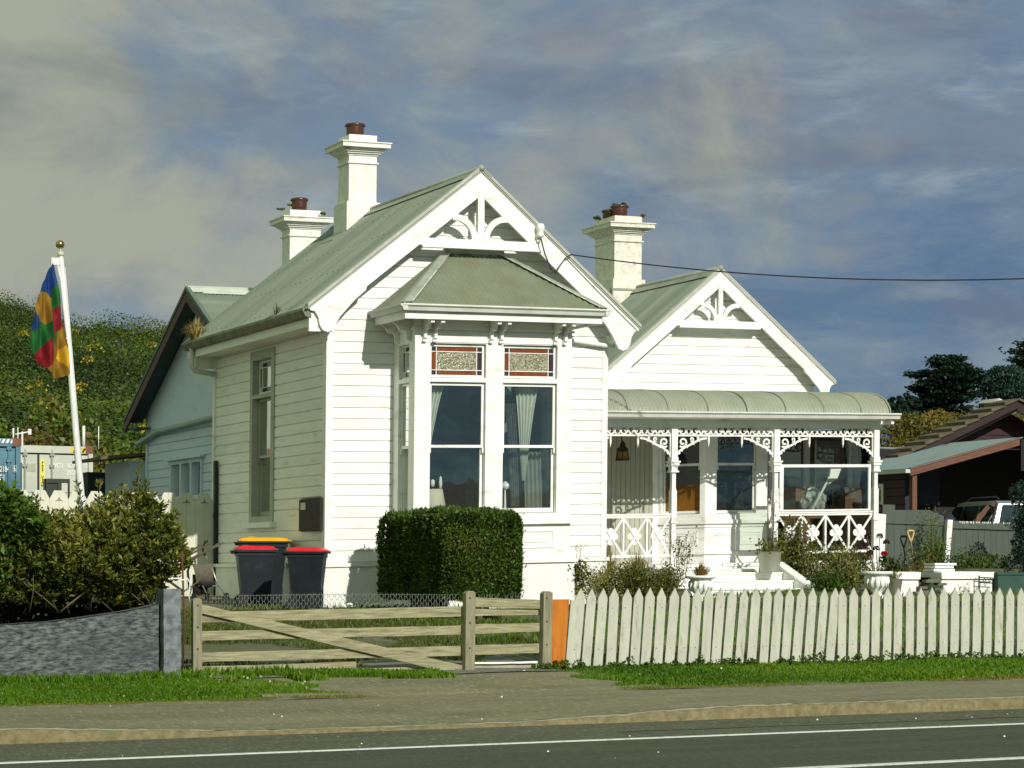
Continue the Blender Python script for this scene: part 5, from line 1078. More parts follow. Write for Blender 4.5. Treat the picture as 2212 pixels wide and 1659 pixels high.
k = 240; P2, N2 = surf(k); P2 = P2+N2*0.04; leaves('stray_leaves', P2, 0.10, L_HEDGE, HD, aspect=0.18, up=0.2, tint=0.6*np.ones(len(P2)), Dr=N2, jit=0.4)
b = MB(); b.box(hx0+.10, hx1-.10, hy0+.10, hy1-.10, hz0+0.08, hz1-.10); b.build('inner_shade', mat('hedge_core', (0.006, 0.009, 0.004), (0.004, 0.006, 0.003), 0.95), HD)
for (x, y) in ((13.35, 28.6), (13.6, 28.9), (13.3, 29.8), (13.5, 30.6)): b = MB(); b.tube([(x, y, 0.5), (x+.03, y, 0.8), (x-.02, y+.03, 1.25)], 0.055, 8, 0.04); b.build('trunk', BARK, HD)
# ================================================================== WHEELIE BINS
def bin_(name, loc, rz, w, d, h, lidm, label, nm):
    o = thing(nm, loc, label, 'wheelie bin', 'wheelie bins beside the villa', rz)
    def P(b, m, n): 
        me = b.build(n, m, None, origin=(0, 0, 0)); me.parent = o; return me
    b = MB(); tw, td = w/2, d/2; bw, bd = tw*0.78, td*0.76; hz = h-0.10
    def fr(x0, y0, z0, x1, y1, z1):
        b.add([(-x0, -y0, z0), (x0, -y0, z0), (x0, y0, z0), (-x0, y0, z0), (-x1, -y1, z1), (x1, -y1, z1), (x1, y1, z1), (-x1, y1, z1)], [(0, 3, 2, 1), (4, 5, 6, 7), (0, 1, 5, 4), (1, 2, 6, 5), (2, 3, 7, 6), (3, 0, 4, 7)])
    fr(bw, bd, 0.03, bw+0.005, bd+.005, 0.20); fr(bw-0.005, bd-.005, 0.20, tw*0.95, td*0.95, hz-0.06); fr(tw, td, hz-0.06, tw, td, hz)
    for s in (-1, 1): b.box(s*bw*0.6-.012, s*bw*0.6+.012, -bd-0.012, -bd+0.02, 0.08, 0.30)
    P(b, BLACKP, 'bin_body')
    b = MB(); b.box(-tw-0.03, tw+0.03, -td-0.045, td+0.02, hz, hz+0.032); b.tube([(-tw, td+0.06, hz+0.01), (tw, td+0.06, hz+0.01)], 0.014, 8)
    for s in (-1, 0, 1): b.box(s*tw*0.8-.02, s*tw*0.8+.02, td, td+0.06, hz-.03, hz+0.02)
    P(b, BLACKP, 'bin_rim')
    b = MB(); z = hz+0.03; e = 0.02
    ringz = [(tw+.02, td+.035, z), (tw+.02, td+.035, z+.018), (tw-0.02, td-0.02, z+0.052), (tw*0.62, td*0.62, z+0.064)]
    vs = []; 
    for (a, c_, zz) in ringz:
        for k in range(20):
            th = 2*math.pi*k/20; x = math.copysign(abs(math.cos(th))**0.45, math.cos(th))*a; y = math.copysign(abs(math.sin(th))**0.45, math.sin(th))*c_; vs.append((x, y, zz))
    fs = [tuple(range(20))[::-1], tuple(range(60, 80))]
    for i in range(3):
        for k in range(20): fs.append((i*20+k, i*20+(k+1) % 20, i*20+20+(k+1) % 20, i*20+20+k))
    b.add(vs, fs); b.box(-tw*0.5, tw*0.5, -td-0.055, -td-0.02, z, z+0.018); b.box(-tw*0.45, tw*0.45, td*0.35, td*0.62, z+0.055, z+0.072)
    P(b, lidm, 'bin_lid')
    for s in (-1, 1):
        b = MB(); pts = [(td*0.72+0.085*math.cos(a), 0.10+0.085*math.sin(a)) for a in np.linspace(0, 6.283, 17)[:-1]]; b.prism(pts, s*bw+s*0.006, s*(bw+0.05), 'x'); P(b, RUBBER, 'wheel')
    return o
bin_('a', (11.70, 31.0, float(GZ(11.7, 31.0))), R(62), 0.48, 0.55, 0.93, REDP, 'small black wheelie bin with a red lid nearest the front corner of the villa', 'wheelie_bin')
bin_('b', (11.38, 32.4, float(GZ(11.34, 32.4))), R(76), 0.50, 0.58, 0.93, REDP, 'small black wheelie bin with a red lid in front of the yellow lidded one', 'wheelie_bin')
bin_('c', (11.80, 33.2, float(GZ(11.8, 33.2))-0.02), R(70), 0.60, 0.76, 1.07, YELP, 'large black wheelie bin with a yellow lid beside the side window', 'wheelie_bin')
# ================================================================== FOLDED STROLLER
o = thing('stroller', (11.5, 35.3, 0.95), 'folding stroller with a sagging grey seat standing by the side wall', 'stroller')
b = MB(); Y = 35.3
b.tube([(11.36, Y, 1.52), (11.42, Y-.02, 1.30), (11.55, Y-.06, 1.01)], 0.013, 7); b.tube([(11.50, Y, 1.74), (11.58, Y, 1.58)], 0.013, 7); b.tube([(11.64, Y, 1.50), (11.72, Y-.02, 1.25), (11.86, Y-.06, 1.01)], 0.013, 7)
b.tube([(11.40, Y+.1, 1.33), (11.32, Y+.15, 1.0)], 0.011, 7); b.tube([(11.42, Y, 1.16), (11.80, Y, 1.16)], 0.009, 6); b.tube([(11.34, Y+.1, 1.14), (11.6, Y+.05, 1.16)], 0.008, 6)
b.build('frame', METAL, o)
b = MB(); b.tube([(11.24, Y, 1.80), (11.22, Y, 1.76), (11.24, Y, 1.70), (11.27, Y, 1.64), (11.30, Y, 1.55), (11.32, Y, 1.50)], 0.02, 7); b.tube([(11.58, Y, 1.89), (11.54, Y, 1.88), (11.50, Y, 1.80), (11.50, Y, 1.74), (11.54, Y, 1.66)], 0.022, 7); b.tube([(11.40, Y+.1, 1.52), (11.395, Y+.1, 1.60), (11.42, Y+.1, 1.63)], 0.012, 6); b.tube([(11.32, Y+.1, 1.55), (11.28, Y+.12, 1.4), (11.30, Y+.1, 1.1)], 0.02, 6)
b.build('handle', BLKM, o)
b = MB(); b.smooth = True; vs = []; fs = []
for j in range(9):
    t = j/8; z = 1.53-0.33*t; xc = 11.49+0.05*t; w_ = 0.145-0.02*t
    for i in range(9): s = i/8-0.5; vs.append((xc-0.02+s*2*w_*1.15, Y-0.02-0.10*math.sin(t*3.1)*(1-abs(s)), z-0.02*math.cos(s*3.14)))
for j in range(8):
    for i in range(8): a = j*9+i; fs.append((a, a+1, a+10, a+9))
b.add(vs, fs); b.build('seat', GREYF, o, recalc=False)
b = MB(); b.smooth = True; b.lathe(11.55, Y+.02, [(0.02, 1.12), (0.10, 1.14), (0.16, 1.20), (0.17, 1.24)], 14, sy=.7); b.box(11.36, 11.60, Y+.05, Y+.12, 1.02, 1.35); b.build('underseat', BLK, o)
for x in (11.33, 11.56, 11.88):
    b = MB(); pts = [(Y-.06+0.055*math.cos(a), 0.99+0.055*math.sin(a)) for a in np.linspace(0, 6.283, 15)[:-1]]; b.prism(pts, x-.03, x-.008, 'x'); b.prism(pts, x+.008, x+.03, 'x'); b.build('wheel', RUBBER, o)
b = MB(); b.box(11.45, 11.53, Y+.15, Y+.2, 1.0, 1.08); b.box(11.455, 11.52, Y+.15, Y+.2, 1.12, 1.18); tag(b.build('white_bottles', TEXTW), 'two small white containers behind the stroller', 'bottle')
# ================================================================== SIDE FENCE (behind the shrub)
SF = thing('side_fence', (10, 37.0, 0.95), 'cream side fence of wide boards with scalloped tops and cut out motifs', 'fence')
x = 12.23; i = 0
while x > 7.0:
    b = MB(); a, c_ = x-0.158, x-0.003; zt = 2.74+0.004*(12-x)
    if i % 2 == 0: P = [(a, 0.7), (c_, 0.7), (c_, zt-0.14), (c_-0.075, zt), (a, zt)]
    else: P = [(a, 0.7), (c_, 0.7), (c_, zt), (a+0.075, zt), (a, zt-0.14)]
    b.prism(P, 36.98, 37.0); b.build('fence_board', BACKF, SF)
    if i % 2 == 0:
        b = MB()
        for dx, dz, r in ((0, 0.03, .012), (-.03, 0, .010), (.03, 0, .010), (-.055, -.012, .007), (.055, -.012, .007), (0, 0, .012)): 
            pts = [(a-0.0015+dx+r*math.cos(t), zt-0.16+dz+r*math.sin(t)) for t in np.linspace(0, 6.283, 9)[:-1]]; b.prism(pts, 36.968, 36.979)
        b.build('fence_motif', mat('cut_out_shade', (0.06, 0.065, 0.045)), SF)
    x -= 0.158; i += 1
b = MB(); b.box(7, 12.25, 37.0, 37.05, 2.3, 2.4); b.box(7, 12.25, 37.0, 37.05, 1.2, 1.3); b.build('rail', BACKF, SF)
b = MB(); b.box(12.24, 12.29, 36.9, 37.0, 0.8, 3.3); tag(b.build('dark_gate_post', BLKM), 'thin dark post between the side fence and the villa', 'post')
b = MB(); b.prism([(9.72, 2.30), (10.0, 2.44), (10.3, 2.55), (10.52, 2.60), (10.66, 2.46), (10.62, 1.9), (9.8, 1.9)], 36.55, 36.6); tag(b.build('canvas_cover', mat('khaki_canvas', (0.42, 0.41, 0.27), (0.33, 0.32, 0.20), 0.85, 5), recalc=False), 'khaki canvas cover draped in front of the side fence', 'canvas')
# ================================================================== FLAG
o = thing('flagpole', (8.33, 31.0, 0.8), 'leaning white flagpole with a brass ball on top', 'flagpole')
p0, p1 = Vector((8.46, 31, 0.8)), Vector((8.025, 31, 5.83)); b = MB(); b.tube([tuple(p0.lerp(p1, t)) for t in (0, .3, .6, 1)], [0.058, 0.05, 0.043, 0.036], 14); b.tube([tuple(p0.lerp(p1, t)+Vector((.05, .02, 0))) for t in (0, .5, .97)], 0.006, 5); b.build('pole', POLE, o)
b = MB(); b.tube([tuple(p1), tuple(p1+Vector((-.005, 0, .06)))], 0.045, 10); b.tube([tuple(p1+Vector((-.005, 0, .05))), tuple(p1+Vector((-.01, 0, .12)))], 0.014, 8); b.build('pole_cap', POTM, o)
b = MB(); cz = p1.z+0.165; cx_ = p1.x-.012; b.lathe(cx_, 31, [(0.001, cz-.062)]+[(0.062*math.sin(a), cz-0.062*math.cos(a)) for a in np.linspace(0.2, 2.94, 12)]+[(0.001, cz+.062)], 18); b.build('ball_finial', BRASS, o)
b = MB(); b.tube([(7.97, 30.98, 5.72), (8.02, 30.98, 5.5), (8.06, 30.98, 5.1), (8.10, 30.98, 4.7)], 0.014, 8); b.box(7.88, 7.99, 30.96, 31.0, 5.70, 5.80); b.build('halyard_bracket', POLE, o)
def flagmat():
    m = bpy.data.materials.new('flag_cloth'); m.use_nodes = True; t = m.node_tree; bs = t.nodes['Principled BSDF']; bs.inputs['Roughness'].default_value = 0.8
    at = t.nodes.new('ShaderNodeAttribute'); at.attribute_name = 'patch'; t.links.new(at.outputs['Color'], bs.inputs['Base Color'])
    tr = t.nodes.new('ShaderNodeBsdfTranslucent'); t.links.new(at.outputs['Color'], tr.inputs[0]); mx = t.nodes.new('ShaderNodeMixShader'); mx.inputs[0].default_value = 0.35
    t.links.new(bs.outputs[0], mx.inputs[1]); t.links.new(tr.outputs[0], mx.inputs[2]); t.links.new(mx.outputs[0], t.nodes['Material Output'].inputs[0]); return m
# patches drawn in the plane of the hanging flag (x, z), folded in depth
def FXZ(px, py): return (7.91+(px-386)/737*240/1.736/140.6, 5.74-(py-345)/1659*540/1.736/140.6)
BLU, GRN, RED, YEL = (0.008, 0.050, 0.20), (0.010, 0.13, 0.022), (0.26, 0.005, 0.012), (0.32, 0.17, 0.015)
def inpoly(x, y, P):
    r = False; j = len(P)-1
    for i in range(len(P)):
        if (P[i][1] > y) != (P[j][1] > y) and x < (P[j][0]-P[i][0])*(y-P[i][1])/(P[j][1]-P[i][1])+P[i][0]: r = not r
        j = i
    return r
outl = [(386, 345), (400, 400), (440, 640), (462, 790), (500, 1020), (525, 1200), (548, 1480), (540, 1530), (415, 1565), (310, 1468), (175, 1350), (135, 1230), (150, 1100), (165, 1010), (190, 870), (190, 820), (215, 730), (260, 600), (320, 460)]
polys = [(YEL, [(397, 1330), (440, 1370), (548, 1480), (540, 1530), (415, 1570), (310, 1468), (395, 1385)]), ((0.75, 0.42, 0.02), [(520, 1215), (548, 1480), (395, 1385), (440, 1300), (450, 1260)]), (RED, [(365, 850), (460, 790), (498, 1020), (400, 1080), (365, 1105)]), (YEL, [(400, 1095), (500, 1020), (528, 1215), (440, 1290), (395, 1370), (380, 1240), (400, 1150)]),
    (RED, [(362, 1140), (395, 1385), (310, 1468), (170, 1350)]), (GRN, [(375, 640), (420, 570), (480, 800), (365, 850)]), (GRN, [(230, 960), (330, 1000), (420, 1080), (400, 1150), (362, 1140), (170, 1350), (120, 1250), (140, 1070), (230, 1060)]), (BLU, [(170, 860), (240, 960), (225, 1060), (140, 1080), (150, 980)])]
def pcol(px, py):
    for c_, P in polys:
        if inpoly(px, py, P): return c_
    if (px-(290+0.05*(py-830)))**2/105**2+(py-830)**2/172**2 < 1 and px < 380: return YEL
    return BLU if py < 900 else GRN
vs = []; fs = []; cols = []; st = 6
idx = {}
for gx in range(120, 560, st):
    for gy in range(340, 1580, st*2):
        cxp, cyp = gx+st/2, gy+st
        if not inpoly(cxp, cyp, outl): continue
        q = []
        for dx, dy in ((0, 0), (st, 0), (st, 2*st), (0, 2*st)):
            key = (gx+dx, gy+dy)
            if key not in idx:
                X_, Z_ = FXZ(*key); amp = 0.05*min(1, (key[1]-340)/500); Yd = 30.95+amp*1.7*math.sin(key[0]/30.0+key[1]/230.0)+0.02*math.sin(key[0]/13.0-key[1]/90.0)+0.10*(386-key[0])/250*0.5
                idx[key] = len(vs); vs.append((X_, Yd, Z_))
            q.append(idx[key])
        fs.append(q); cols.append(pcol(cxp, cyp))
b = MB(); b.smooth = True; b.add(vs, fs); fo = b.build('flag', flagmat(), recalc=False)
ca = fo.data.color_attributes.new('patch', 'FLOAT_COLOR', 'CORNER'); li = 0
for p, c_ in zip(fo.data.polygons, cols):
    for l in p.loop_indices: ca.data[l].color = (*c_, 1)
tag(fo, 'limp flag in blue, green, red and gold hanging from the flagpole', 'flag')
# ================================================================== CONTAINERS
def text(body, size, loc, m, parent, nm='lettering', rot=(90, 0, 0), vertical=False, sx=0.55):
    c = bpy.data.curves.new(nm, 'FONT'); c.body = body; c.size = size; c.extrude = 0.004; c.space_character = 1.1; c.offset = size*0.012
    if vertical: c.space_line = 0.85; c.align_x = 'CENTER'
    t = bpy.data.objects.new(nm, c); C.objects.link(t); bpy.context.view_layer.update()
    me = bpy.data.meshes.new_from_object(t.evaluated_get(bpy.context.evaluated_depsgraph_get())); bpy.data.objects.remove(t); bpy.data.curves.remove(c)
    me.materials.clear(); me.materials.append(m); o = bpy.data.objects.new(nm, me); C.objects.link(o); o.parent = parent
    o.location = Vector(loc)-wpos(parent); o.rotation_euler = tuple(R(a) for a in rot); o.scale = (1 if vertical else sx, 1, 1); return o
def container(x1, y, z0, z1, m, label, grp, split, depth=6.0):
    x0 = x1-2.44; o = thing('shipping_container', ((x0+x1)/2, y, z0), label, 'shipping container', grp)
    b = MB(); b.box(x0+.05, x1-.05, y+.06, y+depth, z0+.12, z1-.05); b.build('container_box', m, o)
    b = MB(); b.box(x0, x1, y, y+.12, z1-.16, z1); b.box(x0, x1, y, y+.12, z0, z0+.16); b.box(x0, x0+.10, y+.002, y+.12, z0+.16, z1-.16); b.box(x1-.10, x1, y+.002, y+.12, z0+.16, z1-.16); b.box(x1-.06, x1, y+.12, y+depth, z1-.1, z1); b.build('corner_frame', m, o)
    b = MB(); b.box(x1-.17, x1+.005, y-.012, y+.18, z1-.15, z1+.008); b.box(x0-.005, x0+.17, y-.012, y+.18, z1-.15, z1+.008); b.build('corner_casting', RUST, o)
    b = MB(); xm = (x0+x1)/2
    for a, c_ in ((x0+.12, xm-.025), (xm+.025, x1-.12)):
        zz = [z0+.18, z0+.18+(z1-z0-.36)*0.31, z0+.18+(z1-z0-.36)*0.62, z1-.19]
        for i in range(3): b.box(a, c_, y+.035, y+.06, zz[i]+.008, zz[i+1]-.008); 
    b.build('door_panel', m, o); b = MB(); b.box(xm-.02, xm+.02, y+.045, y+.055, z0+.2, z1-.19); b.box(x0+.12, x1-.12, y+.04, y+.058, z1-.19, z1-.165); b.build('door_seal', BLKM, o)
    b = MB()
    for f in (-.82, -.30, .30, .86) if not split else (-.30, .30, .98): 
        xx = xm+f*1.0; b.tube([(xx, y+.01, z0+.1), (xx, y+.01, z1-.08)], 0.022, 8)
        for z in (z1-.2, z1-.45, z0+1.2, z0+.4): b.box(xx-.05, xx+.05, y-.02, y+.04, z-.03, z+.03)
    b.build('lock_rod', mat('pale_rod_steel', (0.30, 0.32, 0.26)) if m is CONTW else m, o)
    return o, xm

cw_, xm = container(13.41, 49.0, 1.54, 4.14, CONTW, 'pale grey shipping container with white lettering, a yellow label and a striped roof rail', 'shipping containers behind the side fence', False)
yd = 49.0+0.033
text('RWTU', 0.145, (12.49, yd-.006, 3.655), TEXTW, cw_); text('9670', 0.145, (12.83, yd-.006, 3.655), TEXTW, cw_); text('0', 0.145, (13.25, yd-.006, 3.655), TEXTW, cw_)
text('25G1', 0.145, (12.83, yd-.006, 3.50), TEXTW, cw_); text('MAX GR', 0.125, (12.41, yd-.006, 3.20), TEXTW, cw_); text('TARE', 0.125, (12.41, yd-.006, 3.08), TEXTW, cw_)
b = MB(); b.box(12.235, 12.325, yd-.004, yd+.001, 3.27, 3.83); b.build('yellow_label', mat('bright_yellow_label', (0.80, 0.72, 0.03), (0.75, 0.66, 0.03), 0.5, 4), cw_); text('P\nA\nS\nT\n\nU\nS\nA\nO', 0.072, (12.28, yd-.012, 3.74), BLKM, cw_, vertical=True)
b = MB(); b.box(11.93, 12.13, yd-.004, yd+.001, 3.56, 3.74); b.build('faded_patch', mat('faded_green_patch', (0.33, 0.35, 0.25), (0.45, 0.46, 0.37), 0.8, 12), cw_)
b = MB()
for i in range(5): x = 12.95+i*0.10; b.quad((x, 48.997, 4.0), (x+.05, 48.997, 4.0), (x+.10, 48.997, 4.10), (x+.05, 48.997, 4.10))
b.build('hazard_stripe', [BLKM], cw_)
b = MB()
b.quad((12.9, 48.9985, 3.995), (13.24, 48.9985, 3.995), (13.24, 48.9985, 4.12), (12.9, 48.9985, 4.12)); b.build('hazard_band', YELS, cw_)
cb_, xm = container(10.95, 45.5, 1.48, 4.08, CONTB, 'faded blue shipping container with white numbers, the nearer of the two', 'shipping containers behind the side fence', True)
text('2184', 0.165, (10.52, 45.50, 3.40), TEXTW, cb_); text('6', 0.15, (10.80, 45.485, 3.42), TEXTW, cb_); text('G1', 0.165, (10.51, 45.50, 3.23), TEXTW, cb_)
b = MB(); b.plate(10.785, 10.865, 3.40, 3.53, [(10.79, 10.86, 3.405, 3.525)], 45.488, 45.494); b.build('number_frame', TEXTW, cb_)
b = MB()
for i in range(8): x = 10.1+i*0.09; b.quad((x, 45.497, 3.99), (x+.05, 45.497, 3.99), (x+.09, 45.497, 4.07), (x+.04, 45.497, 4.07))
b.build('hazard_stripe', [STEPM], cb_)
b = MB(); b.tube([(10.99, 45.7, 1.3), (10.99, 45.7, 3.6)], 0.03, 6); tag(b.build('dark_pipe', BLKM), 'dark vertical pipe between the blue and the grey containers', 'pipe')
for (x, z0, z1, r, l) in ((11.8, 4.1, 4.55, .012, 'thin white aerial behind the blue container'), (13.62, 4.1, 4.62, .012, 'thin white pole to the right of the grey container'), (13.28, 4.12, 4.62, .035, 'stout white post on the corner of the grey container'), (10.82, 4.05, 4.3, .02, 'short pale post on the corner of the blue container')):
    b = MB(); b.tube([(x, 49.3 if x > 11 else 45.6, z0), (x, 49.3 if x > 11 else 45.6, z1)], r, 7); tag(b.build('post', POLE), l, 'post')
b = MB(); b.tube([(12.55, 52, 3.9), (12.55, 52, 4.62)], 0.02, 6); b.tube([(12.38, 52, 4.55), (12.72, 52, 4.62)], 0.018, 6); b.tube([(12.40, 52, 4.12), (12.75, 52, 4.30)], 0.015, 6); b.box(12.68, 12.75, 51.95, 52.02, 4.55, 4.68); tag(b.build('antenna', POLE), 'small white antenna with cross arms above the grey container', 'antenna')
# lean-to and dark tank
o = thing('lean_to', (13.6, 44.6, 1.2), 'small grey blue lean-to at the back corner of the villa', 'lean-to')
b = MB(); b.box(12.85, 13.9, 44.2, 46.0, 1.0, 3.62); b.build('wall', BLUEB, o)
b = MB(); b.add([(12.2, 44.0, 3.62), (14.0, 44.0, 3.82), (14.0, 46.2, 3.82), (12.2, 46.2, 3.62), (12.2, 44.0, 3.68), (14.0, 44.0, 3.88), (14.0, 46.2, 3.88), (12.2, 46.2, 3.68)], [(0, 3, 2, 1), (4, 5, 6, 7), (0, 1, 5, 4), (1, 2, 6, 5), (2, 3, 7, 6), (3, 0, 4, 7)]); b.build('roof', TILE, o)
b = MB(); b.box(12.62, 13.6, 46.5, 47.3, 1.0, 3.42); b.box(12.60, 13.62, 46.48, 47.32, 3.42, 3.47); b.box(12.8, 12.84, 46.46, 46.5, 1.2, 3.3); b.box(13.1, 13.14, 46.46, 46.5, 1.2, 3.3); b.box(13.4, 13.44, 46.46, 46.5, 1.2, 3.3); tag(b.build('dark_shed', mat('near_black_shed', (0.02, 0.028, 0.03), (0.03, 0.045, 0.04))), 'near black ribbed shed beyond the side fence', 'shed')
b = MB(); b.box(12.3, 13.7, 53.0, 54.0, 1.4, 3.95); tag(b.build('pale_block_wall', mat('pale_block', (0.40, 0.38, 0.28), (0.3, 0.28, 0.2), 0.9, 6)), 'pale block wall behind bushes to the right of the containers', 'wall')
b = MB(); b.box(11.95, 12.0, 47.6, 47.64, 1.3, 3.35); b.plate(11.98, 12.52, 1.3, 3.36, [(12.02, 12.26, 1.4, 3.27), (12.34, 12.48, 1.4, 3.27)], 47.6, 47.64); b.quad((12.02, 47.63, 1.4), (12.26, 47.63, 1.4), (12.26, 47.63, 3.27), (12.02, 47.63, 3.27)); b.k = 1; tag(b.build('framed_screen', [mat('dark_green_frame', (0.035, 0.045, 0.03))]), 'dark framed panel in front of the grey container', 'panel')

# ================================================================== BUSHES AND TREES
def bush(name, label, cat, x, y, z, rx, rz, n, size, m, tb, group=None, nb=14, ry=None, trunk=None, seed=0, asp=0.6, hs=1.0, cone=0.0, up=0.2):
    o = thing(name, (x, y, z), label, cat, group); ry = ry or rx; r = np.random.default_rng(seed+int(x*7+y*3))
    th = r.random(nb)*6.283; rr = r.random(nb)**0.5*0.66; h = r.random(nb); k = (1-cone*h)
    cx = x+rx*rr*np.cos(th)*k; cy = y+ry*rr*np.sin(th)*k; cz = z+rz*(0.12+0.72*h); rad = (0.30+0.22*r.random(nb))*min(rx, rz/2)*k*1.15
    P, Dn, ix = blobs(cx, cy, cz, rad, max(6, n//nb), hs)
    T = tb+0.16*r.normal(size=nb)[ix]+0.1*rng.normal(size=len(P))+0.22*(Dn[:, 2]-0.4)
    leaves('crown', P, size, m, o, aspect=asp, up=up, tint=T, Dr=np.cross(Dn, rng.normal(size=Dn.shape))+Dn*0.3, jit=0.3)
    b = MB(); tk = trunk or 0.02
    b.tube([(x, y, z-0.1), (x+0.1*tk, y, z+rz*0.35), (x-0.2*tk, y, z+rz*0.7)], tk, 7, tk*0.45)
    for i in range(min(nb, 7)): b.tube([(x, y, z+rz*0.22), ((x+cx[i])/2, (y+cy[i])/2, (z+rz*.3+cz[i])/2), (cx[i], cy[i], cz[i])], tk*0.5, 5, tk*0.15)
    b.build('trunk', BARK, o); return o
bush('brown_shrub', 'rusty brown bare looking shrub behind the side fence beside the lean-to', 'shrub', 14.2, 55, 1.8, 1.25, 3.1, 2200, 0.16, L_HILL, 0.92, nb=22)
bush('brown_shrub', 'brown twiggy shrub above the pale block wall', 'shrub', 12.9, 51.5, 2.2, 0.7, 1.7, 1000, 0.12, L_HILL, 0.80)
bush('brown_shrub', 'olive brown shrub rising behind the grey container', 'shrub', 15.2, 60, 2.0, 1.7, 3.9, 2200, 0.18, L_HILL, 0.66, nb=22)
bush('green_shrub', 'bright green bush behind the roof of the grey container', 'shrub', 13.9, 62, 2.2, 1.3, 3.4, 1600, 0.16, L_BRIGHT, 0.55, nb=18)
# big macrocarpa: flat tiers of foliage
def tiered(name, label, x, y, zb, H_, Wd, m, tiers, n, size, seed, group=None):
    r = np.random.default_rng(seed); o = thing(name, (x, y, zb), label, 'tree', group)
    b = MB(); b.tube([(x, y, zb-1), (x+.1, y, zb+H_*.4), (x-.1, y, zb+H_*.85)], Wd*0.035, 8, Wd*0.012); PP = []; TT = []; DD = []
    for t in range(tiers):
        f = t/(tiers-1); zz = zb+H_*(0.08+0.88*f); prof = float(np.interp(f, [0, .2, .45, .62, .8, .93, 1], [.52, .62, .72, .95, 1.0, .72, .25]))*Wd/2
        for k in range(9):
            a = r.random()*6.283; rd = prof*(0.35+0.65*r.random()**.5); cx, cy = x+rd*math.cos(a), y+rd*math.sin(a)
            L = Wd*(0.12+0.10*r.random()); m_ = n//(tiers*9); q = r.normal(size=(m_, 3))*np.array([L*.50, L*.50, H_*0.016])
            q[:, 2] += 0.16*np.hypot(q[:, 0]+cx-x, q[:, 1]+cy-y)*0.3
            PP.append(q+np.array([cx, cy, zz+r.normal()*H_*.012])); TT.append(0.35+0.2*f+0.25*r.normal()*0.5+0.15*r.normal(size=m_)); DD.append(np.tile([math.cos(a), math.sin(a), .25], (m_, 1)))
            b.tube([(x, y, zz-H_*.07), (cx, cy, zz)], Wd*0.010, 5, Wd*.003)
    leaves('crown', np.concatenate(PP), size, m, o, aspect=0.5, up=0, tint=np.concatenate(TT), Dr=np.concatenate(DD), jit=0.45); b.build('trunk', BARK, o); return o
tiered('macrocarpa_tree', 'large dark macrocarpa tree with flat spreading tiers on the skyline', 187.4, 250, 18.0, 12.0, 9.0, L_DARK, 12, 46000, 0.58, 5)
tiered('tall_conifer', 'tall dark conifer cut off by the right edge of the view', 206.3, 250, 20.0, 14.0, 10.5, L_DARK, 13, 26000, 0.62, 9)
bush('round_conifer', 'rounded blue green conifer to the right of the large macrocarpa', 'tree', 197.3, 250, 23.6, 3.9, 5.6, 12000, 0.46, L_BLUEG, 0.45, nb=44, trunk=0.3, asp=0.4, up=0.8)
for (x, z, rx, rz_, l) in ((178.4, 20.4, 1.9, 4.3, 'leftmost small dark conifer beside the end of the veranda roof'), (180.0, 20.4, 1.7, 4.7, 'second small dark conifer from the veranda roof'), (181.3, 20.4, 1.9, 5.4, 'tallest of the small pointed conifers left of the macrocarpa'), (182.6, 20.2, 1.7, 4.6, 'small pointed conifer touching the left side of the macrocarpa')):
    bush('small_conifer', l, 'tree', x, 250, z, rx, rz_, 2600, 0.42, L_DARK, 0.45, 'small conifers on the skyline', nb=20, trunk=0.1, cone=0.75)
bush('dark_undergrowth', 'dark shrubs below the small conifers', 'shrub', 181.5, 246, 17.5, 6.5, 4.4, 4200, 0.42, L_DARK, 0.5, nb=40)
bush('golden_tree', 'golden olive tree directly beyond the veranda gutter', 'tree', 129.5, 180, 9.5, 3.3, 6.8, 4600, 0.33, L_GOLD, 0.35, nb=30, trunk=0.15)
bush('golden_tree', 'lower golden olive tree right of the first one', 'tree', 133.0, 180, 9.0, 3.2, 5.4, 4200, 0.33, L_GOLD, 0.30, nb=30, trunk=0.15)
bush('rust_tree', 'rust coloured tree in front of the macrocarpa', 'tree', 152.5, 205, 15.4, 3.3, 3.2, 3600, 0.33, L_GOLD, 0.95, nb=26, trunk=0.15)
bush('olive_bush', 'olive green bush above the tiled roof of the red house', 'bush', 159.0, 205, 14.9, 4.6, 3.9, 4200, 0.34, L_GOLD, 0.1, nb=30)
bush('olive_bush', 'fresh green bush between the rust tree and the golden trees', 'bush', 146.2, 200, 12.2, 3.0, 3.8, 3000, 0.33, L_BRIGHT, 0.25, nb=24)
bush('green_bush', 'green bush at the foot of the slope by the tiled roof', 'bush', 92.5, 135, 6.4, 1.9, 2.4, 2000, 0.26, L_GOLD, 0.15, nb=20)
bush('green_bush', 'dark green bush low on the slope right of the veranda post', 'bush', 95.8, 135, 5.8, 2.6, 3.2, 2600, 0.26, L_HILL, 0.25, nb=24)
for i, (x, y, z) in enumerate(((96.6, 134, 8.6), (97.8, 134, 8.1), (97.1, 134, 7.4), (89.5, 130, 5.6), (98.4, 134, 7.9))):
    b = MB(); r_ = np.random.default_rng(i); pts = [(x+0.55*math.cos(a)*(0.6+.5*r_.random()), z+0.24*math.sin(a)*(0.6+.5*r_.random())) for a in np.linspace(0, 6.283, 10)[:-1]]; b.prism(pts, y, y+0.5); tag(b.build('pale_rock', STEPM), ['largest pale rock showing through the bush right of the veranda', 'pale rock just right of and below the largest one', 'lower pale rock directly under the largest one', 'pale rock low by the corner of the tiled roof', 'rightmost pale rock near the T shaped pole'][i], 'rock', 'pale rocks on the slope')
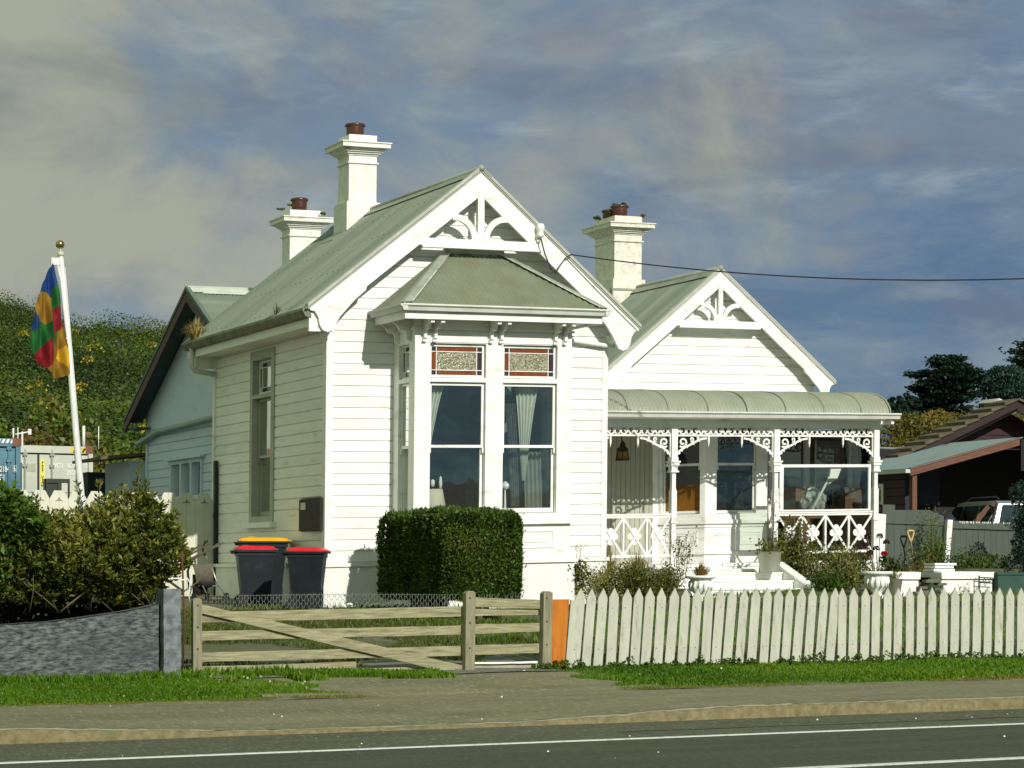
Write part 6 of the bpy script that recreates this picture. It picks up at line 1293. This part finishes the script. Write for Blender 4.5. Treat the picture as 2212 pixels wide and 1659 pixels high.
o = thing('utility_pole', (103.1, 138, 5), 'pale utility pole with a forked crossarm beyond the tiled roof', 'utility pole'); b = MB(); b.tube([(103.1, 138, 4), (103.1, 138, 10.2)], 0.16, 7); b.build('pole', POLE, o); b = MB(); b.tube([(101.2, 138, 11.1), (102.1, 138, 11.0), (103.1, 138, 10.2), (104.0, 138, 11.0), (104.9, 138, 11.1)], 0.09, 6); b.build('crossarm', POLE, o)
b = MB(); b.tube([(96.6, 138, 4), (96.6, 138, 9.2)], 0.12, 6); b.tube([(95.7, 138, 9.1), (97.6, 138, 9.2)], 0.09, 6); tag(b.build('utility_pole', POLE), 'small pale T shaped pole on the slope left of the forked one', 'utility pole')
b = MB(); b.tube(sag((60, 100, 8.2), (104, 130, 10.0), 0.3, 16), 0.035, 5); tag(b.build('far_cable', mat('pale_cable', (0.35, 0.36, 0.25))), 'thin pale cable crossing the slope behind the veranda', 'cable')
b = MB(); b.box(192.2, 194.6, 246, 249, 22.4, 23.7); b.prism([(192.0, 23.7), (194.8, 23.7), (193.4, 24.3)], 245.9, 249.1); tag(b.build('hill_house', mat('pale_far_house', (0.55, 0.55, 0.42), (0.45, 0.45, 0.36))), 'pale house half hidden by trees on the skyline', 'house')

# ================================================================== NEIGHBOUR'S HOUSE
NB = thing('red_house', (31, 42, 1.3), 'dark red weatherboard house with a brown tiled gable and an open carport', 'house')
b = MB(T=lambda u, d, z: (u, 43.3+d, z)); b.boards(lambda z: 29.5 if z < 3.9 else max(29.5, 34.04-(5.3-z)/0.43), lambda z: 42 if z < 3 else min(42, 34.04+(5.3-z)/0.43), 1.0, 5.2, [], pitch=0.18); b.build('gable_wall', REDW, NB)
b = MB()
for s in (-1, 1):
    xe = 34.04+s*6.5; ze = 5.47-6.5*.43
    b.prism([(34.04, 5.42), (xe, ze-.05), (xe, ze-0.30), (34.04, 5.17)], 42.62, 42.68)
b.build('bargeboard', mat('black_brown_barge', (0.030, 0.016, 0.014)), NB)
b = MB(); b.smooth = False
n = 17
for s in (-1, 1):
    for i in range(n):
        t0, t1 = i/n, (i+1)/n; x0, x1 = 34.04+s*6.5*t0, 34.04+s*6.5*t1; z0, z1 = 5.47-6.5*.43*t0, 5.47-6.5*.43*t1
        b.quad((x0, 42.55, z0-.01), (x1+s*.05, 42.55, z1+.055), (x1+s*.05, 43.35, z1+.055), (x0, 43.35, z0-.01)); b.quad((x1+s*.05, 42.55, z1+.055), (x1+s*.05, 42.55, z1-.02), (x1+s*.05, 43.35, z1-.02), (x1+s*.05, 43.35, z1+.055)); b.quad((x0, 42.55, z0-.01), (x1+s*.05, 42.55, z1+.055), (x1+s*.05, 42.55, z1-.04), (x0, 42.55, z0-.05))
b.build('tiled_roof', TILE, NB, recalc=False)
b = MB()
b.quad((27.6, 42.5, 2.5), (34.04, 42.5, 5.24), (34.04, 43.4, 5.24), (27.6, 43.4, 2.5)); b.build('roof_soffit', REDW, NB)
# lean-to carport
b = MB(); d_ = Vector((3.0, 0, 0.74)).normalized(); L_ = 4.25
b.corr((29.0, 0, 3.60), (0, 1, 0), tuple(d_), (-d_.z, 0, d_.x), 39.9, 46.5, lambda u: (0, 3.14), 0.0762, 0.010); b.build('carport_roof', TEALR, NB, recalc=False)
b = MB(); b.prism([(29.0, 3.44), (31.96, 4.17), (31.96, 4.35), (29.0, 3.62)], 39.93, 39.98); b.build('carport_fascia', RUSTB, NB)
b = MB(); b.box(29.10, 29.22, 40.0, 40.12, 1.0, 3.52); b.build('carport_post', RUSTB, NB)
b = MB(); b.box(28.85, 28.97, 39.9, 46.5, 3.50, 3.58); b.build('carport_gutter', GUT, NB)
b = MB(T=lambda u, d, z: (29.05+d, u, z)); b.boards(lambda z: 40.2, lambda z: 46.5, 1.2, 3.5, [(41.0, 42.4, 2.3, 3.3)], pitch=0.18); b.build('side_wall', REDW, NB)
b = MB(T=lambda u, d, z: (29.05+d, u, z)); b.plate(41.0, 42.4, 2.3, 3.3, [(41.07, 42.33, 2.36, 3.24)], -0.02, 0.05); ww = b.build('window', POLE, NB); b = MB(); b.quad((29.08, 41.07, 2.36), (29.08, 42.33, 2.36), (29.08, 42.33, 3.24), (29.08, 41.07, 3.24)); b.build('pane', GDARK, ww, recalc=False)
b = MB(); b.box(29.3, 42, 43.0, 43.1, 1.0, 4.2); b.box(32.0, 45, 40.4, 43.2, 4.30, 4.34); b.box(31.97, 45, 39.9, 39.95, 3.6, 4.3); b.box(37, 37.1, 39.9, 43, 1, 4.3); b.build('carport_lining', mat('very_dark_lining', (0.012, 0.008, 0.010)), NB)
b = MB(); b.box(30.6, 31.9, 42.8, 42.95, 2.9, 3.9); tag(b.build('wall_cupboard', mat('dark_blue_cupboard', (0.03, 0.035, 0.06), (0.02, 0.025, 0.04))), 'dark blue cupboard on the back wall of the carport', 'cupboard')
b = MB(); b.box(29.55, 29.95, 41.0, 41.1, 1.2, 3.2); tag(b.build('dark_blue_panel', mat('dark_navy', (0.015, 0.022, 0.04))), 'dark blue upright panel inside the left end of the carport', 'panel')

# ---- parked car (estate), rear towards the street
CR = thing('parked_car', (29.2, 38.6, 1.33), 'silver estate car with roof rails parked in the carport behind the green fence', 'car', rz=0)
ax = math.atan2(0.955, 0.28)       # heading
ca_, sa_ = math.cos(ax), math.sin(ax)
ox, oy, oz = 30.2, 38.64, 1.36
def CT(x, y, z): return (ox+x*ca_-y*sa_, oy+x*sa_+y*ca_, oz+z)
side = [(-2.2, .35), (-2.25, .6), (-2.2, .92), (-2.12, 0.98), (1.0, 0.95), (2.15, 0.78), (2.3, .55), (2.25, .3)]
b = MB(T=CT); W_ = 0.86
vs = []; 
for s, k in ((-1, 0), (-1, 1), (1, 1), (1, 0)):
    for (x, z) in side: vs.append((x, s*W_*(1.0 if z < .9 else .95)*(0.98 if k == 0 else 1.0), z))
b.add([(x, -W_*(0.96 if z > .9 else 1), z) for x, z in side]+[(x, W_*(0.96 if z > .9 else 1), z) for x, z in side], [tuple(range(8)), tuple(range(15, 7, -1))]+[(i, (i+1) % 8, (i+1) % 8+8, i+8) for i in range(8)])
gh = [(-2.12, .96, .82), (-1.98, 1.40, .66), (-1.7, 1.47, .62), (0.0, 1.49, .62), (0.35, 1.46, .62), (1.25, .95, .80)]
b.add([(x, -w_, z) for x, z, w_ in gh]+[(x, w_, z) for x, z, w_ in gh], [tuple(range(6)), tuple(range(11, 5, -1))]+[(i, (i+1) % 6, (i+1) % 6+6, i+6) for i in range(6)])
b.build('car_body', CARP, CR)
def cq(nm, pts, m, th=0.006):
    b = MB(T=CT); b.quad(*pts); return b.build(nm, m, CR, recalc=False)
def sidept(x, z, s=1):
    w_ = 0.82+(0.64-0.82)*(z-.96)/(1.44-.96); return (x, s*(w_+0.012), z)
for s in (1, -1):
    for (a, c_, d, e) in ((-1.95, -1.05, -1.80, -1.02), (-0.97, -0.10, -0.94, -0.12), (-0.02, 0.98, -0.04, 0.42)):
        cq('side_window', (sidept(a, 1.0, s), sidept(c_, 1.0, s), sidept(e, 1.39, s), sidept(d, 1.39, s)), GDARK)
cq('rear_window', ((-2.135, -.70, 1.0), (-2.135, .70, 1.0), (-2.01, .58, 1.38), (-2.01, -.58, 1.38)), GDARK); cq('windscreen', ((1.2, -.7, 1.0), (1.2, .7, 1.0), (0.45, .58, 1.42), (.45, -.58, 1.42)), GDARK)
for s in (1, -1):
    b = MB(T=CT); b.tube([(-1.75, s*.56, 1.50), (-1.6, s*.56, 1.555), (-0.2, s*.56, 1.57), (0.05, s*.56, 1.51)], 0.016, 7); b.build('roof_rail', BLKM, CR)
    b = MB(T=CT); b.box(-2.26, -2.08, s*.80-.07, s*.80+.07, .78, 1.0); b.build('tail_lamp', mat('tail_lamp_red', (0.25, 0.01, 0.01), rough=0.2), CR)
    for x in (-1.35, 1.4):
        b = MB(T=CT); pts = [(x+.31*math.cos(a), .31+.31*math.sin(a)) for a in np.linspace(0, 6.283, 25)[:-1]]; b.prism(pts, s*.70, s*.875, 'y'); b.build('wheel', RUBBER, CR)
b = MB(T=CT); b.box(-2.30, -2.18, -.8, .8, .32, .58); b.build('bumper', CARP, CR)

# ================================================================== RIGHT HAND GARDEN
GF = thing('green_fence', (26, 34.5, 1.4), 'dark green grey board fence in two panels below the carport', 'fence')
def vboards(b, x0, x1, y, z0, zt0, zt1):
    x = x0
    while x < x1: t = (x-x0)/(x1-x0); b.box(x, min(x+.138, x1), y, y+.02, z0, zt0+(zt1-zt0)*t); x += .142
b = MB(); vboards(b, 24.40, 25.80, 34.5, 1.2, 2.28, 2.25); b.build('board_panel', GRNF, GF); b = MB(); vboards(b, 25.92, 28.6, 34.5, 1.1, 2.20, 2.16); b.build('board_panel', GRNF, GF)
b = MB(); b.prism([(24.40, 2.28), (25.80, 2.25), (25.80, 2.42), (25.46, 2.54), (24.68, 2.53), (24.68, 2.63), (24.40, 2.63)], 34.47, 34.53); b.build('cap_board', GRNF, GF); b = MB(); b.prism([(25.92, 2.20), (28.6, 2.15), (28.6, 2.28), (25.92, 2.345)], 34.46, 34.53); b.build('cap_board', GRNF, GF)
b = MB()
for i in range(28): x = 26.15+i*0.045*(1+0.1*random.random()); b.prism([(x, 2.335-0.02*(x-26)*.5), (x+.02, 2.335-0.02*(x-26)*.5), (x+.018, 2.30-0.03*random.random()), (x+.004, 2.30)], 34.452, 34.459)
b.build('flaking_paint', TEXTW, GF)
b = MB(); b.prism([(25.70, 1.2), (25.80, 1.2), (25.92, 2.355), (25.80, 2.36)], 34.35, 34.43); tag(b.build('leaning_white_post', STEPM), 'white post leaning to the right between the two green fence panels', 'post')
b = MB(); b.prism([(24.10, 1.25), (24.30, 1.25), (24.36, 2.44), (24.16, 2.46)], 34.30, 34.36); tag(b.build('white_plank', STEPM), 'broad white plank standing just beyond the veranda corner', 'plank')
o = thing('garden_spade', (24.930, 34.3, 1.55), 'garden spade with a pale D shaped handle standing in the soil', 'spade')
b = MB(); b.tube([(24.950, 34.3, 1.45), (24.940, 34.3, 1.80), (24.910, 34.3, 1.96)], 0.017, 7); b.build('shaft', mat('grey_shaft', (0.20, 0.17, 0.11)), o)
b = MB(); b.ribbon([(24.910, 1.95), (24.870, 2.03), (24.840, 2.10), (24.845, 2.145), (24.910, 2.15), (24.975, 2.145), (24.980, 2.10), (24.950, 2.03), (24.920, 1.95)], 0.03, 34.285, 34.315, closed=True); b.build('handle', mat('pale_ash_wood', (0.62, 0.42, 0.16), (0.55, 0.36, 0.12), 0.5, 5), o)
b = MB(); b.box(24.840, 25.040, 34.29, 34.31, 1.30, 1.52); b.build('blade', METAL, o)
# steps
ST = thing('front_steps', (20, 32, 1.0), 'white painted front steps with a sloping side wall', 'steps')
for i, (y, z, xr) in enumerate(((32.64, 1.44, 20.79), (32.30, 1.38, 20.80), (31.96, 1.245, 20.80), (31.62, 1.12, 20.80), (31.28, 1.0, 20.80))):
    b = MB(); b.box(18.55, xr if i else 20.5, y, y+(0.36 if i else 0.4), 0.7, z-.025); b.box(18.53, (xr if i else 20.45)+0.001, y-0.02, y+(0.358 if i else .4), z-.026, z); b.build('step', STEPM, ST)
b = MB(); b.prism([(32.55, 1.535), (31.0, 0.92), (31.0, 0.6), (33.0, 0.6), (33.0, 1.535)], 20.81, 20.98, 'x'); b.prism([(32.57, 1.56), (30.98, 0.93), (30.98, .90), (32.58, 1.53), (33.0, 1.53), (33.0, 1.56)], 20.80, 20.99, 'x'); b.build('side_wall', STEPM, ST)
def pot(x, y, z0, z1, r0, r1, m, label, name='plant_pot', kind='pot', soil=True):
    o = thing(name, (x, y, z0), label, kind)
    b = MB(); b.lathe(x, y, [(r0, z0), (r1, z1), (r1+.008, z1), (r1-.012, z1), (r1-.02, z1-.04)], 24); b.build('pot_body', m, o)
    b = MB(); b.lathe(x, y, [(r1-.02, z1-.05), (r1-.02, z1-.03)], 16); b.build('soil', HILLM, o); return o
pot(20.43, 32.12, 1.39, 1.73, 0.155, 0.205, POTM, 'large smooth cream pot standing on the front steps')
pot(21.45, 30.0, 0.98, 1.28, 0.10, 0.15, POTM, 'small smooth cream pot beside the right hand urn')
def urn(x, y, z0, z1, label):
    o = thing('garden_urn', (x, y, z0), label, 'urn', 'white urns in the front garden'); h = z1-z0; b = MB(); n = 12
    prof = [(.13, 0), (.14, .10), (.08, .18), (.07, .24), (.10, .30), (.165, .46), (.18, .62), (.175, .80), (.17, .86), (.24, .90), (.255, .93), (.25, 1.0), (.20, 1.0), (.18, .92)]
    b.lathe(x, y, [(r, z0+h*t) for r, t in prof], 24)
    for k in range(14): a = k*2*math.pi/14; b.tube([(x+.17*math.cos(a), y+.17*math.sin(a), z0+h*.42), (x+.19*math.cos(a), y+.19*math.sin(a), z0+h*.62), (x+.18*math.cos(a+.1), y+.18*math.sin(a+.1), z0+h*.80)], .018, 5)
    b.build('urn_body', STEPM, o); return o
urn(18.42, 31.0, 0.90, 1.335, 'white moulded urn with brown grass in it at the foot of the steps')
urn(21.13, 30.0, 0.95, 1.40, 'white moulded urn among the roses right of the steps')
for (x0, x1, zt, l) in ((21.48, 21.98, 1.39, 'smaller white block planter behind the picket fence'), (22.39, 23.47, 1.395, 'long white block planter with a stack of white planks on it')):
    o = thing('white_planter', ((x0+x1)/2, 30.1, 1.0), l, 'planter', 'white block planters'); b = MB(); b.box(x0+.02, x1-.02, 30.02, 30.5, 0.85, zt-0.135); b.build('planter_base', PLASTER, o)
    b = MB(); n = 16; b.prism([(x0+(x1-x0)*i/n, zt+random.uniform(-.012, .008)) for i in range(n+1)]+[(x1-.01, zt-.12), (x0+.01, zt-.12)], 29.98, 30.54); b.build('coping', STEPM, o)
b = MB(); b.box(22.40, 22.82, 30.2, 30.5, 1.40, 1.44); b.box(22.43, 22.80, 30.2, 30.5, 1.452, 1.49); b.box(22.42, 22.86, 30.2, 30.5, 1.50, 1.535); tag(b.build('plank_stack', STEPM), 'short stack of white planks lying on the long planter', 'planks')
o = thing('iron_scroll', (23.2, 29.9, 1.0), 'black wrought iron scroll stand in front of the long planter', 'ironwork'); b = MB(); b.tube([(23.09, 29.9, .95), (23.09, 29.9, 1.33)], .013, 6); b.tube([(23.09, 29.9, 1.30), (23.42, 29.9, 1.285)], .009, 5); b.tube([(23.09, 29.9, 1.215), (23.42, 29.9, 1.20)], .009, 5)
b.tube([(q[0], 29.9, q[1]) for q in sweep_spiral(23.21, 1.25, .036, .008, 90, 480, 16)], .006, 5); b.tube([(q[0], 29.9, q[1]) for q in sweep_spiral(23.31, 1.25, .036, .008, 90, -300, 16)], .006, 5); b.build('scroll', BLKM, o)
b = MB(); b.box(23.48, 24.1, 29.9, 30.4, 0.9, 1.34); b.box(23.46, 24.12, 29.88, 30.42, 1.34, 1.38); tag(b.build('green_box', mat('dark_teal_box', (0.03, 0.075, 0.055), (0.02, 0.05, 0.04))), 'dark green plastic box right of the long planter', 'box')
b = MB()
for i in range(16):
    x = 21.9+0.5*random.random(); y = 29.9+.3*random.random(); z = 0.95+0.32*random.random(); s = .05+.06*random.random(); b.box(x-s, x+s, y-.06, y+.06, z-.02, z+.02)
for i in range(7): x = 22.1+.35*random.random(); b.box(x-.1, x+.12, 30.3, 30.5, 1.22, 1.30)
tag(b.build('stone_pile', SLATE), 'rough pile of flat brown stones between the two planters', 'stones')
b = MB()
for i in range(70): x = 11.6+2.2*random.random(); y = 31.3+.35*random.random(); z = 0.86+0.05*random.random(); s = .03+.04*random.random(); b.lathe(x, y, [(.001, z-s*.5), (s, z-s*.2), (s*.9, z+s*.3), (.001, z+s*.55)], 6)
tag(b.build('white_stone_edging', STEPM), 'row of rounded white stones at the foot of the villa wall', 'stones', kind='stuff')
# ---- plants
def plant(name, label, cat, x, y, z, rx, h, n, size, m, tb, ns=10, group=None, ry=None, asp=0.4, stemm=TWIG, spread=1.0, lean=0.0, low=0.0, sr=0.006, up=0.3):
    o = thing(name, (x, y, z), label, cat, group); ry = ry or rx*0.7; b = MB(); P = []; r = random.Random(int(x*91+y*17+n))
    for i in range(ns):
        a = r.random()*6.28; q = r.random()**.5; tx, ty = x+rx*q*math.cos(a)+lean, y+ry*q*math.sin(a); bx, by = x+(tx-lean-x)*(.35+.4*low), y+(ty-y)*(.35+.4*low); hh = h*(.55+.45*r.random())
        p = [Vector((bx, by, z-.03)), Vector(((bx+tx)/2+r.gauss(0, .02), (by+ty)/2, z+hh*.55)), Vector((tx, ty, z+hh))]; b.tube([tuple(v) for v in p], sr, 5, sr*.4)
        m_ = n//ns
        for k in range(m_):
            t = (low and r.random() or .15+.85*r.random()**.8); v = p[0].lerp(p[1], t*2) if t < .5 else p[1].lerp(p[2], t*2-1); e = size*(1.0+.7*r.random())*spread; P.append((v.x+r.gauss(0, e), v.y+r.gauss(0, e), max(z, v.z+r.gauss(0, e*.8))))
    b.build('stems', stemm, o); leaves('foliage', P, size, m, o, aspect=asp, up=up, tint=tb+.2*rng.normal(size=len(P))); return o
def tuft(name, label, x, y, z, r, h, n, m, cat='grass tuft', tb=.5, th=.006, drp=.6):
    P = []; b = MB(); t = rng.random(n); 
    vs = []; fs = []
    for i in range(n):
        a = random.random()*6.28; q = random.random(); hh = h*(.5+.6*random.random()); o1 = r*.3*q; o2 = r*q*1.3; c_, s_ = math.cos(a), math.sin(a); k = len(vs); px, py = -s_*th, c_*th
        zt = z+hh*(1-drp*q*q); vs += [(x+c_*o1+px, y+s_*o1+py, z), (x+c_*o1-px, y+s_*o1-py, z), (x+c_*(o1+o2)*.5+px, y+s_*(o1+o2)*.5+py, z+hh*.62), (x+c_*(o1+o2)*.5-px, y+s_*(o1+o2)*.5-py, z+hh*.62), (x+c_*o2, y+s_*o2, zt)]; fs += [(k, k+1, k+3, k+2), (k+2, k+3, k+4)]
    b.add(vs, fs); o = b.build(name, m, recalc=False); at = o.data.attributes.new('tint', 'FLOAT', 'POINT'); tt = np.repeat(np.clip(tb+.25*rng.normal(size=n), 0, 1), 5); at.data.foreach_set('value', tt.astype(np.float32)); return tag(o, label, cat)
plant('climbing_shrub', 'slim green shrub growing against the villa plinth right of the bay window', 'shrub', 16.19, 31.0, 0.95, .15, 0.72, 700, .055, L_OLIVE, .55, 12, asp=.55)
plant('climbing_shrub', 'airy pale green sprig leaning right in front of the villa plinth', 'shrub', 16.37, 30.95, 0.95, .18, 0.50, 220, .045, L_OLIVE, .75, 9, lean=.1, asp=.5)
plant('thin_sprig', 'thin bare sprig standing above the slim shrub', 'shrub', 16.20, 31.0, 1.5, .05, .38, 40, .03, L_OLIVE, .7, 3)
plant('veranda_shrub', 'bushy olive brown shrub below the left balustrade', 'shrub', 17.22, 31.5, .98, .45, .58, 4200, .055, L_OLIVE, .72, 36, asp=.35, low=1)
plant('veranda_shrub', 'bushy olive green shrub below the first veranda post', 'shrub', 17.66, 31.3, .98, .55, .56, 5200, .055, L_OLIVE, .5, 40, asp=.35, low=1)
tuft('dry_grass', 'dry straw coloured grass standing in front of the left balustrade', 17.20, 31.9, 1.25, .22, .62, 150, L_BROWN, tb=.6)
tuft('dry_grass', 'second clump of dry brown grass beside the first veranda post', 17.75, 31.9, 1.25, .26, .52, 150, L_BROWN, tb=.5)
plant('thin_shrub', 'thin upright leafy shrub in front of the second veranda post', 'shrub', 18.69, 32.1, 1.3, .22, .75, 330, .045, L_OLIVE, .4, 9, asp=.5)
tuft('brown_sedge', 'clump of golden brown sedge growing in the left urn', 18.42, 31.0, 1.30, .22, .26, 220, L_GOLD, 'sedge', .9)
plant('pot_plant', 'trailing green plant with a round leaf in the large cream pot', 'pot plant', 20.40, 32.12, 1.70, .26, .22, 260, .055, L_OLIVE, .65, 12, asp=.8, low=1)
plant('tall_twig_plant', 'tall thin stem with a few twigs rising from the large cream pot', 'pot plant', 20.45, 32.12, 1.70, .08, 1.0, 40, .05, L_OLIVE, .3, 4, stemm=BARK, sr=.012)
plant('succulent', 'small succulent in the right hand cream pot', 'pot plant', 21.45, 30.0, 1.26, .12, .12, 130, .04, L_OLIVE, .75, 9, asp=.8, low=1)
# rose and climber tangle before the right balustrade
plant('rose_bush', 'leafy climber reaching up to the balustrade rail right of the steps', 'climber', 21.22, 32.6, 1.15, .20, 1.15, 1900, .062, L_OLIVE, .5, 22, asp=.6, low=1)
plant('rose_bush', 'tangled garden shrub in front of the middle of the right balustrade', 'shrub', 21.55, 32.3, 1.12, .42, .82, 2300, .055, L_OLIVE, .5, 28, asp=.45, low=1)
plant('rose_bush', 'tangled garden shrub in front of the right end of the balustrade', 'shrub', 22.06, 32.2, 1.12, .42, .78, 2500, .055, L_OLIVE, .55, 28, asp=.45, low=1)
plant('dry_tangle', 'dry brown tangle of stems low under the right balustrade', 'shrub', 21.75, 32.0, 1.1, .55, .48, 2200, .055, L_OLIVE, .6, 44, asp=.3, low=1, sr=.007)
plant('mound_plant', 'fresh green mounded plant right of the sloping step wall', 'shrub', 20.98, 31.2, 1.02, .26, .34, 2600, .055, L_BRIGHT, .45, 24, asp=.5, low=1)
plant('leggy_shrub', 'leggy pale stemmed shrub between the mound and the urn', 'shrub', 21.42, 31.2, 1.02, .28, .80, 1500, .055, L_OLIVE, .6, 16, asp=.5, sr=.010, low=1)
o = thing('red_flower_plant', (22.15, 31.5, 1.1), 'plant with dark burgundy flower heads and two red blooms by the veranda corner', 'flowering plant'); b = MB(); hd = []
for (x, z) in ((21.95, 1.96), (21.92, 1.84), (22.13, 1.77), (22.20, 1.98), (22.34, 1.88), (22.0, 1.70)): b.tube([(22.15, 31.5, 1.1), ((22.15+x)/2+.05, 31.5, 1.5), (x, 31.45, z)], .012, 6, .006); hd.append((x, 31.45, z))
b.build('stems', TWIG, o); [leaves('flower_head', blobs(np.array([h[0]]), np.array([31.45]), np.array([h[2]]), np.array([.055]), 90, 1.0)[0], .032, L_PLUM, o, aspect=.8) for h in hd]
[leaves('red_bloom', blobs(np.array([a_]), np.array([31.35]), np.array([c_]), np.array([.05]), 80, 1.0)[0], .04, L_RED, o, aspect=.8) for a_, c_ in ((22.22, 1.68), (22.32, 1.47))]
P, Dn, ix = blobs(22.38+.12*rng.normal(size=14), 31.4+.05*rng.normal(size=14), 1.5+.14*rng.normal(size=14), np.full(14, .08), 40, 1.0); leaves('dark_leaves', P, .06, L_HEDGE, o, aspect=.5, tint=.25*np.ones(len(P)))
plant('yellow_ground_shrub', 'yellow green low shrub growing behind the planters', 'shrub', 23.4, 32.2, 1.2, .95, .28, 2600, .045, L_GOLD, .42, 50, asp=.4, low=1, stemm=BARK)
plant('yellow_ground_shrub', 'yellow green shrub spilling between the two planters', 'shrub', 22.75, 31.0, 1.12, .42, .38, 1500, .045, L_GOLD, .35, 26, asp=.4, low=1, stemm=BARK)
plant('young_conifer', 'young bright green conifer in front of the green fence', 'shrub', 25.28, 34.1, 1.45, .16, 1.18, 900, .05, L_BRIGHT, .75, 12, asp=.35, low=1)
plant('fence_shrub', 'leafy shrub at the foot of the green fence by the leaning post', 'shrub', 24.96, 33.9, 1.35, .34, .45, 900, .055, L_OLIVE, .5, 16, asp=.5, low=1)
plant('fence_shrub', 'sprawling shrub with yellow green leaves beside the young conifer', 'shrub', 25.06, 33.8, 1.6, .32, .42, 420, .055, L_BRIGHT, .75, 10, asp=.5)
for i, (x, h, l) in enumerate(((25.5, .45, 'dark green shrub at the foot of the right fence panel, next to the leaning post'), (25.95, .36, 'dark green shrub in the middle of the right fence panel'), (26.35, .40, 'dark green shrub at the right end of the fence panel'))): plant('dark_shrub', l, 'shrub', x, 33.7, 1.32, .40, h, 1300, .055, L_HEDGE, .45, 20, asp=.45, low=1)
bush('dark_edge_shrub', 'tall very dark shrub closing off the right edge of the view', 'shrub', 24.50, 30.2, 0.95, .42, 2.1, 7000, .06, L_BLUEG, .25, nb=36, ry=.45, asp=.5, trunk=.03)
bush('dark_edge_shrub', 'blue green leafy shrub in front of the right end of the green fence', 'shrub', 26.75, 33.2, 1.2, .40, 1.35, 2000, .07, L_BLUEG, .75, nb=18, asp=.5, trunk=.02)
plant('plant_sprig', 'small sprig with pale leaves in front of the long planter', 'shrub', 22.55, 29.6, .9, .16, .32, 130, .035, L_OLIVE, .75, 7, asp=.5)
# roof plants
tuft('gutter_grass', 'dry golden grass tuft growing in the far end of the villa gutter', 11.93, 37.0, 5.34, .26, .42, 240, L_STRAW, tb=.5, th=.008)
tuft('gutter_grass', 'small green grass tuft growing in the middle of the villa gutter', 11.95, 33.0, 5.36, .10, .26, 30, L_LAWN, tb=.6, th=.006)
def wplant(label, x, y, z, r, n, m, tb=.4, name='chimney_plant'):
    k = max(3, n//26); P, Dn, ix = blobs(x+r*.6*rng.normal(size=k), y+r*.3*rng.normal(size=k), z+r*.35*np.abs(rng.normal(size=k)), np.full(k, r*.42), n//k, 1.0); return tag(leaves(name, P, .045, m, aspect=.7, tint=tb+.25*rng.normal(size=len(P))), label, 'plant')
wplant('dark leafy plant growing out of the clay pot of the right hand chimney', 20.87, 38.2, 8.46, .11, 120, L_HEDGE, .35)
wplant('green weed on the right shoulder of the right hand chimney', 21.2, 38.0, 8.24, .09, 80, L_GOLD, .5); wplant('dark weed on the left shoulder of the right hand chimney', 20.5, 38.4, 8.20, .12, 110, L_HEDGE, .5); wplant('mossy weed between the two pots of the right hand chimney', 20.68, 38.3, 8.30, .10, 90, L_GOLD, .3)
wplant('small weed on the left shoulder of the left chimney', 14.48, 39.75, 8.17, .06, 50, L_HEDGE, .7); wplant('small weed by the pot of the left chimney', 14.66, 39.75, 8.26, .05, 40, L_HEDGE, .8); wplant('small weed on the right shoulder of the left chimney', 15.26, 39.6, 8.12, .06, 60, L_HEDGE, .7)
